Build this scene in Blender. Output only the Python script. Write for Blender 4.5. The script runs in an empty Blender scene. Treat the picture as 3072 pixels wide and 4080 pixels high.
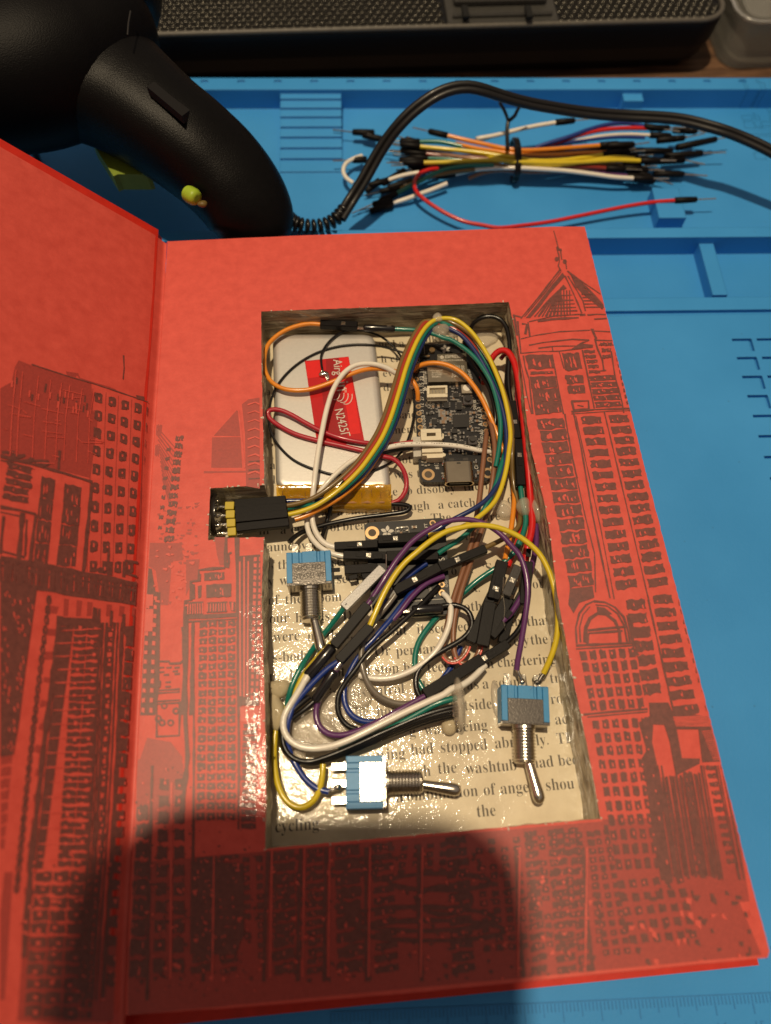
import bpy, bmesh, math, random
from mathutils import Vector, Matrix, geometry
random.seed(7)
K = 0.001                                   # everything below is written in millimetres
SC = bpy.context.scene
COL = SC.collection
PI = math.pi

# ------------------------------------------------------------------ camera
FPX = 2950.0                                # focal length for a 3072 x 4080 frame
CX, CY = 1536.0, 2040.0
CAM = Vector((56.23192, -198.49311, 201.41759))
RM = Matrix(((0.99676016, -0.07669896, 0.02421696),
             (-0.06016784, -0.91085102, -0.40832617),
             (0.05337623, 0.40554617, -0.91251481)))
cd = bpy.data.cameras.new('camera')
co = bpy.data.objects.new('camera', cd)
COL.objects.link(co)
SC.camera = co
rot = RM.transposed() @ Matrix(((1, 0, 0), (0, -1, 0), (0, 0, -1)))
co.matrix_world = Matrix.Translation(CAM * K) @ rot.to_4x4()
cd.sensor_fit = 'HORIZONTAL'
cd.sensor_width = 36.0
cd.lens = FPX / 3072 * 36.0
cd.clip_start = 0.004
cd.clip_end = 20
cd.dof.use_dof = True
cd.dof.focus_distance = (RM @ (Vector((75, -105, -11)) - CAM)).z * K
cd.dof.aperture_fstop = cd.lens / 3.2

# ------------------------------------------------------------------ light
w = bpy.data.worlds.new('World')
SC.world = w
w.use_nodes = True
nt = w.node_tree
bg = nt.nodes['Background']
tc = nt.nodes.new('ShaderNodeTexCoord')
sx = nt.nodes.new('ShaderNodeSeparateXYZ')
nt.links.new(tc.outputs['Generated'], sx.inputs[0])
rp = nt.nodes.new('ShaderNodeValToRGB')
mr = nt.nodes.new('ShaderNodeMapRange')
mr.inputs[1].default_value = -1
mr.inputs[2].default_value = 1
nt.links.new(sx.outputs['Z'], mr.inputs[0])
nt.links.new(mr.outputs[0], rp.inputs[0])
rp.color_ramp.elements[0].color = (0.02, 0.016, 0.014, 1)
rp.color_ramp.elements[1].color = (0.42, 0.34, 0.27, 1)
e = rp.color_ramp.elements.new(0.52)
e.color = (0.15, 0.12, 0.10, 1)
e = rp.color_ramp.elements.new(0.75)
e.color = (0.36, 0.29, 0.24, 1)
nt.links.new(rp.outputs[0], bg.inputs[0])
bg.inputs[1].default_value = 0.58

def lamp(name, loc, target, size, power, color):
    ld = bpy.data.lights.new(name, 'AREA')
    ld.shape = 'DISK'
    ld.size = size * K
    ld.energy = power
    ld.color = color
    o = bpy.data.objects.new(name, ld)
    COL.objects.link(o)
    o.location = Vector(loc) * K
    d = (Vector(target) - Vector(loc)).normalized()
    o.rotation_euler = d.to_track_quat('-Z', 'Y').to_euler()
    return o
lamp('ceiling_lamp', (-80, 20, 1600), (60, -100, 0), 46, 22.0, (1.0, 0.80, 0.53))
SC.view_settings.view_transform = 'Standard'
SC.view_settings.look = 'None'
SC.view_settings.exposure = 0.0
SC.view_settings.gamma = 1.0
SC.view_settings.use_curve_mapping = False

# ------------------------------------------------------------------ tracing helpers: pixel of the photograph + real height -> point
def ray(px, py):
    return (RM.transposed() @ Vector((px - CX, py - CY, FPX)))
def U(px, py, z):
    d = ray(px, py)
    return CAM + d * ((z - CAM.z) / d.z)
FLOOR = -16.0
TRAY = -34.5
def A(x, y, h=0): return U(1000 + x / 2, 1150 + y / 2, FLOOR + h)
def B(x, y, h=0): return U(1600 + x / 2, 1150 + y / 2, FLOOR + h)
def C(x, y, h=0): return U(1000 + x / 2, 2150 + y / 2, FLOOR + h)
def D(x, y, h=0): return U(1600 + x / 2, 2150 + y / 2, FLOOR + h)
def P(x, y, h=0): return U(1160 + x / 1.983, 250 + y / 1.983, TRAY + h)
def Q(x, y, h=0): return U(1900 + x / 1.4215, 250 + y / 1.4215, TRAY + h)
def lerp(a, b, t): return a + (b - a) * t

# ------------------------------------------------------------------ materials
MATS = {}
def mat(name, col, rough=0.5, metal=0.0, coat=0.0, coat_rough=0.1, var=0.08, vscale=400, bump=0.0, bscale=1500,
        trans=0.0, alpha=1.0, spec=0.5, sss=0.0, aniso=None, ior=1.45):
    if name in MATS: return MATS[name]
    m = bpy.data.materials.new(name)
    m.use_nodes = True
    n = m.node_tree
    b = n.nodes['Principled BSDF']
    b.inputs['Roughness'].default_value = rough
    b.inputs['Metallic'].default_value = metal
    b.inputs['Coat Weight'].default_value = coat
    b.inputs['Coat Roughness'].default_value = coat_rough
    b.inputs['Transmission Weight'].default_value = trans
    b.inputs['Specular IOR Level'].default_value = spec
    b.inputs['IOR'].default_value = ior
    b.inputs['Alpha'].default_value = alpha
    if sss:
        b.inputs['Subsurface Weight'].default_value = sss
        b.inputs['Subsurface Scale'].default_value = 0.0012
        b.inputs['Subsurface Radius'].default_value = (1, 1, 1)
    t = n.nodes.new('ShaderNodeTexCoord')
    nz = n.nodes.new('ShaderNodeTexNoise')
    nz.inputs['Scale'].default_value = vscale
    nz.inputs['Detail'].default_value = 4
    n.links.new(t.outputs['Object'], nz.inputs['Vector'])
    mx = n.nodes.new('ShaderNodeMix')
    mx.data_type = 'RGBA'
    c = Vector(col)
    lo = [max(0, x * (1 - var * 2)) for x in c]
    hi = [min(1, x * (1 + var * 2)) for x in c]
    mx.inputs[6].default_value = (*lo, 1)
    mx.inputs[7].default_value = (*hi, 1)
    n.links.new(nz.outputs['Fac'], mx.inputs[0])
    n.links.new(mx.outputs[2], b.inputs['Base Color'])
    if bump:
        n2 = n.nodes.new('ShaderNodeTexNoise')
        n2.inputs['Scale'].default_value = bscale
        n2.inputs['Detail'].default_value = 5
        n.links.new(t.outputs['Object'], n2.inputs['Vector'])
        bp = n.nodes.new('ShaderNodeBump')
        bp.inputs['Strength'].default_value = 1.0
        bp.inputs['Distance'].default_value = bump * K
        n.links.new(n2.outputs['Fac'], bp.inputs['Height'])
        n.links.new(bp.outputs[0], b.inputs['Normal'])
    MATS[name] = m
    return m

# ------------------------------------------------------------------ mesh builder
class MB:
    def __init__(s):
        s.v = []; s.f = []; s.m = []; s.s = []
    def add(s, vs, fs, mi=0, smooth=False):
        o = len(s.v)
        s.v += [Vector(p) for p in vs]
        for f in fs:
            s.f.append([i + o for i in f]); s.m.append(mi); s.s.append(smooth)
        return s
    def poly(s, pts, mi=0):
        s.add(pts, [list(range(len(pts)))], mi)
    def box(s, c, size, mi=0, ax=None, bev=0.0):
        c = Vector(c)
        X, Y, Z = ax if ax else (Vector((1, 0, 0)), Vector((0, 1, 0)), Vector((0, 0, 1)))
        hx, hy, hz = size[0] / 2, size[1] / 2, size[2] / 2
        if bev <= 0:
            vs = [c + X * (a * hx) + Y * (b * hy) + Z * (d * hz) for d in (-1, 1) for a, b in ((-1, -1), (1, -1), (1, 1), (-1, 1))]
            s.add(vs, [(3, 2, 1, 0), (4, 5, 6, 7), (0, 1, 5, 4), (1, 2, 6, 5), (2, 3, 7, 6), (3, 0, 4, 7)], mi)
            return
        bev = min(bev, hx * .9, hy * .9, hz * .9)
        rings = []
        def ring(ix, iy, z):
            a = []
            for sxx, syy in ((-1, -1), (1, -1), (1, 1), (-1, 1)):
                p1 = (sxx * (hx - ix - (bev if sxx * syy > 0 else 0)), syy * (hy - iy - (0 if sxx * syy > 0 else bev)))
                p2 = (sxx * (hx - ix - (0 if sxx * syy > 0 else bev)), syy * (hy - iy - (bev if sxx * syy > 0 else 0)))
                for q in (p2, p1):
                    a.append(c + X * q[0] + Y * q[1] + Z * z)
            return a
        rs = [ring(bev * .7, bev * .7, -hz), ring(0, 0, -hz + bev), ring(0, 0, hz - bev), ring(bev * .7, bev * .7, hz)]
        vs = [p for r in rs for p in r]
        fs = [list(range(7, -1, -1)), list(range(24, 32))]
        for k in range(3):
            for i in range(8):
                j = (i + 1) % 8
                fs.append((k * 8 + i, k * 8 + j, k * 8 + 8 + j, k * 8 + 8 + i))
        s.add(vs, fs, mi)
    def prism(s, pts, z0, z1, mi=0, cap=True):
        n = len(pts)
        vs = [Vector((p[0], p[1], z0)) for p in pts] + [Vector((p[0], p[1], z1)) for p in pts]
        ar = sum(pts[i][0] * pts[(i + 1) % n][1] - pts[(i + 1) % n][0] * pts[i][1] for i in range(n))
        idx = list(range(n))
        if ar < 0:
            vs = vs[:n][::-1] + vs[n:][::-1]
        fs = [(i, (i + 1) % n, n + (i + 1) % n, n + i) for i in range(n)]
        if cap:
            fs.append(list(range(n - 1, -1, -1))); fs.append(list(range(n, 2 * n)))
        s.add(vs, fs, mi)
    def disc(s, c, r, z0, z1, mi=0, n=20, smooth=False):
        s.prism([(c[0] + r * math.cos(2 * PI * i / n), c[1] + r * math.sin(2 * PI * i / n)) for i in range(n)], z0, z1, mi)
    def ring(s, c, r0, r1, z0, z1, mi=0, n=20):
        vs = []
        for z in (z0, z1):
            for r in (r0, r1):
                vs += [Vector((c[0] + r * math.cos(2 * PI * i / n), c[1] + r * math.sin(2 * PI * i / n), z)) for i in range(n)]
        fs = []
        for i in range(n):
            j = (i + 1) % n
            fs += [(2 * n + i, 3 * n + i, 3 * n + j, 2 * n + j), (n + i, n + j, 3 * n + j, 3 * n + i), (j, i, 2 * n + i, 2 * n + j)]
        s.add(vs, fs, mi)
    def tube(s, pts, r, n=10, mi=0, cap=True, flat=1.0, smooth=True, rfun=None):
        pts = [Vector(p) for p in pts]
        up = Vector((0, 0, 1))
        rings = []
        L = len(pts)
        tprev = None
        for i, p in enumerate(pts):
            t = (pts[min(i + 1, L - 1)] - pts[max(i - 1, 0)])
            if t.length < 1e-9: t = tprev or Vector((1, 0, 0))
            t = t.normalized(); tprev = t
            sd = t.cross(up)
            if sd.length < 1e-3: sd = Vector((1, 0, 0))
            sd.normalize()
            u2 = sd.cross(t).normalized()
            rr = r if rfun is None else rfun(i / (L - 1))
            rings.append([p + sd * (rr * flat * math.cos(2 * PI * k / n)) + u2 * (rr * math.sin(2 * PI * k / n)) for k in range(n)])
        vs = [q for rg in rings for q in rg]
        fs = []
        for i in range(L - 1):
            for k in range(n):
                j = (k + 1) % n
                fs.append((i * n + k, i * n + j, (i + 1) * n + j, (i + 1) * n + k))
        o = len(s.v)
        s.add(vs, fs, mi, smooth)
        if cap:
            s.add(rings[0], [list(range(n))], mi)
            s.add(rings[-1], [list(range(n - 1, -1, -1))], mi)
    def lathe(s, p0, axis, prof, n=20, mi=0, smooth=True):
        # prof: list of (distance along axis, radius)
        axis = Vector(axis).normalized()
        a = axis.cross(Vector((0, 0, 1)))
        if a.length < 1e-3: a = Vector((1, 0, 0))
        a.normalize(); b = axis.cross(a)
        vs = []
        for d, r in prof:
            for k in range(n):
                t = 2 * PI * k / n
                vs.append(Vector(p0) + axis * d + a * (r * math.cos(t)) + b * (r * math.sin(t)))
        fs = []
        for i in range(len(prof) - 1):
            for k in range(n):
                j = (k + 1) % n
                fs.append((i * n + k, i * n + j, (i + 1) * n + j, (i + 1) * n + k))
        s.add(vs, fs, mi, smooth)
        s.add(vs[:n], [list(range(n))], mi); s.add(vs[-n:], [list(range(n - 1, -1, -1))], mi)
    def blob(s, c, rad, mi=0, amp=0.12, seed=0, n=18, m=10):
        rnd = random.Random(seed)
        ph = [rnd.uniform(0, 6.28) for _ in range(8)]
        vs = []; fs = []
        for i in range(m + 1):
            th = PI * i / m
            for k in range(n):
                f = 2 * PI * k / n
                q = 1 + amp * (math.sin(2 * f + ph[0]) * math.sin(th) + .6 * math.sin(3 * f + ph[1]) * math.sin(th) ** 2 + .5 * math.sin(2 * th + ph[2] + f))
                vs.append(Vector(c) + Vector((rad[0] * q * math.sin(th) * math.cos(f), rad[1] * q * math.sin(th) * math.sin(f), rad[2] * q * math.cos(th))))
        for i in range(m):
            for k in range(n):
                j = (k + 1) % n
                fs.append((i * n + k, (i + 1) * n + k, (i + 1) * n + j, i * n + j))
        s.add(vs, fs, mi, True)
    def mesh(s, name, base):
        me = bpy.data.meshes.new(name)
        b = Vector(base)
        me.from_pydata([tuple((p - b) * K) for p in s.v], [], s.f)
        for i, p in enumerate(me.polygons):
            p.material_index = s.m[i]; p.use_smooth = s.s[i]
        me.update()
        return me

def fixn(me):
    bm = bmesh.new(); bm.from_mesh(me)
    bmesh.ops.remove_doubles(bm, verts=bm.verts, dist=1e-8)
    bmesh.ops.recalc_face_normals(bm, faces=bm.faces)
    bm.to_mesh(me); bm.free()

def setp(o, label=None, cat=None, group=None, kind=None):
    if label: o['label'] = label
    if cat: o['category'] = cat
    if group: o['group'] = group
    if kind: o['kind'] = kind

class Thing:
    def __init__(s, name, label, cat, base=(0, 0, 0), group=None):
        s.base = Vector(base)
        s.o = bpy.data.objects.new(name, None)
        s.o.empty_display_size = 0.005
        s.o.location = s.base * K
        COL.objects.link(s.o)
        setp(s.o, label, cat, group)
    def part(s, name, mb, mats, parent=None, label=None, fix=False):
        me = mb.mesh(name, s.base)
        if fix: fixn(me)
        for m in (mats if isinstance(mats, (list, tuple)) else [mats]): me.materials.append(m)
        o = bpy.data.objects.new(name, me)
        COL.objects.link(o)
        o.parent = parent if parent else s.o
        if label: o['label'] = label
        return o

def single(name, mb, mats, label, cat, base=(0, 0, 0), group=None, kind=None, fix=False):
    me = mb.mesh(name, base)
    if fix: fixn(me)
    for m in (mats if isinstance(mats, (list, tuple)) else [mats]): me.materials.append(m)
    o = bpy.data.objects.new(name, me)
    o.location = Vector(base) * K
    COL.objects.link(o)
    setp(o, label, cat, group, kind)
    return o

def spline(pts, step=1.3):
    pts = [Vector(p) for p in pts]
    if len(pts) < 3:
        return [lerp(pts[0], pts[1], i / 8) for i in range(9)]
    q = [pts[0] * 2 - pts[1]] + pts + [pts[-1] * 2 - pts[-2]]
    out = []
    for i in range(1, len(q) - 2):
        p0, p1, p2, p3 = q[i - 1:i + 3]
        d01 = max((p1 - p0).length, 1e-4) ** .5; d12 = max((p2 - p1).length, 1e-4) ** .5; d23 = max((p3 - p2).length, 1e-4) ** .5
        m1 = (p2 - p1) + ((p1 - p0) / d01 - (p2 - p0) / (d01 + d12)) * d12
        m2 = (p2 - p1) + ((p3 - p2) / d23 - (p3 - p1) / (d12 + d23)) * d12
        n = max(2, int((p2 - p1).length / step))
        for k in range(n):
            t = k / n
            out.append(p1 * (2 * t**3 - 3 * t**2 + 1) + m1 * (t**3 - 2 * t**2 + t) + p2 * (-2 * t**3 + 3 * t**2) + m2 * (t**3 - t**2))
    out.append(pts[-1])
    return out

# lettering ---------------------------------------------------------
def serif(s):
    o = ''
    for c in s:
        if 'a' <= c <= 'z': o += chr(0x1D41A + ord(c) - 97)
        elif 'A' <= c <= 'Z': o += chr(0x1D400 + ord(c) - 65)
        else: o += c
    return o
_tc = {}
def glyphs(s, offset=0.0):
    key = (s, offset)
    if key in _tc: return _tc[key]
    cu = bpy.data.curves.new('t', 'FONT')
    cu.body = s; cu.size = 1.0; cu.offset = offset; cu.resolution_u = 3
    o = bpy.data.objects.new('t', cu)
    COL.objects.link(o)
    me = o.to_mesh()
    vs = [v.co.copy() for v in me.vertices]; fs = [list(p.vertices) for p in me.polygons]
    o.to_mesh_clear()
    bpy.data.objects.remove(o); bpy.data.curves.remove(cu)
    _tc[key] = (vs, fs)
    return vs, fs
def put_text(mb, s, p0, xdir, ydir, size=None, length=None, offset=0.0, mi=0, ysc=1.0):
    vs, fs = glyphs(s, offset)
    if not vs: return
    if length:
        wmax = max(v.x for v in vs); size = length / wmax
    X = Vector(xdir).normalized(); Y = Vector(ydir).normalized()
    mb.add([Vector(p0) + X * (v.x * size) + Y * (v.y * size * ysc) for v in vs], fs, mi)

def wobble(o, n=1): return o
# ================================================================== DESK, MAT
def nodes_of(m): return m.node_tree, m.node_tree.nodes['Principled BSDF']

def wood_mat():
    m = bpy.data.materials.new('desk_wood'); m.use_nodes = True
    n, b = nodes_of(m)
    t = n.nodes.new('ShaderNodeTexCoord'); mp = n.nodes.new('ShaderNodeMapping')
    mp.inputs['Scale'].default_value = (14, 130, 40)
    n.links.new(t.outputs['Object'], mp.inputs[0])
    z = n.nodes.new('ShaderNodeTexNoise'); z.inputs['Scale'].default_value = 1.6; z.inputs['Detail'].default_value = 8; z.inputs['Distortion'].default_value = 1.2
    n.links.new(mp.outputs[0], z.inputs['Vector'])
    r = n.nodes.new('ShaderNodeValToRGB')
    r.color_ramp.elements[0].position = .35; r.color_ramp.elements[0].color = (0.055, 0.026, 0.013, 1)
    r.color_ramp.elements[1].position = .68; r.color_ramp.elements[1].color = (0.17, 0.088, 0.045, 1)
    n.links.new(z.outputs['Fac'], r.inputs[0]); n.links.new(r.outputs[0], b.inputs['Base Color'])
    b.inputs['Roughness'].default_value = .5
    return m
mb = MB(); mb.box((60, 0, -44.5), (1600, 1600, 10))
single('desk', mb, wood_mat(), 'brown wooden desk top showing beyond the blue mat', 'desk', kind='structure')

# mat frame: u to the right along the far edge, v towards the viewer
MA = math.radians(-2.46)
MU = Vector((math.cos(MA), math.sin(MA), 0)); MV = Vector((math.sin(MA), -math.cos(MA), 0)); MO = Vector((0, 121.3, 0))
def M(u, v, z): return MO + MU * u + MV * v + Vector((0, 0, z))
def toM(p): q = p - MO; return q.dot(MU), q.dot(MV)
def pm(px, py, z): return toM(U(px, py, z))
TOP = -25.0
def silicone():
    m = bpy.data.materials.new('blue_silicone'); m.use_nodes = True
    n, b = nodes_of(m)
    t = n.nodes.new('ShaderNodeTexCoord')
    nz = n.nodes.new('ShaderNodeTexNoise'); nz.inputs['Scale'].default_value = 18; nz.inputs['Detail'].default_value = 6
    n.links.new(t.outputs['Object'], nz.inputs['Vector'])
    r = n.nodes.new('ShaderNodeValToRGB')
    r.color_ramp.elements[0].position = .3; r.color_ramp.elements[0].color = (0.030, 0.245, 0.60, 1)
    r.color_ramp.elements[1].position = .75; r.color_ramp.elements[1].color = (0.048, 0.305, 0.71, 1)
    n.links.new(nz.outputs['Fac'], r.inputs[0])
    # dust and rubbed specks
    v = n.nodes.new('ShaderNodeTexVoronoi'); v.inputs['Scale'].default_value = 130
    n.links.new(t.outputs['Object'], v.inputs['Vector'])
    c = n.nodes.new('ShaderNodeMapRange'); c.inputs[1].default_value = 0.0; c.inputs[2].default_value = 0.07; c.inputs[3].default_value = 0.35; c.inputs[4].default_value = 0
    n.links.new(v.outputs['Distance'], c.inputs[0])
    mx = n.nodes.new('ShaderNodeMix'); mx.data_type = 'RGBA'
    mx.inputs[7].default_value = (0.03, 0.08, 0.13, 1)
    n.links.new(c.outputs[0], mx.inputs[0]); n.links.new(r.outputs[0], mx.inputs[6])
    n.links.new(mx.outputs[2], b.inputs['Base Color'])
    b.inputs['Roughness'].default_value = .55
    b.inputs['Specular IOR Level'].default_value = .35
    bev = n.nodes.new('ShaderNodeBevel'); bev.samples = 4; bev.inputs['Radius'].default_value = 0.0007
    n2 = n.nodes.new('ShaderNodeTexNoise'); n2.inputs['Scale'].default_value = 900; n2.inputs['Detail'].default_value = 4
    n.links.new(t.outputs['Object'], n2.inputs['Vector'])
    bp = n.nodes.new('ShaderNodeBump'); bp.inputs['Distance'].default_value = 0.00006; bp.inputs['Strength'].default_value = .8
    n.links.new(n2.outputs['Fac'], bp.inputs['Height']); n.links.new(bev.outputs[0], bp.inputs['Normal'])
    n.links.new(bp.outputs[0], b.inputs['Normal'])
    return m
SIL = silicone()
regions = []      # (u0,u1,v0,v1,height) later ones win
U0, U1, V0, V1 = -230, 320, 0, 420
DEP = TRAY
v_r1 = pm(1500, 357, TOP)[1]
v_t1 = pm(2600, 908, TOP)[1]
v_r2a = pm(2600, 947, TOP)[1]
v_r2b = pm(2600, 1187, TOP)[1]
g0 = pm(2600, 1238, TOP)[1]; g1 = pm(2600, 1256, TOP)[1]
regions.append((U0 + 12, U1 - 12, v_r1, v_t1, DEP))
# staircase in the tray
us0, us1 = pm(1113, 420, TOP)[0], pm(1364, 640, DEP)[0]
ys = [375, 401, 437, 472, 512, 552, 595, 638, 684]
for i in range(8):
    z = TOP - 2.0 - i * 1.0
    va = pm(1240, ys[i], z)[1]; vb = pm(1240, ys[i + 1], z)[1]
    regions.append((us0, us1, max(va, v_r1) if i else v_r1, vb, z))
# pegs
a = pm(2480, 372, TOP - 2); b_ = pm(2570, 440, TOP - 6)
regions.append((a[0], a[0] + 9, v_r1, v_r1 + 5, TOP - 2)); regions.append((a[0] + 1, a[0] + 10, v_r1 + 5, v_r1 + 9, TOP - 6))
a = pm(2598, 750, TOP - 3); b_ = pm(2700, 868, TOP - 3)
regions.append((a[0], a[0] + 11.5, a[1], b_[1], TOP - 3))
# second recess with its divider
regions.append((U0 + 12, U1 - 12, v_r2a, v_r2b, DEP))
a = pm(2795, 985, TOP - 2.5); b_ = pm(2858, 1184, TOP - 8)
regions.append((a[0], a[0] + 6, v_r2a, v_r2b - 4, TOP - 3.5))
regions.append((U0 + 12, U1 - 12, g0, g1, TOP - 1.6))
# dimples along the far rim
for i in range(-12, 14):
    uu = pm(1397 + 0, 324, TOP)[0] + i * 16.4
    vv = pm(1397, 324, TOP)[1]
    regions.append((uu - 1.6, uu + 1.6, vv - .8, vv + .8, TOP - 0.7))
# small square pockets at the right
for r in range(9):
    for c in range(6):
        p = pm(2916, 1350, TOP)
        q = pm(2941, 1423, TOP)
        uu = p[0] + c * 9.55; vv = p[1] + r * (q[1] - p[1])
        regions.append((uu, uu + 7.4, vv, vv + 1.0, TOP - 1.5)); regions.append((uu + 6.3, uu + 7.6, vv + .3, vv + 5.7, TOP - 1.5))
def hgt(u, v):
    z = TOP
    for (a0, a1, b0, b1, h) in regions:
        if a0 <= u <= a1 and b0 <= v <= b1: z = h
    return z
us = sorted(set([U0, U1] + [r[0] for r in regions] + [r[1] for r in regions]))
vs_ = sorted(set([V0, V1] + [r[2] for r in regions] + [r[3] for r in regions]))
us = [x for i, x in enumerate(us) if i == 0 or x - us[i - 1] > 1e-4]
vs_ = [x for i, x in enumerate(vs_) if i == 0 or x - vs_[i - 1] > 1e-4]
HH = [[hgt((us[i] + us[i + 1]) / 2, (vs_[j] + vs_[j + 1]) / 2) for j in range(len(vs_) - 1)] for i in range(len(us) - 1)]
mb = MB()
for i in range(len(us) - 1):
    for j in range(len(vs_) - 1):
        z = HH[i][j]
        mb.poly([M(us[i], vs_[j + 1], z), M(us[i + 1], vs_[j + 1], z), M(us[i + 1], vs_[j], z), M(us[i], vs_[j], z)])
        if i + 1 < len(us) - 1 and abs(HH[i + 1][j] - z) > 1e-5:
            z2 = HH[i + 1][j]; mb.poly([M(us[i + 1], vs_[j], z), M(us[i + 1], vs_[j + 1], z), M(us[i + 1], vs_[j + 1], z2), M(us[i + 1], vs_[j], z2)])
        if j + 1 < len(vs_) - 1 and abs(HH[i][j + 1] - z) > 1e-5:
            z2 = HH[i][j + 1]; mb.poly([M(us[i + 1], vs_[j + 1], z), M(us[i], vs_[j + 1], z), M(us[i], vs_[j + 1], z2), M(us[i + 1], vs_[j + 1], z2)])
BOT = -39.5
cs = [(U0, V0), (U1, V0), (U1, V1), (U0, V1)]
for k in range(4):
    a, b_ = cs[k], cs[(k + 1) % 4]
    mb.poly([M(a[0], a[1], TOP), M(b_[0], b_[1], TOP), M(b_[0], b_[1], BOT), M(a[0], a[1], BOT)])
matt = Thing('soldering_mat', 'blue silicone soldering mat with moulded trays, lying under the open red book', 'mat', M(0, 0, BOT))
matt.part('mat_body', mb, SIL, fix=True)
# raised ruler ticks along the near part of the mat
mb = MB()
vr = pm(2400, 3985, TOP)[1]
for i in range(150):
    uu = 60 + i * 1.0
    L = 4.2 if i % 10 == 0 else (3.0 if i % 5 == 0 else 1.9)
    mb.box(M(uu, vr + L / 2 + .3, TOP + .05), (.34, L, .18), ax=(MU, MV, Vector((0, 0, 1))))
    if i % 2 == 0:
        mb.box(M(uu, vr - 9, TOP + .05), (.4, 3.0 if i % 10 else 4.5, .18), ax=(MU, MV, Vector((0, 0, 1))))
for i in range(15):
    put_text(mb, str(i + 4), M(60 + i * 10 - 1, vr + 8.2, TOP + .16), MU, -MV, size=3.2)
mb.box(M(135, vr, TOP + .05), (150, .35, .18), ax=(MU, MV, Vector((0, 0, 1))))
RUL = mat('embossed_silicone', (0.028, 0.21, 0.52), .6)
matt.part('ruler_marks', mb, RUL)

# ================================================================== BOOK
def L1(x, y): return (x / 1.5145, 1000 + y / 1.5145)
def L2(x, y): return (x / 1.1764, 2200 + y / 1.1764)
def E_(x, y): return (2000 + x / 2, 800 + y / 2)
def F_(x, y): return (1900 + x / 1.301, 900 + y / 1.301)
def M_(x, y): return (500 + x / 2.765, 2050 + y / 2.765)
def N_(x, y): return (2200 + x / 2, 2400 + y / 2)
def BT(x, y): return (900 + x / .767, 3200 + y / .767)
def FD(x, y): return (x * 1.844, y * 1.8445)
def xy(s, z=0): p = U(s[0], s[1], z); return (p.x, p.y)

gut = [xy(p) for p in ((665, 963), (654, 1180), (640, 1400), (621, 1660), (603, 1960), (587, 2250), (566, 2640), (546, 3050), (528, 3400), (512, 3720), (500, 4045))]
def gx(y):
    if y >= gut[0][1]: return gut[0][0]
    for a, b_ in zip(gut, gut[1:]):
        if b_[1] <= y <= a[1]:
            return a[0] + (b_[0] - a[0]) * (a[1] - y) / (a[1] - b_[1])
    return gut[-1][0]
rnd = random.Random(3)
def dens(pts, step, jit, closed=False):
    out = []
    n = len(pts) - (0 if closed else 1)
    for i in range(n):
        a = Vector(pts[i]).to_2d() if len(pts[i]) > 2 else Vector(pts[i]); b_ = Vector(pts[(i + 1) % len(pts)])
        k = max(1, int((b_ - a).length / step))
        for j in range(k):
            p = a.lerp(b_, j / k)
            if j: p = p + Vector((rnd.uniform(-jit, jit), rnd.uniform(-jit, jit)))
            out.append((p.x, p.y))
    if not closed: out.append(tuple(pts[-1]))
    return out
right_edge = dens([xy((2330, 903)), xy((2450, 1390)), xy((2565, 1850)), xy((2700, 2365)), xy((2840, 2905)), xy((2960, 3390)), xy((3066, 3790))], 1.1, .11)
top_edge = dens([xy((667, 962)), xy((1200, 938)), (xy((1800, 919))), xy((2200, 903)), xy((2318, 903))], 4, .05)
bot_edge = dens([xy((3058, 3816)), xy((2500, 3870)), xy((1700, 3950)), xy((1000, 4010)), xy((500, 4045))], 4, .05)
outer = top_edge + right_edge + bot_edge + gut[::-1][1:-1]
cav_px = [(1041, 1241), (1300, 1231), (1600, 1221), (1900, 1209), (2027, 1203), (2046, 1290), (2072, 1425), (2100, 1690), (2121, 1810), (2168, 2000), (2195, 2150), (2218, 2350), (2272, 2650), (2325, 2900), (2380, 3190), (2393, 3262),
          (2200, 3278), (2000, 3297), (1700, 3322), (1400, 3350), (1200, 3368), (1057, 3382), (1060, 3150), (1058, 2950), (1049, 2600), (1042, 2400), (1050, 2150), (1054, 2140), (940, 2142), (829, 2152), (833, 2050), (838, 1946), (950, 1938), (1053, 1932), (1048, 1700), (1042, 1450)]
cav = dens([xy(p) for p in cav_px], 1.6, .10, closed=True)
def signed(p): return sum(p[i][0] * p[(i + 1) % len(p)][1] - p[(i + 1) % len(p)][0] * p[i][1] for i in range(len(p)))
if signed(cav) > 0: cav = cav[::-1]
if signed(outer) < 0: outer = outer[::-1]
XR0, XR1 = 31.5, 116.0

def paper_red():
    m = bpy.data.materials.new('red_endpaper'); m.use_nodes = True
    n, b = nodes_of(m)
    t = n.nodes.new('ShaderNodeTexCoord')
    nz = n.nodes.new('ShaderNodeTexNoise'); nz.inputs['Scale'].default_value = 240; nz.inputs['Detail'].default_value = 7; nz.inputs['Roughness'].default_value = .65
    n.links.new(t.outputs['Object'], nz.inputs['Vector'])
    r = n.nodes.new('ShaderNodeValToRGB')
    r.color_ramp.elements[0].position = .3; r.color_ramp.elements[0].color = (0.57, 0.063, 0.044, 1)
    r.color_ramp.elements[1].position = .75; r.color_ramp.elements[1].color = (0.71, 0.094, 0.067, 1)
    n.links.new(nz.outputs['Fac'], r.inputs[0]); n.links.new(r.outputs[0], b.inputs['Base Color'])
    b.inputs['Roughness'].default_value = .5
    b.inputs['Specular IOR Level'].default_value = .5
    n2 = n.nodes.new('ShaderNodeTexNoise'); n2.inputs['Scale'].default_value = 1400; n2.inputs['Detail'].default_value = 4
    n.links.new(t.outputs['Object'], n2.inputs['Vector'])
    bp = n.nodes.new('ShaderNodeBump'); bp.inputs['Distance'].default_value = 0.00004
    n.links.new(n2.outputs['Fac'], bp.inputs['Height']); n.links.new(bp.outputs[0], b.inputs['Normal'])
    varnish(n, b, t)
    return m
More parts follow.
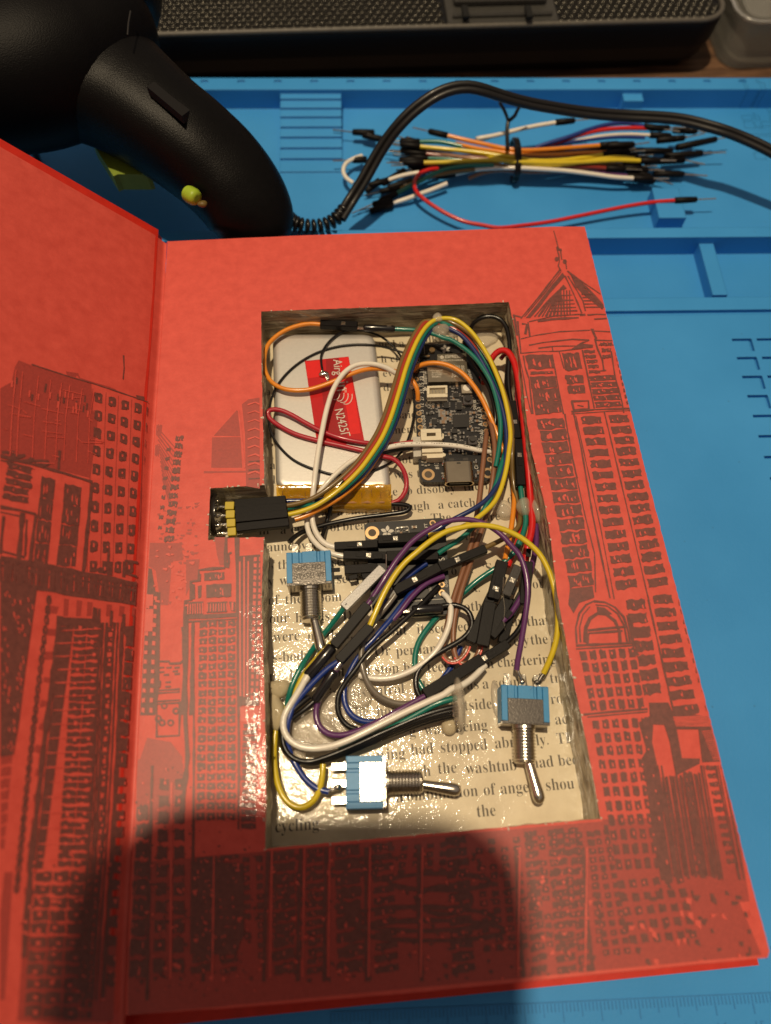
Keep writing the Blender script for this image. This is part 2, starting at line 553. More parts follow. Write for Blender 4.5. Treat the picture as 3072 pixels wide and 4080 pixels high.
def varnish(n, b, t, always=0.0):
    # dried glue: glossy lumpy coat in a band round the hand-cut hole
    s = n.nodes.new('ShaderNodeSeparateXYZ'); n.links.new(t.outputs['Object'], s.inputs[0])
    def mth(op, a, b2=None):
        k = n.nodes.new('ShaderNodeMath'); k.operation = op
        for i, x in enumerate((a, b2)):
            if x is None: continue
            if isinstance(x, (int, float)): k.inputs[i].default_value = x
            else: n.links.new(x, k.inputs[i])
        return k.outputs[0]
    dx = mth('SUBTRACT', mth('ABSOLUTE', mth('SUBTRACT', s.outputs['X'], 0.0735)), 0.0425)
    dy = mth('SUBTRACT', mth('ABSOLUTE', mth('SUBTRACT', s.outputs['Y'], -0.116)), 0.082)
    d = mth('MAXIMUM', dx, dy)
    nz = n.nodes.new('ShaderNodeTexNoise'); nz.inputs['Scale'].default_value = 60; nz.inputs['Detail'].default_value = 6
    n.links.new(t.outputs['Object'], nz.inputs['Vector'])
    lim = mth('MULTIPLY', mth('SUBTRACT', nz.outputs['Fac'], 0.46), 0.035)
    mk = mth('GREATER_THAN', lim, d)
    low = n.nodes.new('ShaderNodeMapRange'); low.inputs[1].default_value = -0.060; low.inputs[2].default_value = -0.095
    n.links.new(s.outputs['Y'], low.inputs[0])
    mk2 = mth('MULTIPLY', mk, low.outputs[0])
    sm = mth('MULTIPLY', mth('LESS_THAN', mth('ABSOLUTE', mth('SUBTRACT', s.outputs['X'], 0.0286)), 0.0019), mth('LESS_THAN', mth('ABSOLUTE', mth('SUBTRACT', s.outputs['Y'], -0.1745)), 0.0150))
    nzf = n.nodes.new('ShaderNodeTexNoise'); nzf.inputs['Scale'].default_value = 1.0; nzf.inputs['Detail'].default_value = 5
    mpf = n.nodes.new('ShaderNodeMapping'); mpf.inputs['Scale'].default_value = (1500, 260, 1); n.links.new(t.outputs['Object'], mpf.inputs[0]); n.links.new(mpf.outputs[0], nzf.inputs['Vector'])
    sm = mth('MULTIPLY', sm, mth('GREATER_THAN', nzf.outputs['Fac'], 0.50))
    mk2 = mth('MAXIMUM', mk2, mth('MULTIPLY', sm, 1.5))
    n.links.new(mth('MULTIPLY', mk2, 0.35), b.inputs['Coat Weight'])
    b.inputs['Coat Roughness'].default_value = .09
    n3 = n.nodes.new('ShaderNodeTexNoise'); n3.inputs['Scale'].default_value = 750; n3.inputs['Detail'].default_value = 3
    n.links.new(t.outputs['Object'], n3.inputs['Vector'])
    bp = n.nodes.new('ShaderNodeBump'); bp.inputs['Distance'].default_value = 0.00016; bp.inputs['Strength'].default_value = 1
    n.links.new(n3.outputs['Fac'], bp.inputs['Height']); n.links.new(bp.outputs[0], b.inputs['Coat Normal'])
RED = paper_red()
def ink(name, c0, c1, vs=900, coat=True):
    m = bpy.data.materials.new(name); m.use_nodes = True
    n, b = nodes_of(m)
    t = n.nodes.new('ShaderNodeTexCoord')
    nz = n.nodes.new('ShaderNodeTexNoise'); nz.inputs['Scale'].default_value = vs; nz.inputs['Detail'].default_value = 6; nz.inputs['Roughness'].default_value = .7
    n.links.new(t.outputs['Object'], nz.inputs['Vector'])
    r = n.nodes.new('ShaderNodeValToRGB')
    r.color_ramp.elements[0].position = .33; r.color_ramp.elements[0].color = (*c0, 1)
    r.color_ramp.elements[1].position = .70; r.color_ramp.elements[1].color = (*c1, 1)
    n.links.new(nz.outputs['Fac'], r.inputs[0]); n.links.new(r.outputs[0], b.inputs['Base Color'])
    b.inputs['Roughness'].default_value = .48
    b.inputs['Specular IOR Level'].default_value = .6
    if coat: varnish(n, b, t)
    return m
INKD = ink('dark_ink', (0.120, 0.034, 0.027), (0.205, 0.054, 0.042))
INKM = ink('half_tone_ink', (0.32, 0.040, 0.030), (0.42, 0.052, 0.038), 1500)
INKR = ink('bare_red_paper', (0.57, 0.063, 0.044), (0.71, 0.094, 0.067), 240)

def edges_mat(name, lo, hi, dirz=9000, gloss=.35, coat=0.0):
    # stacked page edges: fine layers along z, stained
    m = bpy.data.materials.new(name); m.use_nodes = True
    n, b = nodes_of(m)
    t = n.nodes.new('ShaderNodeTexCoord'); mp = n.nodes.new('ShaderNodeMapping'); mp.inputs['Scale'].default_value = (60, 60, 1300)
    n.links.new(t.outputs['Object'], mp.inputs[0])
    z = n.nodes.new('ShaderNodeTexNoise'); z.inputs['Scale'].default_value = 1.0; z.inputs['Detail'].default_value = 8; z.inputs['Roughness'].default_value = .7
    n.links.new(mp.outputs[0], z.inputs['Vector'])
    r = n.nodes.new('ShaderNodeValToRGB')
    r.color_ramp.elements[0].position = .36; r.color_ramp.elements[0].color = (*lo, 1)
    r.color_ramp.elements[1].position = .64; r.color_ramp.elements[1].color = (*hi, 1)
    n.links.new(z.outputs['Fac'], r.inputs[0]); n.links.new(r.outputs[0], b.inputs['Base Color'])
    b.inputs['Roughness'].default_value = gloss
    b.inputs['Coat Weight'].default_value = coat; b.inputs['Coat Roughness'].default_value = .12
    bp = n.nodes.new('ShaderNodeBump'); bp.inputs['Distance'].default_value = 0.00035
    n.links.new(z.outputs['Fac'], bp.inputs['Height']); n.links.new(bp.outputs[0], b.inputs['Normal'])
    return m
book = Thing('hollow_book', 'open red hardback book with a rectangular compartment cut through its pages', 'book', (0, 0, -25))
# page block: endpaper surface with hole
mb = MB()
allp = [Vector((p[0], p[1])) for p in outer + cav]
n1, n2 = len(outer), len(cav)
edg = [(i, (i + 1) % n1) for i in range(n1)] + [(n1 + i, n1 + (i + 1) % n2) for i in range(n2)]
cv_, _ce, cf_, *_r = geometry.delaunay_2d_cdt(allp, edg, [], 0, 1e-6)
def inside(p, poly):
    c = False; j = len(poly) - 1
    for i in range(len(poly)):
        if (poly[i][1] > p[1]) != (poly[j][1] > p[1]) and p[0] < (poly[j][0] - poly[i][0]) * (p[1] - poly[i][1]) / (poly[j][1] - poly[i][1]) + poly[i][0]: c = not c
        j = i
    return c
keep = []
for f_ in cf_:
    c_ = sum((cv_[i] for i in f_), Vector((0, 0))) / len(f_)
    if inside(c_, outer) and not inside(c_, cav): keep.append(list(f_))
mb.add([Vector((p.x, p.y, 0)) for p in cv_], keep)
fixn_me = book.part('endpaper', mb, RED, fix=True)
me = fixn_me.data
if me.polygons[0].normal.z < 0: me.flip_normals()
# sides of the page block
mb = MB()
no = len(outer)
for i in range(no):
    a, b_ = outer[i], outer[(i + 1) % no]
    mb.poly([Vector((a[0], a[1], -22.4)), Vector((b_[0], b_[1], -22.4)), Vector((b_[0], b_[1], -.02)), Vector((a[0], a[1], -.02))])
book.part('page_block', mb, edges_mat('page_edges', (0.38, 0.29, 0.19), (0.62, 0.50, 0.36)))
# cavity walls in uneven layers
mb = MB()
nl = 9
nc = len(cav)
zs = [-.02 + (FLOOR + .02) * k / nl for k in range(nl + 1)]
cen = Vector((73.5, -115))
off = [[0.0] * nc for _ in range(nl + 1)]
for k in range(1, nl + 1):
    ph = [rnd.uniform(0, 6.28) for _ in range(4)]
    for i in range(nc):
        off[k][i] = .22 * math.sin(i * .31 + ph[0]) + .16 * math.sin(i * .93 + ph[1]) + rnd.uniform(-.08, .08) - .1
def nrm(i):
    a = Vector(cav[i - 1]); b_ = Vector(cav[(i + 1) % nc]); t = (b_ - a).normalized(); return Vector((-t.y, t.x))
rows = []
for k in range(nl + 1):
    rows.append([Vector((cav[i][0] + nrm(i).x * -off[k][i], cav[i][1] + nrm(i).y * -off[k][i], zs[k])) for i in range(nc)])
vs = [p for r in rows for p in r]
fs = [(k * nc + i, (k + 1) * nc + i, (k + 1) * nc + (i + 1) % nc, k * nc + (i + 1) % nc) for k in range(nl) for i in range(nc)]
mb.add(vs, fs)
book.part('compartment_wall', mb, edges_mat('glued_page_edges', (0.085, 0.060, 0.034), (0.60, 0.50, 0.34), gloss=.35, coat=.5))
# torn paper crumbs left along the cut
mb = MB()
for i in range(90):
    k = rnd.randrange(nc)
    p = Vector(cav[k]); q = nrm(k)
    if p.y > -60 and rnd.random() < .6: continue
    c = Vector((p.x + q.x * rnd.uniform(-.2, .5), p.y + q.y * rnd.uniform(-.2, .5), rnd.uniform(-.1, .12)))
    mb.blob(c, (rnd.uniform(.12, .55), rnd.uniform(.12, .5), rnd.uniform(.06, .16)), amp=.3, seed=i, n=7, m=4)
book.part('torn_paper_edge', mb, mat('torn_paper', (0.62, 0.52, 0.42), .7, var=.15, vscale=900))
# page at the bottom of the compartment
def page_mat():
    m = bpy.data.materials.new('varnished_page'); m.use_nodes = True
    n, b = nodes_of(m)
    t = n.nodes.new('ShaderNodeTexCoord')
    nz = n.nodes.new('ShaderNodeTexNoise'); nz.inputs['Scale'].default_value = 45; nz.inputs['Detail'].default_value = 8; nz.inputs['Roughness'].default_value = .6
    n.links.new(t.outputs['Object'], nz.inputs['Vector'])
    r = n.nodes.new('ShaderNodeValToRGB')
    r.color_ramp.elements[0].position = .30; r.color_ramp.elements[0].color = (0.55, 0.455, 0.305, 1)
    r.color_ramp.elements[1].position = .62; r.color_ramp.elements[1].color = (0.75, 0.645, 0.455, 1)
    n.links.new(nz.outputs['Fac'], r.inputs[0]); n.links.new(r.outputs[0], b.inputs['Base Color'])
    b.inputs['Roughness'].default_value = .5
    b.inputs['Coat Weight'].default_value = 1.0; b.inputs['Coat Roughness'].default_value = .065
    n3 = n.nodes.new('ShaderNodeTexNoise'); n3.inputs['Scale'].default_value = 760; n3.inputs['Detail'].default_value = 4
    n4 = n.nodes.new('ShaderNodeTexNoise'); n4.inputs['Scale'].default_value = 90; n4.inputs['Detail'].default_value = 4
    for q in (n3, n4): n.links.new(t.outputs['Object'], q.inputs['Vector'])
    b1 = n.nodes.new('ShaderNodeBump'); b1.inputs['Distance'].default_value = 0.00015
    b2 = n.nodes.new('ShaderNodeBump'); b2.inputs['Distance'].default_value = 0.0006
    n.links.new(n3.outputs['Fac'], b1.inputs['Height']); n.links.new(n4.outputs['Fac'], b2.inputs['Height'])
    n.links.new(b2.outputs[0], b1.inputs['Normal']); n.links.new(b1.outputs[0], b.inputs['Coat Normal'])
    b3 = n.nodes.new('ShaderNodeBump'); b3.inputs['Distance'].default_value = 0.0003
    n.links.new(n4.outputs['Fac'], b3.inputs['Height']); n.links.new(b3.outputs[0], b.inputs['Normal'])
    return m
mb = MB()
x0 = min(p[0] for p in cav) - 1; x1 = max(p[0] for p in cav) + 1
y0 = min(p[1] for p in cav) - 1; y1 = max(p[1] for p in cav) + 1
NX, NY = 50, 90
rn = random.Random(5)
for j in range(NY + 1):
    for i in range(NX + 1):
        x = x0 + (x1 - x0) * i / NX; y = y0 + (y1 - y0) * j / NY
        mb.v.append(Vector((x, y, FLOOR)))
mb.f = [[j * (NX + 1) + i, j * (NX + 1) + i + 1, (j + 1) * (NX + 1) + i + 1, (j + 1) * (NX + 1) + i] for j in range(NY) for i in range(NX)]
mb.m = [0] * len(mb.f); mb.s = [True] * len(mb.f)
inner_page = book.part('inner_page', mb, page_mat())
words = [
 (A,1015,470,'ned a'),(B,165,430,'ulky wh'),(A,1035,590,'h clo'),(A,1050,703,'ev'),(A,1055,817,'d'),(A,1192,920,'eat'),(A,1162,1037,'said'),(A,1120,1157,'ment'),
 (A,1150,1397,'nothe'),(A,1140,1514,'was t'),(A,1128,1650,'e'),(A,1208,1642,'to'),(A,1320,1637,'disobey'),(B,495,1612,'the'),(B,665,1600,'in'),(B,780,1592,'h'),
 (A,560,1816,'as'),(A,685,1808,'a'),(A,752,1803,'snap'),(A,985,1788,'as'),(A,1130,1776,'though'),(A,1492,1755,'a'),(A,1570,1748,'catch'),(B,845,1712,'d'),
 (A,60,1962,'in'),(A,232,1955,'a'),(A,318,1950,'crash'),(A,630,1935,'of'),(A,730,1928,'breaking'),(B,236,1862,'The'),(B,650,1852,'ure'),
 (A,125,2096,'aundover'),(B,505,2005,'ith.'),(C,105,225,'a,'),(C,212,236,'the'),(C,640,215,'see'),(C,810,205,'u'),(D,395,282,'o'),(D,510,272,'e.'),(D,648,265,'\u2018S'),
 (C,105,372,'ly'),(C,228,362,'we'),(C,680,350,'see'),(C,830,345,'y'),(D,560,420,'x.'),(D,1045,390,'ou'),(C,135,520,'of'),(C,270,515,'the'),(C,490,503,'room'),(D,500,572,'other'),
 (C,145,668,'our'),(C,352,662,'hands.'),(C,730,640,'Do'),(D,730,560,'as'),
 (C,178,815,'were'),(C,448,808,'not'),(C,600,800,'that,'),(C,1095,766,'but'),(C,1322,752,'it'),(C,1420,748,'seemed'),(D,870,692,'in'),(D,1000,690,'that'),(D,1178,680,'he'),
 (C,168,978,'s-'),(C,250,975,'body.'),(C,985,930,'Or'),(C,1155,926,'perhaps'),(D,850,850,'rely'),(D,1030,838,'the'),
 (C,110,1130,'in.'),(C,300,1115,'He'),(C,450,1105,'did'),(C,600,1098,'not'),(C,925,1078,'t'),(C,985,1073,'stop'),(C,1215,1062,'his'),(D,205,1058,'teeth'),(D,680,1028,'n'),(D,765,1018,'chattering'),
 (C,620,1270,'in'),(C,778,1262,'his'),(C,890,1248,'control.'),(D,100,1215,'There'),(D,520,1196,'as'),(D,645,1190,'a'),(D,730,1185,'sound'),(D,1040,1152,'of'),(D,1185,1145,'tr'),
 (C,790,1420,'the'),(C,1000,1412,'house.'),(D,500,1362,'tside,'),(D,1190,1312,'rd'),
 (D,62,1568,'g'),(D,185,1558,'was'),(D,430,1535,'being'),(D,1225,1475,'ack'),
 (C,1005,1760,'wing'),(D,75,1718,'had'),(D,310,1700,'stopped'),(D,745,1665,'abruptly.'),(D,1240,1630,'Th'),
 (C,1318,1892,'gh'),(D,290,1868,'the'),(D,515,1868,'washtub'),(D,1035,1823,'had'),(D,1252,1805,'been'),
 (C,1155,2095,'a'),(C,1192,2090,'combination'),(D,655,2040,'of'),(D,790,2030,'anger,'),(D,1150,2002,'shou'),
 (C,190,2335,'cycling'),(D,600,2212,'the'),(A,112,850,'a'),(A,118,1195,'hu'),(A,148,1440,'a'),(A,170,1555,'le')]
mb = MB()
for fn, x, y, s in words:
    p = fn(x, y, 0.04)
    put_text(mb, serif(s), p, (1, -.004, 0), (0, 1, 0), size=4.02, offset=-0.0085, ysc=1.12)
book.part('printed_text', mb, mat('black_print', (0.105, 0.085, 0.058), .6, coat=.8, coat_rough=.12, var=.3, vscale=2500), parent=inner_page)

# ---- left cover, raised about 45 degrees
TH = math.atan2(41.29, 40.29)
ct, st = math.cos(TH), math.sin(TH)
def CV(t, y, n=0.0):   # t from the hinge outwards, n along the normal
    return Vector((gx(y) - t * ct + n * st, y, t * st + n * ct))
cloth = mat('red_book_cloth', (0.56, 0.020, 0.008), .55, var=.1, vscale=300, bump=.04, bscale=2500)
def cover_sheet(t0, t1, ya, yb, n0, n1, mb, taper=0, nt=26, ny=12):
    T = [t0 + (t1 - t0) * i / nt for i in range(nt + 1)]
    Y = [ya + (yb - ya) * j / ny for j in range(ny + 1)]
    g = lambda n: [[CV(t, y, n) for t in T] for y in Y]
    top, bot = g(n1), g(n0)
    W = nt + 1
    vs = [p for r in top for p in r] + [p for r in bot for p in r]
    o = W * (ny + 1)
    fs = []
    for j in range(ny):
        for i in range(nt):
            q = (j * W + i, j * W + i + 1, (j + 1) * W + i + 1, (j + 1) * W + i)
            fs.append(q); fs.append(tuple(o + x for x in q[::-1]))
    for j in range(ny):
        for i in (0, nt):
            q = (j * W + i, (j + 1) * W + i, o + (j + 1) * W + i, o + j * W + i); fs.append(q)
    for i in range(nt):
        for j in (0, ny):
            q = (j * W + i, j * W + i + 1, o + j * W + i + 1, o + j * W + i); fs.append(q)
    mb.add(vs, fs)
mb = MB(); cover_sheet(3.5, 153, 3.6, -236, -2.6, -.08, mb)
fc = book.part('front_cover', mb, cloth, fix=True)
# pasted endpaper with a crease running into the gutter
mb = MB()
prof = [(0, 0, 0), (-.5, 0, -.75), (-1.6, 0, .2)]
Y = [(-1.2 - 234.0 * j / 60) if j else gut[0][1] for j in range(61)]
rowsT = [0, 1, 2, 2.6, 3.6, 6, 10, 20, 40, 70, 110, 149.5]
vs = []
for y in Y:
    x = gx(y)
    vs.append(Vector((x + .02, y, -.02))); vs.append(Vector((x - .45, y, -.95)))
    for t in (1.2, 2.2, 3.2, 4.6, 8, 20, 45, 80, 120, 149.5):
        dip = -.75 * math.exp(-((t - 1.0) / 2.2) ** 2)
        vs.append(CV(t, y, dip))
W = 12
fs = [(j * W + i, (j + 1) * W + i, (j + 1) * W + i + 1, j * W + i + 1) for j in range(60) for i in range(W - 1)]
mb.add(vs, fs, 0, True)
pe = book.part('pasted_endpaper', mb, RED)
if pe.data.polygons[60].normal.z < 0: pe.data.flip_normals()
# spine and back cover
mb = MB()
mb.prism([(-6, 3.4), (-2, 3.4), (157.0, 3.0), (157.3, -235.6), (-6, -236.4)], -25.0, -22.45)
book.part('back_cover', mb, cloth, fix=True)
mb = MB()
for j in range(24):
    ya = 3.4 - 239.8 * j / 24; yb = 3.4 - 239.8 * (j + 1) / 24
    pr = [(-6, -25), (-8.5, -20), (-9, -12), (-7.5, -4), (-4.2, .4), (-2.9, .9), (-2.2, -1.4), (-4.6, -6), (-5.4, -14), (-5, -22.4)]
    va = [Vector((gx(min(ya, gut[0][1])) + p[0], ya, p[1])) for p in pr]; vb = [Vector((gx(min(yb, gut[0][1])) + p[0], yb, p[1])) for p in pr]
    n = len(pr)
    mb.add(va + vb, [(i, (i + 1) % n, n + (i + 1) % n, n + i) for i in range(n)])
    if j == 0: mb.poly(va)
    if j == 23: mb.poly(vb)
book.part('spine', mb, cloth, fix=True)

# ================================================================== PRINTED SKYLINE
def clip(poly, a, b_, c):   # keep a*x+b*y<=c
    out = []
    n = len(poly)
    for i in range(n):
        p, q = poly[i], poly[(i + 1) % n]
        dp = a * p[0] + b_ * p[1] - c; dq = a * q[0] + b_ * q[1] - c
        if dp <= 0: out.append(p)
        if (dp < 0 < dq) or (dq < 0 < dp):
            t = dp / (dp - dq); out.append((p[0] + (q[0] - p[0]) * t, p[1] + (q[1] - p[1]) * t))
    return out
def hp(p, q):   # half plane to the left-hand side of p->q is cut away; keep right side
    dx, dy = q[0] - p[0], q[1] - p[1]
    return (-dy, dx, -dy * p[0] + dx * p[1])
r1, r2, r3 = xy((2034, 1203)), xy((2125, 1800)), xy((2400, 3262))
zones = {
 'R': [hp(r2, r1), hp(r3, r2), hp(xy((2324, 903)), xy((3062, 3800)))],
 'L': [hp(xy((1033, 1241)), xy((1036, 2160)))],
 'LB': [hp(xy((1036, 2160)), xy((1052, 3400))), ],
 'NB': [hp(xy((820, 1241)), xy((818, 2400)))],
 'B': [hp(xy((1057, 3392)), xy((2400, 3272))), ],
}
# hp sign check: make every zone keep its reference point
refs = {'R': xy((2420, 2300)), 'L': xy((800, 1500)), 'LB': xy((800, 2700)), 'NB': xy((700, 2000)), 'B': xy((1700, 3700))}
for k in zones:
    zz = []
    for (a, b_, c) in zones[k]:
        x, y = refs[k]
        if a * x + b_ * y - c > 0: a, b_, c = -a, -b_, -c
        zz.append((a, b_, c))
    zones[k] = zz
gl = [(-1, 0, -(-.9))]
class Art:
    def __init__(s, side):
        s.side = side
        s.d = MB(); s.m = MB(); s.r = MB()
        s.k = 0
        s.rn = random.Random(11)
    def uv(s, p):
        if s.side == 'R': return xy(p)
        # left cover plane: x = g(y) - t ct ; z = t st (solve iteratively)
        d = ray(*p)
        y = -100.0
        for _ in range(6):
            g = gx(y)
            nv = Vector((st, 0, ct))
            k = (nv.dot(Vector((g, 0, 0)) - CAM)) / nv.dot(d)
            q = CAM + d * k
            y = q.y
        return (-(g - q.x) / ct, q.y)     # u = -t
    def p3(s, u, v, h):
        if s.side == 'R': return Vector((u, v, h))
        return CV(-u, v, h)
    def raw(s, pts, lvl, zone):
        if s.side == 'R':
            lim = list(zones[zone])
            for q in lim: pts = clip(pts, *q) if pts else pts
            if pts: pts = clip(pts, 0, -1, 229.9)
            if pts and zone != 'R': pts = clip(pts, -1, 0, 1.0)
        else:
            pts = clip(pts, 1, 0, -3.0); pts = clip(pts, -1, 0, 149) if pts else pts; pts = clip(pts, 0, -1, 233) if pts else pts
        if len(pts) < 3: return
        s.k = (s.k + 0.6180339887) % 1.0
        base = {'m': .02, 'd': .07, 'r': .20}[lvl] + s.k * {'m': .04, 'd': .12, 'r': .05}[lvl]
        mb = getattr(s, lvl)
        mb.poly([s.p3(u, v, base) for u, v in pts])
    def poly(s, f, pts, lvl='d', zone='R', jit=0.0):
        q = [s.uv(f(*p)) for p in pts]
        if jit: q = [(a + s.rn.uniform(-jit, jit), b_ + s.rn.uniform(-jit, jit)) for a, b_ in q]
        s.raw(q, lvl, zone)
    def line(s, f, pts, wmm=.45, lvl='d', zone='R'):
        q = [Vector(s.uv(f(*p))) for p in pts]
        L = []; Rr = []
        dd = []
        for a, b_ in zip(q, q[1:]):
            n = max(1, int((b_ - a).length / 2.2))
            for k in range(n): dd.append(a.lerp(b_, k / n))
        dd.append(q[-1])
        for i, p in enumerate(dd):
            t = dd[min(i + 1, len(dd) - 1)] - dd[max(i - 1, 0)]
            if t.length < 1e-6: continue
            t.normalize(); n = Vector((-t.y, t.x))
            wv = wmm / 2 * s.rn.uniform(.65, 1.3)
            L.append(p + n * wv); Rr.append(p - n * wv)
        for i in range(len(L) - 1):
            s.raw([tuple(L[i]), tuple(L[i + 1]), tuple(Rr[i + 1]), tuple(Rr[i])], lvl, zone)
    def quad(s, f, tl, tr, bl, br):
        a, b_, c, d = [Vector(s.uv(f(*p))) for p in (tl, tr, bl, br)]
        return lambda x, y: tuple((a.lerp(b_, x)).lerp(c.lerp(d, x), y))
    def blob(s, g, x0, x1, y0, y1, lvl, zone, j=.12, slits=0, hx=6):
        # ragged hand-inked window in quad coords
        r = s.rn
        W = x1 - x0; H = y1 - y0
        pts = []
        for k in range(hx + 1): pts.append((x0 + W * k / hx, y0 + H * r.uniform(-j, j) * (1 if 0 < k < hx else .6)))
        for k in range(1, 3): pts.append((x1 + W * r.uniform(-j, j) * .4, y0 + H * k / 3))
        for k in range(hx + 1): pts.append((x1 - W * k / hx, y1 + H * r.uniform(-j, j) * (1 if 0 < k < hx else .6)))
        for k in range(1, 3): pts.append((x0 + W * r.uniform(-j, j) * .4, y1 - H * k / 3))
        s.raw([g(*p) for p in pts], lvl, zone)
        for k in range(slits):
            if r.random() < .6:
                cx = x0 + W * r.uniform(.12, .88); cy = y0 + H * r.uniform(.3, .8); ww = W * r.uniform(.015, .06); hh = H * r.uniform(.1, .3)
                s.raw([g(cx - ww, cy - hh * .3), g(cx + ww * .5, cy - hh), g(cx + ww, cy + hh), g(cx - ww * .6, cy + hh * .7)], 'r', zone)
    def ladder(s, f, tl, tr, bl, br, n, fill=.62, lvl='d', zone='R', slits=3, j=.14, ins=.06):
        g = s.quad(f, tl, tr, bl, br)
        for i in range(n):
            y0 = (i + (1 - fill) / 2) / n; y1 = (i + 1 - (1 - fill) / 2) / n
            o = s.rn.uniform(-.02, .02)
            s.blob(g, ins + o, 1 - ins + o, y0, y1, lvl, zone, j, slits)
    def grid(s, f, tl, tr, bl, br, nx, ny, fx=.62, fy=.62, lvl='d', zone='R', j=.13, skip=0, dot=.35):
        g = s.quad(f, tl, tr, bl, br)
        for i in range(ny):
            for k in range(nx):
                if s.rn.random() < skip: continue
                x0 = (k + (1 - fx) / 2) / nx; x1 = (k + 1 - (1 - fx) / 2) / nx
                y0 = (i + (1 - fy) / 2) / ny; y1 = (i + 1 - (1 - fy) / 2) / ny
                s.blob(g, x0, x1, y0, y1, lvl, zone, j, 0, 3)
                if s.rn.random() < dot:
                    cx = s.rn.uniform(.35, .65) * (x1 - x0) + x0; cy = s.rn.uniform(.35, .7) * (y1 - y0) + y0
                    a = (x1 - x0) * .13; b_ = (y1 - y0) * s.rn.uniform(.1, .25)
                    s.raw([g(cx - a, cy - b_), g(cx + a, cy - b_ * .6), g(cx + a * .8, cy + b_), g(cx - a, cy + b_ * .8)], 'r', zone)
    def bars(s, f, tl, tr, bl, br, n, wmm=.4, lvl='d', zone='R', jit=.02):
        g = s.quad(f, tl, tr, bl, br)
        for i in range(n + 1):
            x = i / n
            a, b_ = Vector(g(x + s.rn.uniform(-jit, jit), s.rn.uniform(0, .04))), Vector(g(x + s.rn.uniform(-jit, jit), 1 - s.rn.uniform(0, .04)))
            t = (b_ - a)
            if t.length < 1e-6: continue
            nn = Vector((-t.y, t.x)).normalized() * wmm / 2
            m_ = a.lerp(b_, .5)
            s.raw([tuple(a + nn), tuple(m_ + nn * s.rn.uniform(.7, 1.3)), tuple(b_ + nn), tuple(b_ - nn), tuple(m_ - nn), tuple(a - nn)], lvl, zone)
R = Art('R')
# spire and roof
R.line(E_, [(412,240),(432,310),(450,385)], .35)
R.poly(E_, [(430,370),(448,362),(456,380),(474,385),(478,402),(462,402),(440,396)])
R.line(E_, [(438,385),(452,430),(458,480),(448,520),(468,560)], .5); R.line(E_, [(466,395),(476,470),(505,470),(515,545)], .5)
for cx, cy in ((436,466),(500,486)):
    R.poly(E_, [(cx + 17 * math.cos(a * .7), cy + 19 * math.sin(a * .7)) for a in range(9)])
R.line(E_, [(462,552),(400,630),(300,760),(150,940)], .55); R.line(E_, [(470,566),(350,720),(180,925)], .4)
R.poly(E_, [(482,575),(502,602),(470,640),(380,740),(300,850),(225,935),(190,935),(260,850),(400,670)])
R.line(E_, [(520,560),(600,620),(800,755)], .5); R.line(E_, [(540,578),(700,720),(815,850)], .9)
R.poly(E_, [(545,590),(600,640),(810,850),(800,870),(640,740),(590,690)], jit=.1)
R.line(E_, [(502,600),(560,720),(600,810),(635,895)], .55); R.line(E_, [(525,600),(600,720),(645,800),(665,880)], .55)
R.poly(E_, [(490,670),(515,700),(490,715),(460,700)])
for i in range(9):
    x = 260 + i * 30
    R.line(E_, [(475 - i * 3 + 8, 690 + i * 4), ((480 + x) / 2 - 5, 800), (x, 925)], R.rn.uniform(.45, .8))
for i, y in enumerate((760, 800, 830, 858, 885)):
    R.line(E_, [(430 - i * 18, y), (560 + i * 10, y - 8)], .5)
for x in (470, 492, 515, 538):
    R.line(E_, [(x, 715), (x + 4, 905)], .4)
for i in range(6):
    y = 720 + i * 26
    R.line(E_, [(625 + i * 8, y), (700 + i * 18, y - 2)], .55)
R.line(E_, [(285,962),(400,945),(612,932)], .9); R.line(E_, [(215,965),(420,918),(640,905)], .45); R.line(E_, [(680,912),(760,905),(838,908)], .6); R.line(E_, [(735,945),(845,938)], .5)
R.line(E_, [(620,912),(665,908)], .9)
R.line(E_, [(85,912),(150,928)], .8); R.line(E_, [(95,915),(110,1000),(122,1075)], .7); R.line(E_, [(125,960),(138,1090),(150,1215)], .6)
R.line(E_, [(158,982),(200,985),(186,1065)], .9); R.line(E_, [(207,968),(222,1080)], .5)
R.line(E_, [(150,1102),(260,1075),(450,1045),(705,1032)], .42); R.line(E_, [(728,1038),(870,1046)], .5); R.poly(E_, [(705,1020),(730,1022),(738,1050),(760,1100),(745,1108),(722,1060)])
R.line(E_, [(215,1152),(330,1130),(560,1105),(695,1112)], .55); R.line(E_, [(290,1176),(420,1160),(590,1158)], .5)
R.line(E_, [(145,1217),(300,1203),(450,1200),(640,1178)], .42); R.line(E_, [(400,1160),(405,1200)], .35)
R.poly(E_, [(552,1180),(600,1150),(640,1125),(690,1120),(640,1140),(725,1150),(722,1172),(620,1180)], jit=.08)
R.line(E_, [(740,1100),(760,1180),(800,1270),(812,1360)], .55); R.line(E_, [(745,1112),(890,1116)], .45); R.line(E_, [(770,1150),(905,1150)], .4)
R.line(E_, [(130,1215),(160,1340),(200,1560),(235,1700)], .4)
R.line(E_, [(170,1235),(185,1330),(215,1420),(245,1700)], .5)
R.ladder(E_, (180,1232),(402,1225),(208,1345),(425,1338), 1, .98, slits=8, j=.07, ins=.01)
R.ladder(E_, (212,1352),(412,1350),(215,1398),(428,1390), 1, .5, slits=4)
R.ladder(E_, (218,1402),(435,1396),(262,1712),(482,1685), 3, .97, slits=12, j=.05, ins=.02)
R.ladder(E_, (268,1738),(488,1725),(378,2212),(585,2200), 5, .9, slits=10, j=.1, ins=.02)
R.ladder(F_, (372,1308),(515,1300),(482,1885),(612,1868), 8, .86, slits=9, j=.1, ins=.02)
R.line(E_, [(400,1225),(470,1600),(490,1700)], .45)
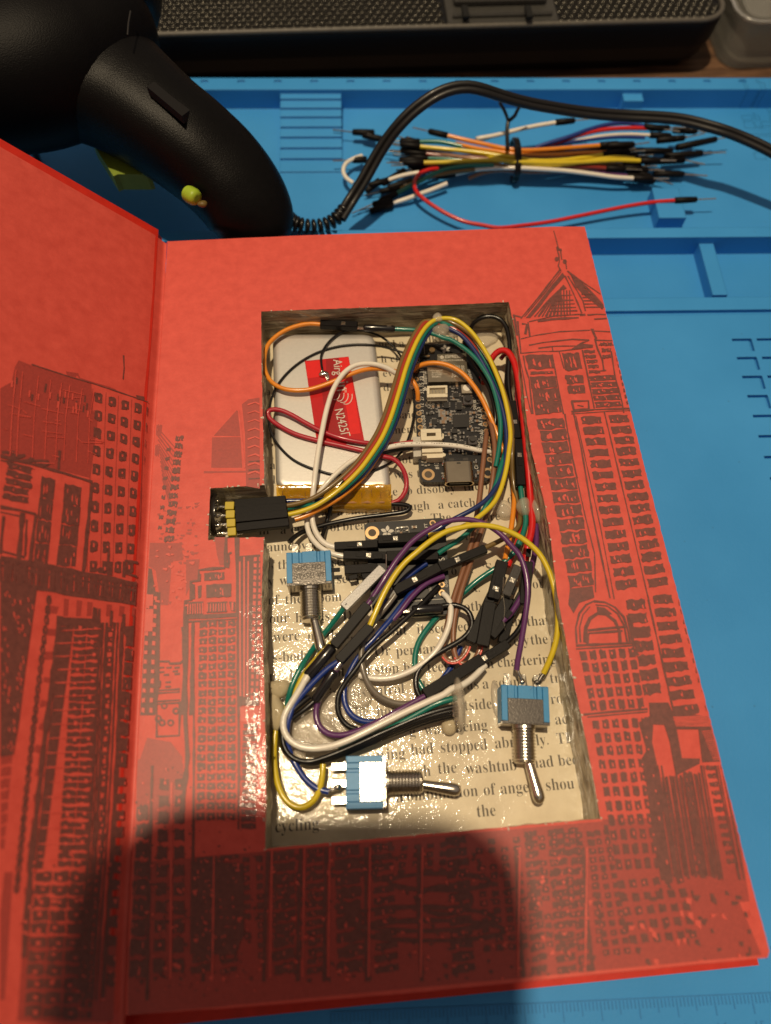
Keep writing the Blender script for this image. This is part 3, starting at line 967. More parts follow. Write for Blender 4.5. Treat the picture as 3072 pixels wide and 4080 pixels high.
R.line(E_, [(500,1700),(560,2050),(600,2212)], .5); R.line(E_, [(455,1200),(495,1340)], .4)
R.line(F_, [(505,1250),(560,1500),(610,1700),(615,1900)], .4)
R.ladder(E_, (475,1212),(618,1210),(502,1355),(648,1350), 1, .95, slits=9, j=.08, ins=.02)
R.ladder(E_, (495,1385),(645,1380),(530,1552),(668,1545), 2, .82, slits=8, j=.12, ins=.03)
R.line(E_, [(552,1600),(688,1595),(692,1660),(572,1668),(556,1600)], .7); R.line(E_, [(600,1630),(650,1640)], .5)
R.ladder(E_, (645,1185),(740,1180),(690,1385),(790,1385), 5, .6, slits=2, j=.2)
R.ladder(E_, (775,1120),(880,1120),(800,1270),(870,1262), 3, .6, slits=4, j=.2)
R.ladder(E_, (685,1392),(895,1385),(745,1655),(965,1645), 5, .78, slits=8, j=.1, ins=.02)
R.line(E_, [(640,1190),(700,1480),(735,1655)], .6); R.line(E_, [(765,1360),(830,1352)], .5)
R.line(E_, [(870,1200),(900,1400),(955,1600),(970,1690)], .5)
R.ladder(E_, (895,1200),(928,1190),(1005,1690),(1040,1680), 10, .6, slits=1, j=.2)
R.line(E_, [(552,1682),(740,1665),(1030,1655)], .65); R.line(E_, [(552,1700),(830,1680),(1035,1672)], .35)
R.line(F_, [(500,968),(540,1150),(600,1500),(690,1930)], .55); R.line(F_, [(512,985),(560,1200),(640,1560),(712,1935)], .3)
R.line(F_, [(660,965),(740,1300),(820,1640),(895,1960)], .4)
R.ladder(F_, (530,982),(645,978),(722,1900),(838,1885), 15, .66, slits=3, j=.13, ins=.05)
R.ladder(F_, (675,975),(785,972),(888,1890),(1000,1870), 15, .68, slits=3, j=.13, ins=.05)
R.ladder(N_, (792,-70),(950,-80),(952,925),(1180,905), 9, .66, slits=3, j=.12, ins=.03)
R.ladder(N_, (575,-30),(735,-40),(735,760),(880,740), 7, .72, slits=2, j=.12, ins=.03)
R.line(N_, [(765,-20),(860,400),(950,800),(975,900)], .5)
for i in range(28):
    t = i / 28
    R.poly(N_, [(1000 + t * 560, -20 + t * 2150), (1012 + t * 560 + R.rn.uniform(0, 8), -16 + t * 2150), (1020 + t * 560, 25 + t * 2150), (1006 + t * 560, 20 + t * 2150)], 'd', jit=.2)
# arch
R.line(N_, [(195,330),(188,200),(215,90),(270,20),(330,-8)], .5); R.line(N_, [(225,320),(218,200),(245,100),(300,35)], .45)
R.line(N_, [(330,-8),(420,0),(500,40),(570,120),(605,230),(622,335)], .7); R.line(N_, [(345,20),(440,30),(520,90),(575,190),(598,330)], .45)
R.line(N_, [(262,322),(268,200),(300,130),(360,90),(430,96),(500,150),(535,230),(540,325)], 1.0)
R.poly(N_, [(350,35),(420,40),(480,95),(440,100),(360,85)], jit=.15)
R.line(N_, [(285,225),(420,210),(585,195)], .7); R.line(N_, [(288,248),(560,228)], .6); R.line(N_, [(285,250),(280,330)], .8)
R.line(N_, [(190,345),(400,335),(640,325)], .8); R.line(N_, [(190,372),(640,345)], .5)
R.poly(F_, [(480,1880),(600,1870),(612,1930),(530,1960),(500,2010),(470,1960)], jit=.3)
R.poly(N_, [(590,100),(640,120),(660,370),(690,420),(660,430),(640,350)], jit=.2)
R.grid(N_, (200,378),(665,350),(300,880),(750,850), 6, 5, .66, .74)
R.line(N_, [(250,895),(480,872),(760,850)], .6); R.line(N_, [(280,915),(760,872)], .4)
R.grid(N_, (300,925),(770,905),(500,2150),(960,2130), 6, 11, .64, .68, dot=.6)
R.grid(N_, (280,1760),(460,1755),(340,2150),(500,2150), 2, 4, .62, .66)
R.poly(N_, [(690,960),(775,905),(800,985),(790,1120),(860,1400),(900,1800),(960,2212),(870,2212),(800,1900),(760,1500),(700,1250),(745,1180)], jit=.3)
R.poly(N_, [(770,800),(920,800),(960,880),(1260,905),(1285,1000),(1330,1180),(1350,1270),(1200,1280),(1165,1010),(990,1010),(1030,1240),(1170,1240),(1180,1290),(980,1380),(930,1100),(890,975),(780,975)], jit=.2)
for i in range(9):
    R.line(N_, [(960 + i * 3, 915 + i * 9), (1250 + i * 8, 905 + i * 10)], .22, 'r')
for i in range(16):
    R.line(N_, [(1190 + i * 6, 1030 + i * 15), (1290 + i * 5, 1022 + i * 15)], .2, 'r')
R.ladder(N_, (1215,1290),(1290,1285),(1395,2100),(1470,2100), 12, .55, slits=2, j=.2)
for a, b_, wv in ((1185,1330,.5),(1205,1360,.35),(1300,1490,.5),(1320,1500,.3),(1350,1530,.4),(830,1000,.8),(870,1010,.5)):
    R.line(N_, [(a, 1300), ((a + b_) / 2, 1750), (b_, 2212)], wv)
R.bars(N_, (850,1390),(1190,1330),(975,2212),(1335,2212), 12, .62, jit=.02)
R.bars(N_, (865,1400),(1180,1345),(990,2200),(1325,2200), 22, .22, jit=.03)
R.ladder(N_, (1040,1340),(1100,1335),(1150,2200),(1230,2200), 11, .55, slits=1, j=.25)
R.ladder(N_, (880,1500),(930,1495),(960,2200),(1010,2200), 14, .4, slits=0, j=.3)
R.poly(N_, [(740,1380),(830,1360),(880,1700),(930,2212),(860,2212),(800,1800)], 'd', jit=.2)
# lower band of the print, its washed-out gloss haze painted as half tone
R.poly(BT, [(880,330),(1100,340),(1450,290),(1560,280),(1610,400),(1640,470),(1200,520),(880,545)], 'm')
R.poly(BT, [(1110,50),(1560,40),(1600,300),(1150,340)], 'm')
R.grid(BT, (1185,230),(1400,210),(1230,440),(1450,420), 6, 5, .6, .6, 'd')
for i in range(60):
    x = R.rn.uniform(1100, 1600); y = R.rn.uniform(230, 480); 
    R.poly(BT, [(x, y), (x + R.rn.uniform(6, 22), y + 1), (x + R.rn.uniform(8, 22), y + R.rn.uniform(8, 30)), (x + 2, y + 14)], R.rn.choice(['d', 'd', 'r']), jit=.03)
# ---- below the compartment
R.poly(FD, [(300,1850),(575,1835),(1302,1772),(1376,2110),(800,2155),(290,2195)], 'm', 'B')
R.grid(FD, (1262,1792),(1318,1788),(1300,2070),(1368,2062), 3, 14, .6, .62, 'd', 'B', .15, dot=.4)
R.poly(FD, [(290,1860),(410,1850),(400,2160),(280,2175)], 'm', 'B')
for i, (xa, xb, n, fl) in enumerate(((420,470,11,.7),(480,520,14,.5),(590,640,10,.75),(660,700,14,.6),(720,780,9,.8),(800,850,12,.6),(960,1010,12,.7),(1130,1160,14,.6),(1180,1220,14,.62),(1225,1250,14,.6))):
    R.ladder(FD, (xa,1838 - (xa - 575) * .08),(xb,1836 - (xb - 575) * .08),(xa - 10 + i * 4,2110),(xb - 10 + i * 5,2100), n, fl, 'd', 'B', 3)
R.grid(FD, (430,1852),(690,1838),(440,2080),(690,2070), 9, 11, .5, .62, 'd', 'B', .2, skip=.15, dot=.5)
R.grid(FD, (720,1836),(1000,1812),(700,1900),(1000,1890), 10, 4, .5, .6, 'd', 'B', .2, skip=.15)
R.grid(FD, (1020,1812),(1290,1792),(1040,2060),(1310,2040), 10, 13, .55, .62, 'd', 'B', .2, skip=.1, dot=.6)
for x in (455, 580, 650, 705, 792, 905, 1115, 1260):
    R.line(FD, [(x, 1830), (x - 4 + (x - 700) * .02, 1980), (x - 4 + (x - 700) * .05, 2120)], .9, 'd', 'B'); R.line(FD, [(x + 8, 1830), (x + 4, 2110)], .4, 'r', 'B')
for (cx, cy, rx, ry) in ((950,1905,110,18),(905,1985,165,26),(960,1945,60,30),(930,2010,160,22)):
    R.line(FD, [(cx + rx * math.cos(a * .35), cy + ry * math.sin(a * .35)) for a in range(19)], 1.0, 'd', 'B')
    R.line(FD, [(cx + rx * .9 * math.cos(a * .35), cy + 4 + ry * .7 * math.sin(a * .35)) for a in range(19)], .5, 'm', 'B')
for i in range(330):
    x = R.rn.uniform(300, 1300); y = R.rn.uniform(1840, 2120)
    R.poly(FD, [(x, y), (x + R.rn.uniform(3, 12), y - 1), (x + R.rn.uniform(3, 11), y + R.rn.uniform(3, 13)), (x + 1, y + 5)], R.rn.choice(['d', 'd', 'r']), 'B', .03)
# ---- between gutter and compartment
R.poly(L1, [(1290,1115),(1428,962),(1442,970),(1450,1118)], 'm', 'L'); R.poly(L1, [(1280,1125),(1452,1122),(1462,1308),(1275,1308)], 'm', 'L')
R.poly(L1, [(1460,925),(1500,895),(1600,880),(1600,1440),(1485,1420),(1478,1100)], 'm', 'L')
for i in range(9):
    R.line(L1, [(1495, 930 + i * 52), (1540, 915 + i * 52), (1585, 935 + i * 52)], .55, 'r', 'L')
    R.line(L1, [(1500, 960 + i * 52), (1590, 955 + i * 52)], .45, 'd' if i > 5 else 'm', 'L')
R.line(L1, [(1440,960),(1478,1310)], .5, 'r', 'L'); R.line(L1, [(1230,1335),(1590,1330)], .6, 'm', 'L')
for i in range(13):
    R.line(L1, [(945 + i * 3, 1060 + i * 26), (1050 - i * 2, 1180 + i * 30)], .4, 'm', 'NB')
R.ladder(L1, (1060,1105),(1112,1110),(985,1765),(1050,1765), 13, .62, 'd', 'NB', 3, .22)
R.ladder(L1, (1005,1170),(1035,1170),(950,1700),(975,1700), 9, .35, 'd', 'NB', 0, .3)
R.ladder(L1, (945,1020),(985,1025),(925,1265),(955,1270), 2, .55, 'm', 'NB', 2, .1)
for i in range(60):
    x = R.rn.uniform(930, 1180); y = R.rn.uniform(1500, 1960)
    R.poly(L1, [(x, y), (x + R.rn.uniform(5, 35), y - 2), (x + R.rn.uniform(6, 30), y + R.rn.uniform(6, 16)), (x + 1, y + 10)], 'm', 'NB', .04)
R.poly(M_, [(250,310),(620,320),(640,500),(500,520),(500,640),(470,1000),(385,1000),(330,620),(245,560)], 'm', 'LB', .1)
R.poly(M_, [(665,500),(820,490),(805,610),(802,740),(720,750),(665,900)], 'm', 'LB', .1)
for i in range(34):
    x = R.rn.uniform(300, 780); y = R.rn.uniform(340, 1000)
    R.poly(M_, [(x, y), (x + R.rn.uniform(12, 60), y - 2), (x + R.rn.uniform(14, 55), y + R.rn.uniform(12, 40)), (x + 1, y + 18)], R.rn.choice(['m', 'r', 'r']), 'LB', .05)
R.poly(M_, [(980,250),(1100,250),(1100,560),(1040,560),(1010,450)], 'm', 'LB')
R.poly(M_, [(240,590),(290,600),(330,850),(385,860),(375,1900),(330,2212),(150,2212),(205,1100),(225,860)], 'd', 'LB')
R.poly(L2, [(690,870),(800,890),(855,960),(850,1080),(720,990),(650,990)], 'm', 'LB')
R.grid(M_, (215,870),(375,880),(150,2212),(325,2212), 2, 13, .42, .45, 'r', 'LB', dot=0)
R.poly(M_, [(225,880),(310,885),(305,1010),(215,1010)], 'r', 'LB'); R.poly(M_, [(215,1040),(310,1045),(300,1290),(200,1290)], 'r', 'LB')
R.line(M_, [(262,1150),(255,1290)], .9, 'd', 'LB')
R.line(M_, [(360,1620),(480,1620),(490,1645),(600,1640),(640,1610)], .6, 'd', 'LB')
for x, y in ((370,1690),(450,1690),(540,1690),(370,1740),(520,1730),(420,1770),(540,1760),(440,1850),(440,1900)):
    R.line(M_, [(x, y), (x + 60, y - 4)], .5, 'd', 'LB')
for y in (1940, 1970, 2060, 2090): R.line(M_, [(345, y), (600, y - 15)], .5, 'd', 'LB')
R.line(M_, [(345,1830),(382,1840),(378,1900),(345,1910)], .5, 'd', 'LB')
for cx, cy in ((742,780),(770,720),(800,800),(825,745),(760,800)):
    R.line(L2, [(cx + 13 * math.cos(a * .8), cy + 13 * math.sin(a * .8)) for a in range(9)], .5, 'd', 'LB')
R.line(L2, [(735,865),(840,860),(845,700)], .6, 'd', 'LB'); R.line(L2, [(735,870),(735,700)], .5, 'd', 'LB')
# stepped building
R.line(M_, [(1110,250),(1105,420),(1100,585)], 1.0, 'd', 'LB'); R.line(M_, [(1100,590),(950,600),(808,615),(812,730),(722,742),(722,945),(660,955),(655,1130)], .9, 'd', 'LB')
R.line(M_, [(1170,420),(1130,440),(1140,520),(1120,590)], 1.0, 'd', 'LB'); R.poly(M_, [(1200,250),(1265,250),(1245,1120),(1215,1100),(1225,700)], 'd', 'LB', .2)
R.poly(M_, [(800,650),(835,660),(830,735),(805,735)], 'd', 'LB'); R.ladder(M_, (855,640),(1110,630),(858,735),(1108,725), 1, .9, 'd', 'LB', 14, .06)
R.poly(M_, [(725,760),(765,770),(770,930),(728,935)], 'd', 'LB', .1); R.poly(M_, [(800,790),(838,780),(835,915),(800,925)], 'd', 'LB', .1)
R.ladder(M_, (865,775),(1180,755),(868,925),(1180,910), 1, .96, 'd', 'LB', 5, .04)
R.poly(M_, [(665,965),(860,955),(855,1110),(665,1120)], 'd', 'LB', .1); R.bars(M_, (690,985),(850,975),(690,1105),(850,1095), 6, .35, 'r', 'LB')
R.ladder(M_, (885,970),(1140,955),(880,1090),(1135,1080), 1, .96, 'd', 'LB', 0, .03); R.bars(M_, (905,985),(1120,975),(905,1075),(1120,1065), 7, .3, 'r', 'LB')
R.poly(M_, [(1150,960),(1220,955),(1215,1070),(1155,1070)], 'd', 'LB', .3); R.line(M_, [(1180,970),(1178,1060)], .5, 'r', 'LB')
R.line(M_, [(640,1140),(900,1125),(1245,1105)], 1.1, 'd', 'LB'); R.line(M_, [(660,1185),(1240,1150)], .5, 'd', 'LB')
R.poly(M_, [(640,1130),(690,1140),(690,1500),(680,1800),(668,2212),(600,2212),(640,1700)], 'd', 'LB', .15)
R.line(M_, [(745,1190),(735,1700),(720,2212)], .9, 'd', 'LB'); R.line(M_, [(1245,1120),(1258,1700),(1265,2212)], .6, 'd', 'LB')
R.line(L2, [(862,350),(870,800),(880,960),(850,1260)], 1.3, 'd', 'LB'); R.line(L2, [(905,340),(910,900),(905,1500)], .6, 'd', 'LB')
R.grid(L2, (932,322),(1108,312),(915,1262),(1108,1262), 4, 22, .80, .70, 'd', 'LB', .2, dot=.95)
R.line(L2, [(1112,320),(1120,900),(1118,1300)], .6, 'd', 'LB')
R.poly(L2, [(1112,20),(1240,10),(1225,300),(1215,720),(1120,720)], 'd', 'LB')
R.grid(L2, (1185,20),(1235,20),(1170,700),(1215,700), 2, 22, .55, .65, 'r', 'LB', dot=.0)
R.bars(L2, (1125,20),(1165,20),(1128,700),(1160,700), 2, .45, 'r', 'LB')
R.poly(L2, [(1125,725),(1215,730),(1210,800),(1128,795)], 'r', 'LB')
R.ladder(L2, (1135,800),(1210,800),(1125,1300),(1205,1300), 16, .75, 'd', 'LB', 2)
R.poly(L2, [(895,1455),(1145,1460),(1150,1800),(1100,1880),(890,1880)], 'd', 'LB', .3)
R.poly(L2, [(640,970),(860,990),(855,1250),(640,1260)], 'm', 'LB')
R.grid(L2, (735,1050),(880,1050),(700,1980),(880,1980), 2, 11, .62, .68, 'd', 'LB')
R.ladder(L2, (640,1180),(700,1180),(600,2000),(690,2000), 9, .8, 'd', 'LB')
R.line(L2, [(715,1000),(700,1500),(690,2100)], .8, 'd', 'LB'); R.line(L2, [(805,1080),(800,2000)], .5, 'r', 'LB')
R.poly(L2, [(600,1850),(1240,1780),(1240,2080),(600,2180)], 'm', 'LB')
for i in range(260):
    x = R.rn.uniform(620, 1200); y = R.rn.uniform(1000, 2080)
    R.poly(L2, [(x, y), (x + R.rn.uniform(4, 13), y - 1), (x + R.rn.uniform(4, 13), y + R.rn.uniform(4, 15)), (x + 1, y + 6)], R.rn.choice(['d', 'd', 'r', 'm']), 'LB', .03)
pr = book.part('skyline_print', R.m, INKM, parent=fixn_me)
pr = book.part('skyline_print', R.r, INKR, parent=fixn_me)
pr = book.part('skyline_print', R.d, INKD, parent=fixn_me)

# ---- left cover
Lc = Art('C')
Lc.poly(L1, [(112,660),(190,690),(550,800),(560,960),(590,1010),(545,1370),(350,1320),(0,1240),(0,830),(70,790),(90,700)], 'm')
for i in range(26):
    x = Lc.rn.uniform(10, 540); y = Lc.rn.uniform(820, 1300)
    Lc.line(L1, [(x, y), (x + Lc.rn.uniform(20, 130), y + Lc.rn.uniform(4, 30))], .22, 'r')
for x in (70, 110, 205, 280, 345, 395, 470, 540):
    Lc.line(L1, [(x + 25, 700 + x * .28), (x, 1000), (x - 12, 1230 + x * .1)], .25, 'r')
for i in range(24):
    x = Lc.rn.uniform(30, 540); y = 700 + x * .28 + Lc.rn.uniform(20, 120)
    Lc.line(L1, [(x, y), (x - 4, y + 40)], .5, 'r' if i % 2 else 'd')
Lc.line(L1, [(190,685),(420,760),(560,800),(800,880),(930,925)], .4); Lc.line(L1, [(400,735),(470,745),(480,770),(700,840)], .7, 'm')
Lc.poly(L1, [(400,728),(455,735),(460,762),(405,750)], 'm'); Lc.poly(L1, [(820,870),(870,880),(870,905),(825,895)]); Lc.poly(L1, [(895,905),(930,915),(935,940),(900,925)])
Lc.line(L1, [(745,630),(748,700),(742,775)], .5); Lc.line(L1, [(358,1205),(352,1320)], .8)
Lc.grid(L1, (555,825),(945,935),(520,1965),(885,1975), 5, 10, .56, .52, 'd', j=.16, dot=.9)
Lc.grid(L1, (555,825),(945,935),(520,1965),(885,1975), 5, 20, .35, .10, 'd', j=.3, dot=0)
for x in (560, 640, 715, 795, 870): Lc.line(L1, [(x, 830 + (x - 555) * .28), (x - 18, 1400), (x - 36, 1960)], .22, 'm')
# near block with frame
Lc.line(L1, [(0,1238),(200,1290),(380,1340),(555,1395)], .8); Lc.line(L1, [(0,1262),(200,1312)], .4); Lc.line(L1, [(553,1400),(535,1600),(500,1960)], 1.0)
for x, y, a, b_ in ((50,1215,40,14),(110,1240,50,16),(180,1265,40,16),(255,1285,50,26),(150,1265,130,10)):
    Lc.poly(L1, [(x + a * math.cos(t * .7), y + b_ * math.sin(t * .7)) for t in range(9)], jit=.3)
Lc.ladder(L1, (35,1265),(202,1312),(5,1500),(180,1530), 5, .8, slits=4)
Lc.ladder(L1, (246,1355),(338,1378),(195,1895),(290,1905), 4, .95, slits=6, j=.05)
Lc.ladder(L1, (385,1400),(498,1428),(330,1900),(460,1910), 4, .96, slits=6, j=.05)
Lc.line(L1, [(0,1545),(120,1565),(215,1590)], .9); Lc.line(L1, [(0,1575),(115,1600)], .4)
Lc.line(L1, [(135,1580),(112,1860)], 1.2); Lc.line(L1, [(215,1590),(180,1880)], 1.0); Lc.line(L1, [(160,1620),(150,1840)], .6)
Lc.line(L1, [(20,1600),(0,1830)], .8); Lc.line(L1, [(0,1810),(150,1850)], .8); Lc.line(L1, [(0,1850),(250,1905),(300,1910)], 1.2)
Lc.line(L1, [(655,1780),(650,1960)], .7); Lc.line(L1, [(750,1870),(885,1890)], .8); Lc.line(L1, [(750,1875),(745,1969)], .8)
Lc.poly(L2, [(445,80),(470,70),(500,85),(495,100),(460,98)], jit=.2); Lc.line(L2, [(520,45),(515,110)], .8); Lc.line(L2, [(580,50),(590,100),(685,130)], .8)
# balustrade
Lc.line(L2, [(0,25),(200,62),(420,105),(690,160)], 1.2); Lc.line(L2, [(0,62),(300,118),(685,190)], .7); Lc.line(L2, [(0,40),(300,95),(688,172)], .4)
Lc.line(L2, [(0,138),(300,190),(680,248)], 1.1)
Lc.bars(L2, (0,30),(688,160),(0,140),(680,245), 48, .75, jit=.006)
# dark tower at far left
Lc.poly(L2, [(0,140),(172,172),(150,330),(118,560),(88,800),(62,950),(0,960)])
for i in range(90):
    x = Lc.rn.uniform(0, 150); y = Lc.rn.uniform(180, 920)
    if x < 165 - (y - 170) * .14: Lc.line(L2, [(x, y), (x + 3, y + Lc.rn.uniform(8, 26))], .32, 'r')
Lc.ladder(L2, (0,950),(62,945),(0,1400),(20,1390), 8, .8, 'm')
# chain on the bright street
for i in range(30):
    t = i / 29; y = 225 + t * 1350; x = 228 - t * 150 - 6 * math.sin(t * 3)
    rx, ry = 7 + t * 2, 22
    Lc.line(L2, [(x + rx * math.sin(a * .9), y + ry * math.cos(a * .9)) for a in range(8)], .55)
for i in range(26):
    y = 250 + i * 55; x = 245 - (y - 250) * .085
    Lc.poly(L2, [(x - 16, y), (x + 30, y + 3), (x + 26, y + 36), (x - 20, y + 32)], 'm', jit=.4) if i % 2 == 0 else None
for x in (300, 360, 410, 500, 560, 620): Lc.poly(L2, [(x, 205 + (x - 200) * .13), (x + 24, 208 + (x - 200) * .13), (x + 18, 300), (x - 4, 300)], 'm')
# big building on the cover
Lc.line(L2, [(280,300),(250,560),(205,900),(150,1400),(110,1900)], 1.4)
Lc.poly(L2, [(280,300),(470,310),(462,360),(275,350)], jit=.3)
Lc.poly(L2, [(282,345),(345,345),(200,1480),(165,1480)], jit=.2)
Lc.grid(L2, (345,330),(472,330),(265,1480),(405,1480), 2, 17, .93, .82, 'd', j=.12, dot=1.0)
Lc.ladder(L2, (270,340),(472,330),(160,1480),(400,1480), 17, .09, 'r', slits=0, j=.35)
for a, b_, wv in ((470,408,.9),(482,425,.5),(500,440,1.0),(535,470,.8),(552,490,.5),(572,520,1.1)):
    Lc.line(L2, [(a, 330), ((a + b_) / 2 + 4, 900), (b_, 1500)], wv); Lc.line(L2, [(b_, 1500), (b_ - 40, 2100)], wv)
Lc.ladder(L2, (590,380),(672,385),(540,1010),(645,1020), 9, .86, slits=3, j=.08, ins=.02)
Lc.grid(L2, (500,340),(545,340),(450,1480),(490,1480), 1, 22, .7, .6, 'd')
Lc.grid(L2, (530,1040),(640,1040),(480,2050),(600,2050), 1, 12, .72, .62, 'd', dot=.9)
for x, y0, y1 in ((440,258,340),(452,262,340),(465,265,340),(522,275,350),(580,290,370),(632,298,380)): Lc.line(L2, [(x, y0), (x - 4, y1)], .8)
Lc.poly(L2, [(560,350),(675,345),(668,390),(590,400)], jit=.3)
Lc.grid(L2, (165,1490),(400,1490),(105,2190),(370,2190), 3, 11, .90, .76, 'd', j=.2, dot=.8)
Lc.grid(L2, (400,1500),(470,1500),(370,2190),(430,2190), 2, 16, .7, .7, 'd', j=.2)
Lc.ladder(L2, (600,1030),(660,1030),(585,2100),(640,2100), 14, .8, 'd', slits=2)
Lc.poly(L2, [(20,1500),(60,1500),(20,2100),(0,2100),(0,1700)], 'm'); Lc.poly(L2, [(110,1800),(560,1800),(530,2200),(80,2200)], 'm')
for i in range(60):
    x = Lc.rn.uniform(60, 600); y = Lc.rn.uniform(1400, 2150)
    Lc.poly(L2, [(x, y), (x + Lc.rn.uniform(5, 24), y - 2), (x + Lc.rn.uniform(6, 24), y + Lc.rn.uniform(6, 26)), (x + 1, y + 10)], Lc.rn.choice(['d', 'r', 'm']), jit=.03)
book.part('skyline_print', Lc.m, INKM, parent=pe)
book.part('skyline_print', Lc.r, INKR, parent=pe)
book.part('skyline_print', Lc.d, INKD, parent=pe)
# ================================================================== COMMON PART MATERIALS
def plastic(name, c, rough=.36, coat=.4, bump=0.0, var=.05):
    return mat(name, c, rough, coat=coat, coat_rough=.15, var=var, bump=bump)
W_YEL = plastic('yellow_insulation', (0.66, 0.50, 0.020)); W_ORG = plastic('orange_insulation', (0.78, 0.26, 0.02))
W_WHT = plastic('white_insulation', (0.80, 0.75, 0.66), .35); W_BLK = plastic('black_insulation', (0.006, 0.005, 0.005), .32, .12)
W_RED = plastic('red_insulation', (0.60, 0.012, 0.012), .33); W_CRM = plastic('crimson_insulation', (0.42, 0.018, 0.035), .4)
W_GRN = plastic('green_insulation', (0.005, 0.165, 0.125), .33); W_BLU = plastic('blue_insulation', (0.010, 0.035, 0.22), .33)
W_OLV = plastic('olive_insulation', (0.17, 0.105, 0.03), .4); W_BRN = plastic('brown_insulation', (0.24, 0.105, 0.055), .4)
W_PUR = plastic('purple_insulation', (0.11, 0.028, 0.13), .35); W_GRY = plastic('grey_insulation', (0.17, 0.145, 0.115), .4)
W_PNK = plastic('pink_stripe', (0.80, 0.10, 0.075), .4)
HOUS = mat('black_connector_plastic', (0.0050, 0.0036, 0.0036), .5, spec=.2, var=.2, vscale=700, bump=.03, bscale=1800)
SHRINK = mat('black_shrink_tube', (0.010, 0.009, 0.010), .22, coat=.5, var=.2)
STEEL = mat('nickel_plate', (0.62, 0.58, 0.52), .22, metal=1.0, var=.06, vscale=600, bump=.02, bscale=900)
STEELR = mat('brushed_steel', (0.32, 0.29, 0.255), .17, metal=1.0, var=.12, vscale=1400, bump=.035, bscale=2200)
TIN = mat('tinned_contact', (0.80, 0.74, 0.62), .2, metal=1.0, var=.1, vscale=900, bump=.08, bscale=1400)
SOLD = mat('solder', (0.72, 0.68, 0.60), .16, metal=1.0, var=.1, bump=.15, bscale=900)
GOLD = mat('gold_plate', (0.80, 0.52, 0.26), .28, metal=1.0, var=.05)
PCB = mat('black_circuit_board', (0.009, 0.008, 0.009), .38, coat=.2, var=.15, vscale=500)
SILK = mat('silkscreen_white', (0.62, 0.58, 0.50), .6)
IVORY = mat('ivory_nylon', (0.70, 0.62, 0.46), .42, var=.05, coat=.1)
TAN = mat('capacitor_ceramic', (0.25, 0.15, 0.085), .5, var=.1)
CHIP = mat('chip_epoxy', (0.018, 0.016, 0.015), .4, var=.15)
GLUE = mat('hot_glue', (0.66, 0.58, 0.46), .12, alpha=.40, var=.04, bump=.12, bscale=260, ior=1.42, coat=1.0, coat_rough=.05)
GLUEO = mat('cloudy_hot_glue', (0.62, 0.52, 0.34), .2, alpha=.78, var=.06, bump=.1, bscale=260, coat=.4)
SWB = mat('blue_switch_plastic', (0.030, 0.235, 0.50), .42, var=.06, bump=.02)
SILVERBOX = mat('silver_speckled_plastic', (0.34, 0.33, 0.32), .42, metal=.35, var=.25, vscale=2500, bump=.06, bscale=2500)

def frame_of(p0, p1):
    X = (p1 - p0).normalized()
    Z0 = Vector((0, 0, 1)); Y = Z0.cross(X).normalized(); Z = X.cross(Y).normalized()
    return X, Y, Z
def housing(T, p0, p1, w=2.5, h=2.5, contact=.62, mat_=None, name='connector_housing', parent=None, win=True, cdir=1):
    # one moulded crimp housing from p0 to p1 (centre line), with its latch window and the tinned crimp showing
    X, Y, Z = frame_of(p0, p1)
    L = (p1 - p0).length
    mb = MB(); c = (p0 + p1) / 2
    mb.box(c, (L, w, h), ax=(X, Y, Z), bev=.22)
    if win:
        mb.box(p0 + X * (L * contact - 2.6 * cdir) + Z * (h / 2 - .02), (2.6, w * .46, .25), ax=(X, Y, Z), bev=.08)
    o = T.part(name, mb, mat_ or HOUS, parent=parent)
    if contact:
        m2 = MB()
        q = p0 + X * (L * contact) + Z * (h / 2 + .02)
        m2.box(q, (1.5, w * .52, .16), ax=(X, Y, Z), bev=.06)
        m2.box(q + Z * .1, (.35, w * .46, .12), ax=(X, Y, Z), bev=.04)
        T.part('crimp_contact', m2, TIN, parent=o)
    return o
def pin(T, p0, p1, r=.32, parent=None):
    mb = MB(); mb.tube([p0, lerp(p0, p1, .5), p1], r, 6, smooth=False)
    return T.part('metal_pin', mb, TIN, parent=parent)
def sleeve(T, p0, p1, r=1.35, m=None):
    X = (p1 - p0)
    mb = MB(); L = X.length
    mb.lathe(p0, X, [(0, r * .55), (.3, r * .9), (.8, r), (L * .45, r * 1.02), (L * .55, r * .97), (L - .8, r), (L - .3, r * .9), (L, r * .6)], 14)
    return T.part('shrink_sleeve', mb, m or SHRINK)
def ins(T, pts, m, r=.78, name='insulation', n=10):
    mb = MB(); mb.tube(spline(pts), r, n)
    return T.part(name, mb, m)
JW = 'jumper wires crammed into the book compartment'
def wire(label, pts, m, r=.78, name='jumper_wire', cat='wire', group=JW):
    mb = MB(); mb.tube(spline(pts), r, 10, 0)
    return single(name, mb, m, label, cat, pts[0], group)
def wthing(label, pts, m, r=.78, name='jumper_wire', cat='wire', group=JW):
    T = Thing(name, label, cat, pts[0], group)
    ins(T, pts, m, r)
    return T
def quadbox(mb, f, corners, ztop, h, mi=0):
    pts = [f(x, y, ztop) for x, y in corners]
    mb.prism([(p.x, p.y) for p in pts], FLOOR + ztop - h, FLOOR + ztop, mi)

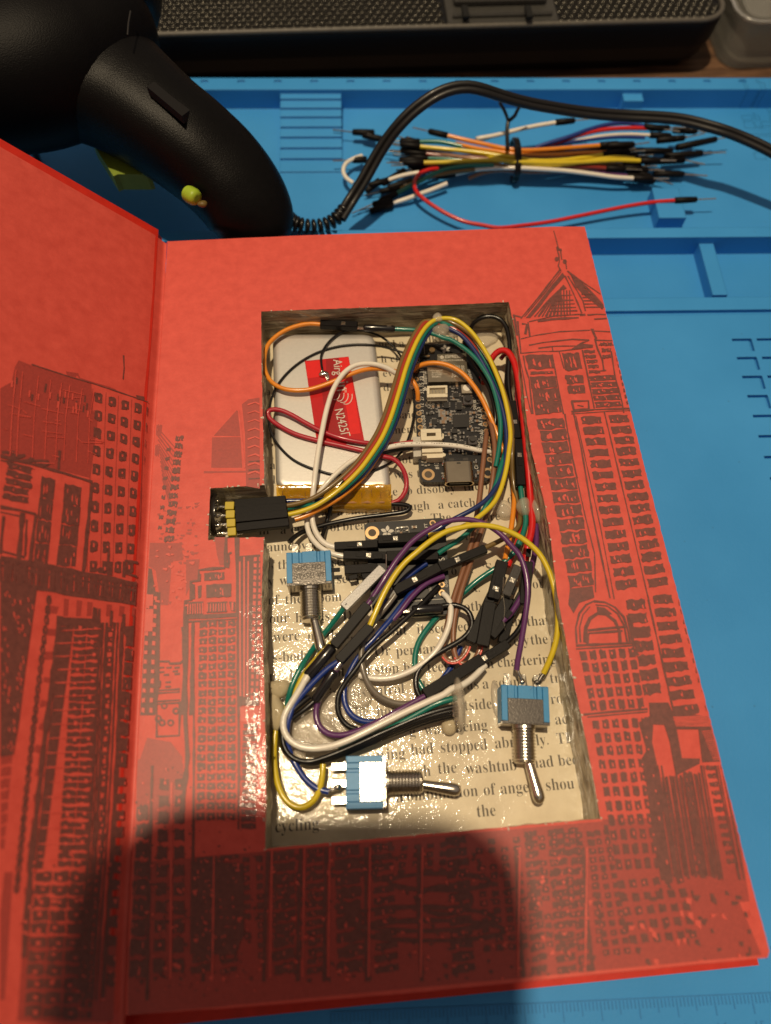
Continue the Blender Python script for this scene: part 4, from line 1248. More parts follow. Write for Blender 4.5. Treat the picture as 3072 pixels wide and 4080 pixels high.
# ================================================================== BATTERY
BT0 = A(660, 1000, 3.5)
bat = Thing('battery', 'flat silver pouch battery with amber tape along its lower end', 'battery', (52, -68, FLOOR))
foil = mat('battery_foil', (0.62, 0.59, 0.55), .42, metal=.62, var=.04, vscale=900, bump=.012, bscale=1500)
c4 = [A(168, 352, 6.6), A(985, 352, 6.6), A(1118, 1600, 6.6), A(196, 1590, 6.6)]
def rounded_slab(c4, z0, z1, rc, redge, n=6):
    # rounded pouch from 4 plan corners
    mb = MB()
    def outline(inset):
        out = []
        for i in range(4):
            p, q, s_ = c4[i - 1].to_2d(), c4[i].to_2d(), c4[(i + 1) % 4].to_2d()
            a = (p - q).normalized(); b_ = (s_ - q).normalized()
            q2 = q + a * inset + b_ * inset
            r = max(rc - inset, .3)
            for k in range(n + 1):
                t = k / n * PI / 2
                out.append(q2 + a * (r * (1 - math.sin(t))) + b_ * (r * (1 - math.cos(t))))
        return out
    lv = [(0, z0), (0, z1 - redge), (redge * .12, z1 - redge * .5), (redge * .4, z1 - redge * .18), (redge * .9, z1 - .03), (redge * 1.6, z1)]
    N = 4 * (n + 1)
    vs = [Vector((p.x, p.y, z)) for ins_, z in lv for p in outline(ins_)]
    fs = []
    for k in range(len(lv) - 1):
        for i in range(N):
            j = (i + 1) % N
            fs.append((k * N + i, (k + 1) * N + i, (k + 1) * N + j, k * N + j))
    fs.append(list(range((len(lv) - 1) * N, len(lv) * N)))
    mb.add(vs, fs, 0, True); mb.s[-1] = False
    return mb
bat.part('pouch', rounded_slab(c4, FLOOR + .1, FLOOR + 6.6, 3.4, 1.7), foil, fix=True)
kap = mat('amber_tape', (0.95, 0.46, 0.02), .14, trans=.62, coat=1.0, coat_rough=.06, var=.12, vscale=160, bump=.5, bscale=160)
mb = MB()
pr = [(0, 6.85), (.8, 6.9), (2.2, 6.2), (3.6, 5.0), (5.2, 4.4), (6.3, 3.9), (6.8, 2.0), (6.9, .2)]
pl, pq = A(203, 1563, 6.85), A(1117, 1558, 6.85)
ax = (pq - pl).normalized(); dn = Vector((ax.y, -ax.x, 0))
vs = []
NN = 24
for k, (d, z) in enumerate(pr):
    for i in range(NN + 1):
        t = i / NN
        q = pl.lerp(pq, t)
        vs.append(Vector((q.x, q.y, 0)) + dn * (d + .25 * math.sin(i * 1.7 + k)) + Vector((0, 0, FLOOR + z + .12 * math.sin(i * 2.3 + k * 1.3))))
fs = [(k * (NN + 1) + i, (k + 1) * (NN + 1) + i, (k + 1) * (NN + 1) + i + 1, k * (NN + 1) + i + 1) for k in range(len(pr) - 1) for i in range(NN)]
mb.add(vs, fs, 0, True)
tp = bat.part('amber_tape', mb, kap)
mb = MB()
for i, (x0, x1) in enumerate(((250, 430), (480, 640), (880, 960), (1030, 1100))):
    for (a, b_) in (((x0, 1612), (x1, 1606)), ((x0, 1612), (x0 + 4, 1660)), ((x1, 1606), (x1 + 4, 1655))):
        p, q = A(*a, 6.2), A(*b_, 5.6 if b_[1] > 1640 else 6.2)
        mb.tube([p, q], .10, 5)
bat.part('tape_fold', mb, mat('tape_fold_line', (0.22, 0.09, 0.01), .4), parent=tp)
mb = MB(); mb.box(((pl + pq) / 2) + dn * 3.0 + Vector((0, 0, -4.2)), (33, 5.2, 3.6), ax=(ax, -dn, Vector((0, 0, 1))), bev=.4)
bat.part('circuit_strip', mb, mat('battery_circuit', (0.30, 0.13, 0.04), .5, var=.3))
# red and black leads with the plug
ins(bat, [A(1108,1712,2.5),A(1175,1688,3),A(1228,1620,4),A(1238,1520,5),A(1200,1420,6.5),A(1140,1360,7.3),A(1040,1335,7.8),A(880,1290,7.8),A(700,1248,7.7),A(520,1208,7.6),A(350,1158,7.6),A(220,1090,7.6),A(150,1035,7.8),A(133,990,8.2),A(160,966,8.6),A(230,968,8.8),A(330,1010,8.6),A(420,1062,8.4),A(540,1125,8.3),A(680,1180,8.3),A(800,1210,8.1),A(900,1228,7.8),A(1000,1238,7.2),A(1130,1244,5.4),A(1300,1222,3.6)], W_CRM, .80, 'red_lead')
ins(bat, [A(640,1735,1.2),A(900,1722,1.5),A(1100,1716,2.4),A(1230,1724,3.4),A(1268,1742,3.8),A(1240,1772,3.8),A(1080,1800,3.2),A(900,1822,2.6),A(750,1848,2.2),A(600,1880,2.2),A(480,1915,2.6),A(400,1945,3.6),A(340,1985,5),A(305,2022,5.6)], W_BLK, .78, 'black_lead')
ins(bat, [A(1300,1268,3.6),A(1220,1276,4.2),A(1150,1288,6.2),A(1050,1312,7.6),A(980,1352,7.8),A(900,1400,7.8),A(800,1480,7.6),A(720,1570,7.6),A(668,1650,6.6),A(640,1730,3.4),A(615,1820,1.6),A(590,1910,1.8),A(565,1985,3.2)], W_BLK, .72, 'black_lead')
mb = MB(); 
quadbox(mb, B, [(90,1180),(150,1180),(156,1335),(96,1340)], 5.2, 4.2)
plg = bat.part('plug', mb, mat('milky_plug', (0.72, 0.68, 0.60), .3, trans=.3, var=.04))

# antenna sticker with its thin cable
ant = Thing('antenna_sticker', 'red flexible antenna sticker with white lettering stuck on the silver battery', 'antenna', A(660, 900, 6.7))
kz = 6.72
RA = mat('antenna_red_film', (0.50, 0.010, 0.012), .3, coat=.3, var=.06); RB = mat('antenna_copper_area', (0.33, 0.008, 0.010), .32, coat=.3, var=.08); RC = mat('antenna_bright_red', (0.72, 0.012, 0.010), .35, coat=.2)
mb = MB(); quadbox(mb, A, [(428,576),(778,541),(906,1228),(530,1256)], kz, .09)
flm = ant.part('film', mb, RA)
mb = MB(); quadbox(mb, A, [(598,562),(700,550),(770,1190),(640,1215),(606,1120),(598,920)], kz + .03, .02); quadbox(mb, A, [(556,745),(640,738),(655,925),(580,930)], kz + .05, .02)
ant.part('copper_pattern', mb, RB, parent=flm)
mb = MB(); quadbox(mb, A, [(700,552),(776,545),(874,1152),(792,1162)], kz + .03, .02); quadbox(mb, A, [(436,582),(560,570),(560,700),(450,715)], kz + .03, .02)
ant.part('copper_pattern', mb, RC, parent=flm)
mb = MB()
def along(f, h, s, a, b_, m_, up_left=False, **k):
    p, q = f(*a, h), f(*b_, h)
    X = (q - p).normalized(); Yd = Vector((0, 0, 1)).cross(X)
    put_text(m_, s, p, X, Yd, length=(q - p).length, **k)
along(A, kz + .07, 'Airg', (655,566), (668,690), mb, ysc=1.15); along(A, kz + .07, 'in', (672,742), (684,818), mb, ysc=1.15)
along(A, kz + .07, 'TM', (738,790), (742,826), mb); along(A, kz + .07, 'N2425\u0393', (665,962), (722,1186), mb, ysc=1.25)
for i, (cx, cy) in enumerate(((690,812),(720,815),(748,820),(775,826))):
    pts = []
    for k in range(9):
        t = math.radians(-15 + k * 16)
        pts.append(A(cx - 18 + 42 * math.cos(t) * (.8 + .13 * i), cy + 30 + 62 * math.sin(t) * (.7 + .12 * i), kz + .07))
    pts2 = []
    for a_, b_ in zip(pts, pts[1:]):
        X = (b_ - a_).normalized(); N_2 = Vector((-X.y, X.x, 0)) * .13
        mb.poly([a_ + N_2, b_ + N_2, b_ - N_2, a_ - N_2])
ant.part('lettering', mb, SILK, parent=flm)
mb = MB(); mb.blob(A(584, 680, 7.3), (1.55, 1.3, .8), amp=.15, seed=3); mb.blob(A(566, 662, 7.4), (.7, .6, .7), seed=2); mb.blob(A(612, 700, 7.1), (.6, 1.3, .4), seed=5)
ant.part('solder_joint', mb, SOLD)
mb = MB()
mb.tube(spline([A(612,735,7),A(600,712,7.2),A(585,685,7.6)]), .18, 6)
ant.part('centre_conductor', mb, TIN)
ins(ant, [A(572,665,7.6),A(562,610,7.7),A(558,540,7.6),A(580,480,7.6),A(630,415,7.6),A(700,360,7.3),A(760,335,6.6),A(860,330,5.6),A(960,352,4.8),A(1040,385,4),A(1100,430,3.4),A(1160,490,3.2),A(1210,570,3.2),A(1262,690,3.2),A(1295,830,2.8),A(1302,960,2.6),A(1288,1070,2.6),A(1262,1170,2.8),A(1215,1280,3.2),A(1150,1355,4.4),A(1080,1405,6.9),A(980,1445,7.3),A(880,1474,7.3),A(760,1486,7.2),A(640,1478,7.2),A(540,1450,7.2),A(440,1416,7.2),A(340,1365,7.2),A(250,1285,7.3),A(180,1190,7.4),A(145,1090,7.6),A(143,1000,7.4),A(158,900,7.5),A(190,810,7.3),A(250,715,7.2),A(340,625,7.1),A(440,555,7.1),A(560,498,7.1),A(700,460,7.1),A(850,445,7.1),A(960,450,6.9),A(1060,466,5.6),A(1180,500,4.8),A(1290,530,4.4),A(1400,545,4.2)], W_BLK, .40, 'thin_cable')
mb = MB(); mb.disc(B(236, 545, 0), 1.0, FLOOR + 3.4, FLOOR + 4.3, n=16); mb.box(B(205, 540, 3.9), (1.7, .75, .6), bev=.15); mb.box(B(175, 536, 3.9), (1.0, .5, .5), bev=.1)
ant.part('coaxial_plug', mb, GOLD)

# ================================================================== MAIN CIRCUIT BOARD
BH = 3.0   # board top above the compartment floor
fb = Thing('microcontroller_board', 'black development board with metal shielded radio module and a USB socket', 'circuit board', B(400, 1000, BH))
bl, br, tl = B(146, 1545, BH), B(716, 1532, BH), B(80, 440, BH)
FX = (br - bl).normalized(); FY = Vector((-FX.y, FX.x, 0)); 
BW = (br - bl).length; BLn = (tl - bl).dot(FY)
def fb_xy(x, y): q = bl + FX * x + FY * y; return (q.x, q.y)
out = []
rr = 2.4
for cx, cy, a0 in ((rr, rr, 180), (BW - rr, rr, 270), (BW - rr, BLn - rr, 0), (rr, BLn - rr, 90)):
    for k in range(6):
        t = math.radians(a0 + k * 18); out.append(fb_xy(cx + rr * math.cos(t), cy + rr * math.sin(t)))
mb = MB(); mb.prism(out, FLOOR + BH - 1.6, FLOOR + BH)
pcb = fb.part('board', mb, PCB)
ZB = FLOOR + BH
def bx(cx, cy, z=0): p = B(cx, cy, BH + z); return p
# plated holes
mb = MB(); mh = MB()
lh = [(112,655),(118,722),(124,775),(128,830),(131,884),(134,940),(139,994),(144,1050),(149,1105),(154,1160)]
rh = [(655,967),(661,1024),(668,1080),(676,1135),(684,1190),(690,1245),(697,1303),(702,1362)]
for x, y in lh + rh:
    p = bx(x, y); mb.ring((p.x, p.y), .5, .92, ZB + .01, ZB + .07, n=18); mh.disc((p.x, p.y), .5, ZB + .005, ZB + .02, n=14)
for x, y, r0, r1 in ((213,1482,1.25,2.1),(688,1470,1.1,1.9)):
    p = bx(x, y); mb.ring((p.x, p.y), r0, r1, ZB + .01, ZB + .08, n=24)
    if x < 300: mh.disc((p.x, p.y), r0, ZB + .005, ZB + .02, n=20)
fb.part('plated_holes', mb, GOLD, parent=pcb); fb.part('hole_bores', mh, mat('hole_bore', (0.10, 0.075, 0.05), .7), parent=pcb)
# radio module
mb = MB(); quadbox(mb, B, [(285,522),(514,514),(530,738),(216,744),(205,625),(284,622)], BH + 2.3, 2.2)
shd = fb.part('radio_module', mb, mat('module_shield', (0.40, 0.34, 0.25), .3, metal=1.0, var=.08, vscale=500))
mb = MB(); ztx = BH + 2.33
along(B, ztx, 'ESPRESSIF', (346,554), (498,548), mb, ysc=1.1); along(B, ztx, 'ESP32-PICO-MINI-02U', (318,580), (500,574), mb, ysc=1.1)
p = bx(322, 546, 2.33); mb.ring((p.x, p.y), .42, .66, ZB + 2.31, ZB + 2.34, n=16); mb.disc((p.x, p.y), .25, ZB + 2.31, ZB + 2.34, n=10)
for i, s in enumerate(('FCC ID:2AC7Z', 'PICOMINI02U', 'IC 21098', 'M0N8R2')):
    along(B, ztx, s, (236 + i * 2, 658 + i * 17), (330 - i * 6, 655 + i * 17), mb)
for i in range(5): along(B, ztx, 'ESP32 0' + str(i), (400, 630 + i * 19), (500, 628 + i * 19), mb)
fb.part('module_lettering', mb, mat('etched_lettering', (0.68, 0.62, 0.52), .6), parent=shd)
mb = MB()
for i in range(15):
    p = bx(228 + i * 21, 748 - i * .4); mb.box(p + Vector((0, 0, .06)), (.5, .75, .12))
fb.part('castellated_pads', mb, GOLD, parent=shd)
# printed marks
mb = MB()
def flower(mb, c, r, z, rot=0):
    for k in range(5):
        t = rot + k * 2 * PI / 5 + PI / 2
        d = Vector((math.cos(t), math.sin(t), 0)); n2 = Vector((-d.y, d.x, 0))
        cc = Vector((c.x, c.y, z))
        mb.poly([cc + d * r * .14 - n2 * r * .05, cc + d * r * .45 - n2 * r * .27, cc + d * r * .75 - n2 * r * .22, cc + d * r * 1.0, cc + d * r * .75 + n2 * r * .22, cc + d * r * .45 + n2 * r * .27, cc + d * r * .14 + n2 * r * .05])
flower(mb, bx(350, 482), 1.95, ZB + .03, .1)
for (a, b_) in (((178,444),(486,436)), ((178,444),(184,520)), ((486,436),(492,512))):
    mb.tube([bx(*a, .03), bx(*b_, .03)], .06, 4)
along(B, BH + .04, 'adafruit', (202,762), (196,645), mb, ysc=1.2)
flower(mb, bx(188, 800), .95, ZB + .03)
for s, y in (('14',672),('32',732),('15',785),('33',838),('27',892),('12',948),('13',1000)):
    along(B, BH + .04, s, (178, y), (174, y - 34), mb, ysc=1.1)
along(B, BH + .04, 'USB', (192,1065), (184,1008), mb, ysc=1.1); along(B, BH + .04, 'EN', (196,1118), (192,1075), mb, ysc=1.1)
along(B, BH + .04, 'LSCL', (150,615), (142,550), mb)
along(B, BH + .04, '#13', (298,1438), (293,1384), mb, ysc=1.2); along(B, BH + .04, 'CHG', (612,1438), (602,1372), mb, ysc=1.2)
for s, y in (('A0',1165),('A1',1095),('A2',1040),('A3',985),('A4',925),('A5',865)): along(B, BH + .04, s, (640 + (y - 1000) * .09, y), (636 + (y - 1000) * .09, y - 40), mb, ysc=1.1)
along(B, BH + .04, 'GND', (654,1232), (648,1170), mb); along(B, BH + .04, 'SW38', (600,965), (592,888), mb, ysc=1.1); along(B, BH + .04, 'reset', (630,1275), (622,1210), mb)
along(B, BH + .04, 'Feather', (570,735), (540,640), mb)
for i in range(40):
    x = R.rn.uniform(200, 620); y = R.rn.uniform(760, 1330)
    p = bx(x, y, .02); mb.tube([p, p + Vector((R.rn.choice([.9, 0]), R.rn.choice([0, .7]), 0))], .035, 4)
fb.part('board_lettering', mb, SILK, parent=pcb)
# sockets, buttons, chips
mb = MB(); quadbox(mb, B, [(203,776),(364,770),(366,892),(207,896)], BH + 1.6, 1.5)
soc = fb.part('sensor_socket', mb, mat('socket_shaded_front', (0.22, 0.19, 0.15), .5))  # beige socket body, painted grey for its shadowed front side
mb = MB()
for q in ([(203,776),(364,770),(364,786),(203,792)], [(203,840),(366,836),(366,862),(203,866)], [(203,792),(222,791),(222,842),(203,842)], [(348,788),(365,787),(366,840),(350,840)]):
    quadbox(mb, B, q, BH + 3.0, 1.4)
fb.part('socket_shell', mb, IVORY, parent=soc)
mb = MB(); quadbox(mb, B, [(222,790),(350,786),(350,842),(222,842)], BH + 1.9, .3); fb.part('socket_floor', mb, mat('socket_floor_shaded', (0.30, 0.25, 0.17), .6), parent=soc)  # ivory floor painted darker to show the shade inside the socket
mb = MB()
for i in range(4): mb.box(bx(245 + i * 27, 822, 2.1), (.22, 1.1, .4))
fb.part('socket_contacts', mb, TIN, parent=soc)
def smd_button(cx, cy, w, top):
    mb = MB(); mb.box(bx(cx, cy, .8), (w, w, 1.6), ax=(FX, FY, Vector((0, 0, 1))), bev=.2)
    o = fb.part('push_button', mb, STEELR)
    m2 = MB(); p = bx(cx, cy); m2.disc((p.x, p.y), w * .33, ZB + 1.6, ZB + 2.2, n=20); fb.part('button_cap', m2, top, parent=o)
    m3 = MB()
    for a in (-1, 1):
        for b_ in (-1, 1): m3.box(bx(cx, cy, .2) + FX * a * w * .42 + FY * b_ * w * .58, (.7, .6, .35))
    fb.part('button_legs', m3, TIN, parent=o)
smd_button(525, 898, 3.5, mat('button_black', (0.02, 0.018, 0.018), .45)); smd_button(562, 1220, 3.2, mat('button_dark', (0.03, 0.027, 0.025), .5))
mb = MB(); mb.box(bx(518, 806, .6), (3.6, 3.4, 1.2), ax=(FX, FY, Vector((0, 0, 1))), bev=.1)
led = fb.part('rgb_light', mb, mat('led_body', (0.30, 0.26, 0.20), .5))
mb = MB(); p = bx(516, 806); mb.disc((p.x, p.y), 1.3, ZB + 1.2, ZB + 1.28, n=24)
fb.part('light_window', mb, mat('led_window', (0.80, 0.76, 0.66), .3, coat=.4), parent=led)
for cn in ([(408,1004),(534,1000),(540,1100),(414,1106)], [(412,832),(458,830),(460,866),(414,868)], [(402,1118),(440,1116),(444,1150),(404,1152)], [(240,1040),(280,1038),(284,1080),(244,1082)], [(335,905),(375,903),(378,950),(338,952)], [(440,905),(478,903),(480,962),(442,964)], [(455,1215),(500,1212),(503,1252),(458,1255)]):
    mb = MB(); quadbox(mb, B, cn, BH + .95, .9)
    ch = fb.part('chip', mb, CHIP)
    m2 = MB()
    (x0, y0), (x1, _), (x2, y2), _c = cn
    for k in range(max(3, int((x1 - x0) / 14))):
        x = x0 + 6 + k * 13
        for y in (y0 - 5, y2 + 5): m2.box(bx(x, y, .12), (.3, .5, .15))
    for k in range(max(2, int((y2 - y0) / 14))):
        y = y0 + 8 + k * 13
        for x in (x0 - 5, x2 + 5): m2.box(bx(x, y, .12), (.5, .3, .15))
    fb.part('chip_legs', m2, TIN, parent=ch)
# passives
spots = [(215,918,0),(215,942,0),(250,918,1),(250,948,1),(292,915,1),(292,940,1),(215,1000,0),(240,998,0),(238,975,1),(320,990,0),(320,1018,0),(345,1000,0),(345,1045,0),(330,1070,0),(400,790,0),(430,800,0),(405,815,1),(440,782,1),
         (395,880,1),(412,882,1),(430,880,1),(448,882,1),(575,995,0),(580,1030,0),(560,1130,1),(590,1128,1),(612,1130,1),(480,1155,0),(480,1190,0),(455,1150,1),(350,1165,1),(376,1165,1),(405,1195,0),(412,1290,1),(385,1315,1),(230,1090,1),(265,1090,1),
         (545,1000,1),(600,1000,1),(600,1060,0),(560,1060,1),(165,1400,1),(190,1405,1),(215,1400,1),(330,1400,1),(325,1490,1),(610,1470,1),(585,1320,0),(600,1300,0),(172,580,1),(165,605,1),(390,1010,1),(385,1050,1),(540,1105,0),(355,930,1),(425,1190,1),(440,1290,0),(470,1300,0),(500,1320,0)]
def passive(T, p, rot, big, X, Y, parent=None):
    a, b_ = (1.6, .8) if not big else (2.3, 1.35)
    ax_ = (X, Y) if not rot else (Y, -X)
    mb = MB()
    mb.box(p + Vector((0, 0, .3)), (a * .5, b_, .6 if not big else 1.0), 0, ax=(ax_[0], ax_[1], Vector((0, 0, 1))))
    for s in (-1, 1): mb.box(p + ax_[0] * (s * a * .38) + Vector((0, 0, .3)), (a * .28, b_ * 1.03, .64 if not big else 1.04), 1, ax=(ax_[0], ax_[1], Vector((0, 0, 1))))
    T.part('surface_capacitor', mb, [R.rn.choice([TAN, CHIP, CHIP]) if not big else TAN, TIN], parent=parent)
_r2 = random.Random(21)
spots += [(_r2.uniform(205, 620), _r2.uniform(905, 1330), _r2.randrange(2)) for _ in range(26)]
for i, (x, y, r) in enumerate(spots):
    passive(fb, bx(x, y), r, i in (11, 12, 13, 9, 10), FX, FY)
# battery socket
mb = MB()
for q, zt, hh in (([(152,1120),(312,1116),(316,1146),(155,1150)], 5.6, 5), ([(152,1150),(200,1148),(200,1176),(155,1178)], 5.6, 5), ([(272,1146),(316,1146),(318,1172),(272,1174)], 5.6, 5), ([(155,1178),(318,1172),(322,1204),(158,1210)], 5.6, 5),
                  ([(160,1210),(318,1204),(322,1275),(164,1280)], 3.0, 2.5), ([(162,1278),(324,1270),(328,1300),(164,1306)], 5.6, 5), ([(164,1306),(328,1300),(330,1345),(205,1350),(200,1330),(166,1330)], 4.6, 4), ([(325,1150),(338,1160),(336,1190),(322,1200)], 4.0, 3.4), ([(328,1305),(352,1318),(350,1332),(330,1340)], 4.0, 3.4)):
    quadbox(mb, B, q, BH + zt - 1, hh - .6)
fb.part('battery_socket', mb, IVORY)
# usb socket
mb = MB()
p0 = B(460, 1556, BH + 1.7)
uw = (B(580,1500,BH+3.2) - B(343,1500,BH+3.2)).length
prof = []
for k in range(20):
    t = 2 * PI * k / 20
    prof.append((max(-1, min(1, 1.35 * math.cos(t))) * 0 + (uw / 2 - 1.55) * (1 if math.cos(t) > 0 else -1) + 1.55 * math.cos(t), 1.6 + 1.6 * math.sin(t)))
base = B(461, 1556, BH + 1.6)
ln = 7.4
def usbv(s, d): return [base + FX * (x * s) + FY * d + Vector((0, 0, (z - 1.6) * s)) for x, z in prof]
n = 20
vs = usbv(1, 0) + usbv(1, ln) + usbv(.9, -.02) + usbv(.86, 1.8)
fs = [(i, n + i, n + (i + 1) % n, (i + 1) % n) for i in range(n)] + [list(range(n, 2 * n))] + [(i, (i + 1) % n, 2 * n + (i + 1) % n, 2 * n + i) for i in range(n)] + [(2 * n + i, 2 * n + (i + 1) % n, 3 * n + (i + 1) % n, 3 * n + i) for i in range(n)]
mb.add(vs, fs, 0)
usb = fb.part('usb_socket', mb, mat('usb_shell', (0.55, 0.46, 0.33), .20, metal=1.0, var=.05), fix=True)
mb = MB(); mb.add(usbv(.85, 1.7), [list(range(n))]); mb.box(base + FY * .9, (uw * .66, 1.6, .7), ax=(FX, FY, Vector((0, 0, 1))))
fb.part('usb_tongue', mb, mat('usb_inside', (0.02, 0.018, 0.016), .4), parent=usb)
mb = MB()
for x, y in ((398,1362),(510,1358)): mb.box(B(x, y, BH + 3.25), (1.7, .9, .06), bev=0)
mb.box(B(455, 1388, BH + 3.25), (1.2, .5, .06))
fb.part('shell_cutouts', mb, mat('cutout_dark', (0.03, 0.025, 0.02), .5), parent=usb)
mb = MB()
for x, y in ((332,1385),(332,1500),(592,1380),(590,1495)): mb.box(B(x, y, BH + .5), (1.0, 2.0, 1.0), ax=(FX, FY, Vector((0, 0, 1))), bev=.3)
fb.part('shell_tabs', mb, SOLD, parent=usb)

# ================================================================== SECOND BOARD
SH = 4.0
sb = Thing('sensor_board', 'small black breakout board half buried under wires and plugs', 'circuit board', A(1250, 2200, SH))
c4 = [A(900,1868,SH), A(1545,1824,SH), A(1594,2592,SH), A(975,2640,SH)]
mb = rounded_slab([c4[0], c4[1], c4[2], c4[3]], FLOOR + SH - 1.6, FLOOR + SH, 1.6, .02)
sp = sb.part('board', mb, PCB, fix=True)
ZS = FLOOR + SH
mb = MB(); mh = MB()
for x, y, r0, r1 in ((966,1946,1.25,2.2),(1522,2424,.55,1.0),(1520,2358,.5,.95),(1448,1868,.6,1.0)):
    p = A(x, y, SH); mb.ring((p.x, p.y), r0, r1, ZS + .01, ZS + .08, n=24); mh.disc((p.x, p.y), r0, ZS + .005, ZS + .02, n=18)
sb.part('plated_holes', mb, GOLD, parent=sp); sb.part('hole_bores', mh, mat('hole_bore', (0.10, 0.075, 0.05), .7), parent=sp)
mb = MB()
flower(mb, A(1086, 1938, SH), 2.2, ZS + .03, -.15)
q4 = [A(1152,1910,SH+.04), A(1255,1900,SH+.04), A(1262,1962,SH+.04), A(1158,1975,SH+.04)]
for k in range(4): mb.tube([q4[k], q4[(k + 1) % 4]], .07, 4)
mb.tube([A(1108,1940,SH+.04), A(1152,1936,SH+.04)], .05, 4)
along(A, SH + .05, 'GND', (1572,2378), (1560,2320), mb, ysc=1.1); along(A, SH + .05, 'SI', (1545,2165), (1538,2130), mb, ysc=1.1)
along(A, SH + .05, 'mi', (1444,2420), (1436,2372), mb, ysc=1.1); along(A, SH + .05, 'FT', (1412,1905), (1404,1868), mb)
mb.tube([A(1285,2492,SH+.05), A(1545,2472,SH+.05)], .14, 4); mb.tube([A(1200,2560,SH+.05), A(1262,2555,SH+.05)], .2, 4)
sb.part('board_lettering', mb, SILK, parent=sp)
SX = (c4[1] - c4[0]).normalized(); SY = Vector((-SX.y, SX.x, 0))
for x, y, r in ((1172,1925,1),(1195,1922,1),(1218,1920,1),(1240,1918,1),(1172,1955,1),(1195,1952,1),(1222,1950,1),(1300,1905,0),(1350,2440,0),(1385,2430,1),(1410,2440,0),(1360,2475,1),(1445,2450,0)):
    passive(sb, A(x, y, SH), r, False, SX, SY)
mb = MB(); quadbox(mb, A, [(1300,2400),(1420,2392),(1424,2460),(1304,2468)], SH + .9, .9)
sb.part('chip', mb, CHIP)

# ================================================================== TOGGLE SWITCHES
def make_switch(label, tilt):
    T = Thing('toggle_switch', label, 'switch', (0, 0, 0), 'toggle switches glued into the compartment')
    Wd, Dp, Ln = 13.4, 7.9, 9.9
    mb = MB()
    # moulded body: y from -Ln (lug end) to 0 (bushing plate), grooves along it at the rear
    for x0, x1, zz in ((-6.7, -4.9, 7.0), (-4.9, -3.4, 7.0), (-3.4, -2.5, 6.3), (-2.5, 2.0, 7.3), (2.0, 2.9, 6.3), (2.9, 4.9, 7.0), (4.9, 6.7, 7.0)):
        mb.box(((x0 + x1) / 2, -Ln / 2, 0), (x1 - x0 - .04, Ln, zz), bev=.15)
    for s in (-1, 1): mb.box((s * 5.8, -Ln / 2 + .15, 0), (1.7, Ln - .3, 7.5), bev=.15)
    body = T.part('body', mb, SWB)
    mb = MB()
    mb.box((0, .42, 0), (13.2, .9, 7.8), bev=.15)
    mb.box((0, -3.1, 3.75), (10.0, 6.2, .45), bev=.12); mb.box((0, -3.1, -3.75), (10.0, 6.2, .45), bev=.12)
    mb.box((0, .1, 3.7), (10.0, 1.2, .62), bev=.28)
    for s in (-1, 1): mb.box((s * 6.0, .1, 3.4), (1.3, 1.5, .5), bev=.1)
    br_ = T.part('metal_bracket', mb, STEELR)
    # threaded bushing
    pr = [(.8, 2.2), (.8, 3.35), (1.6, 3.35)]
    y = 1.7
    while y < 10.0:
        pr += [(y, 2.75), (y + .34, 3.25), (y + .50, 3.25), (y + .84, 2.75)]; y += .86
    pr += [(10.5, 2.9), (10.8, 2.6), (10.8, 1.9)]
    mb = MB(); mb.lathe((0, 0, 0), (0, 1, 0), pr, 28, smooth=False)
    T.part('threaded_bushing', mb, STEEL)
    mb = MB()
    d = Vector((math.sin(tilt), math.cos(tilt), .03))
    p = Vector((0, 6.0, 0))
    mb.lathe(p, d, [(0, 1.25), (4, 1.3), (7.5, 1.4), (11.4, 1.6), (13.2, 1.7), (14.2, 1.6), (14.9, 1.2), (15.3, .6), (15.4, .05)], 20)
    T.part('lever', mb, STEEL)
    for s in (-1, 0, 1):
        mb = MB(); x = s * 4.3
        mb.box((x, -Ln - 1.9, 0), (1.9, 4.0, .5), bev=.1)
        T.part('solder_lug', mb, TIN)
    return T
def solve(plate, a, b, tip):
    # plate: traced top edge of the bracket; a, b: traced axis of the bushing; tip: traced end of the lever
    d = (b - a).to_2d().normalized()
    o = a.to_2d() + d * ((plate.to_2d() - a.to_2d()).dot(d))
    rz = math.atan2(-d.x, d.y)
    piv = o + d * 6.0
    l = (tip.to_2d() - piv).normalized()
    xx = Vector((d.y, -d.x))
    return (o.x, o.y, FLOOR + 4.2), rz, math.atan2(l.dot(xx), l.dot(d))
loc, rz, src_tilt = solve(C(468, 338, 8), C(472, 380, 4.2), C(480, 620, 4.2), C(566, 890, 4.4))
t1 = make_switch('blue toggle switch at the left edge, its lever pointing down, stamped metal bracket', src_tilt)
mb = MB()
put_text(mb, '6A 125VAC', (-4.5, -2.9, 4.0), (1, 0, 0), (0, 1, 0), length=9.0, ysc=1.35)
put_text(mb, 'ON  OFF', (-3.9, -5.4, 4.0), (1, 0, 0), (0, 1, 0), length=7.6, ysc=1.25)
t1.part('stamped_lettering', mb, mat('stamped_shadow', (0.05, 0.045, 0.04), .5, metal=.6))
def place_copy(src, label, loc, rz, tilt):
    r = src.o.copy(); COL.objects.link(r); r['label'] = label
    for ch in list(src.o.children):
        if ch.name.startswith('stamped'): continue
        c = ch.copy(); COL.objects.link(c); c.parent = r
        if ch.name.startswith('lever'):
            me = ch.data.copy(); c.data = me
            me.transform(Matrix.Translation(Vector((0, 6.0, 0)) * K) @ Matrix.Rotation(-(tilt - src_tilt), 4, 'Z') @ Matrix.Translation(Vector((0, -6.0, 0)) * K))
    r.location = Vector(loc) * K; r.rotation_euler = (0, 0, rz)
    return r
l2, z2, k2 = solve(C(1052, 1925, 8), C(1080, 1935, 4.2), C(1310, 1930, 4.2), C(1640, 1995, 4.4))
s2 = place_copy(t1, 'blue toggle switch lying sideways at the bottom, its lever pointing right', l2, z2, k2)
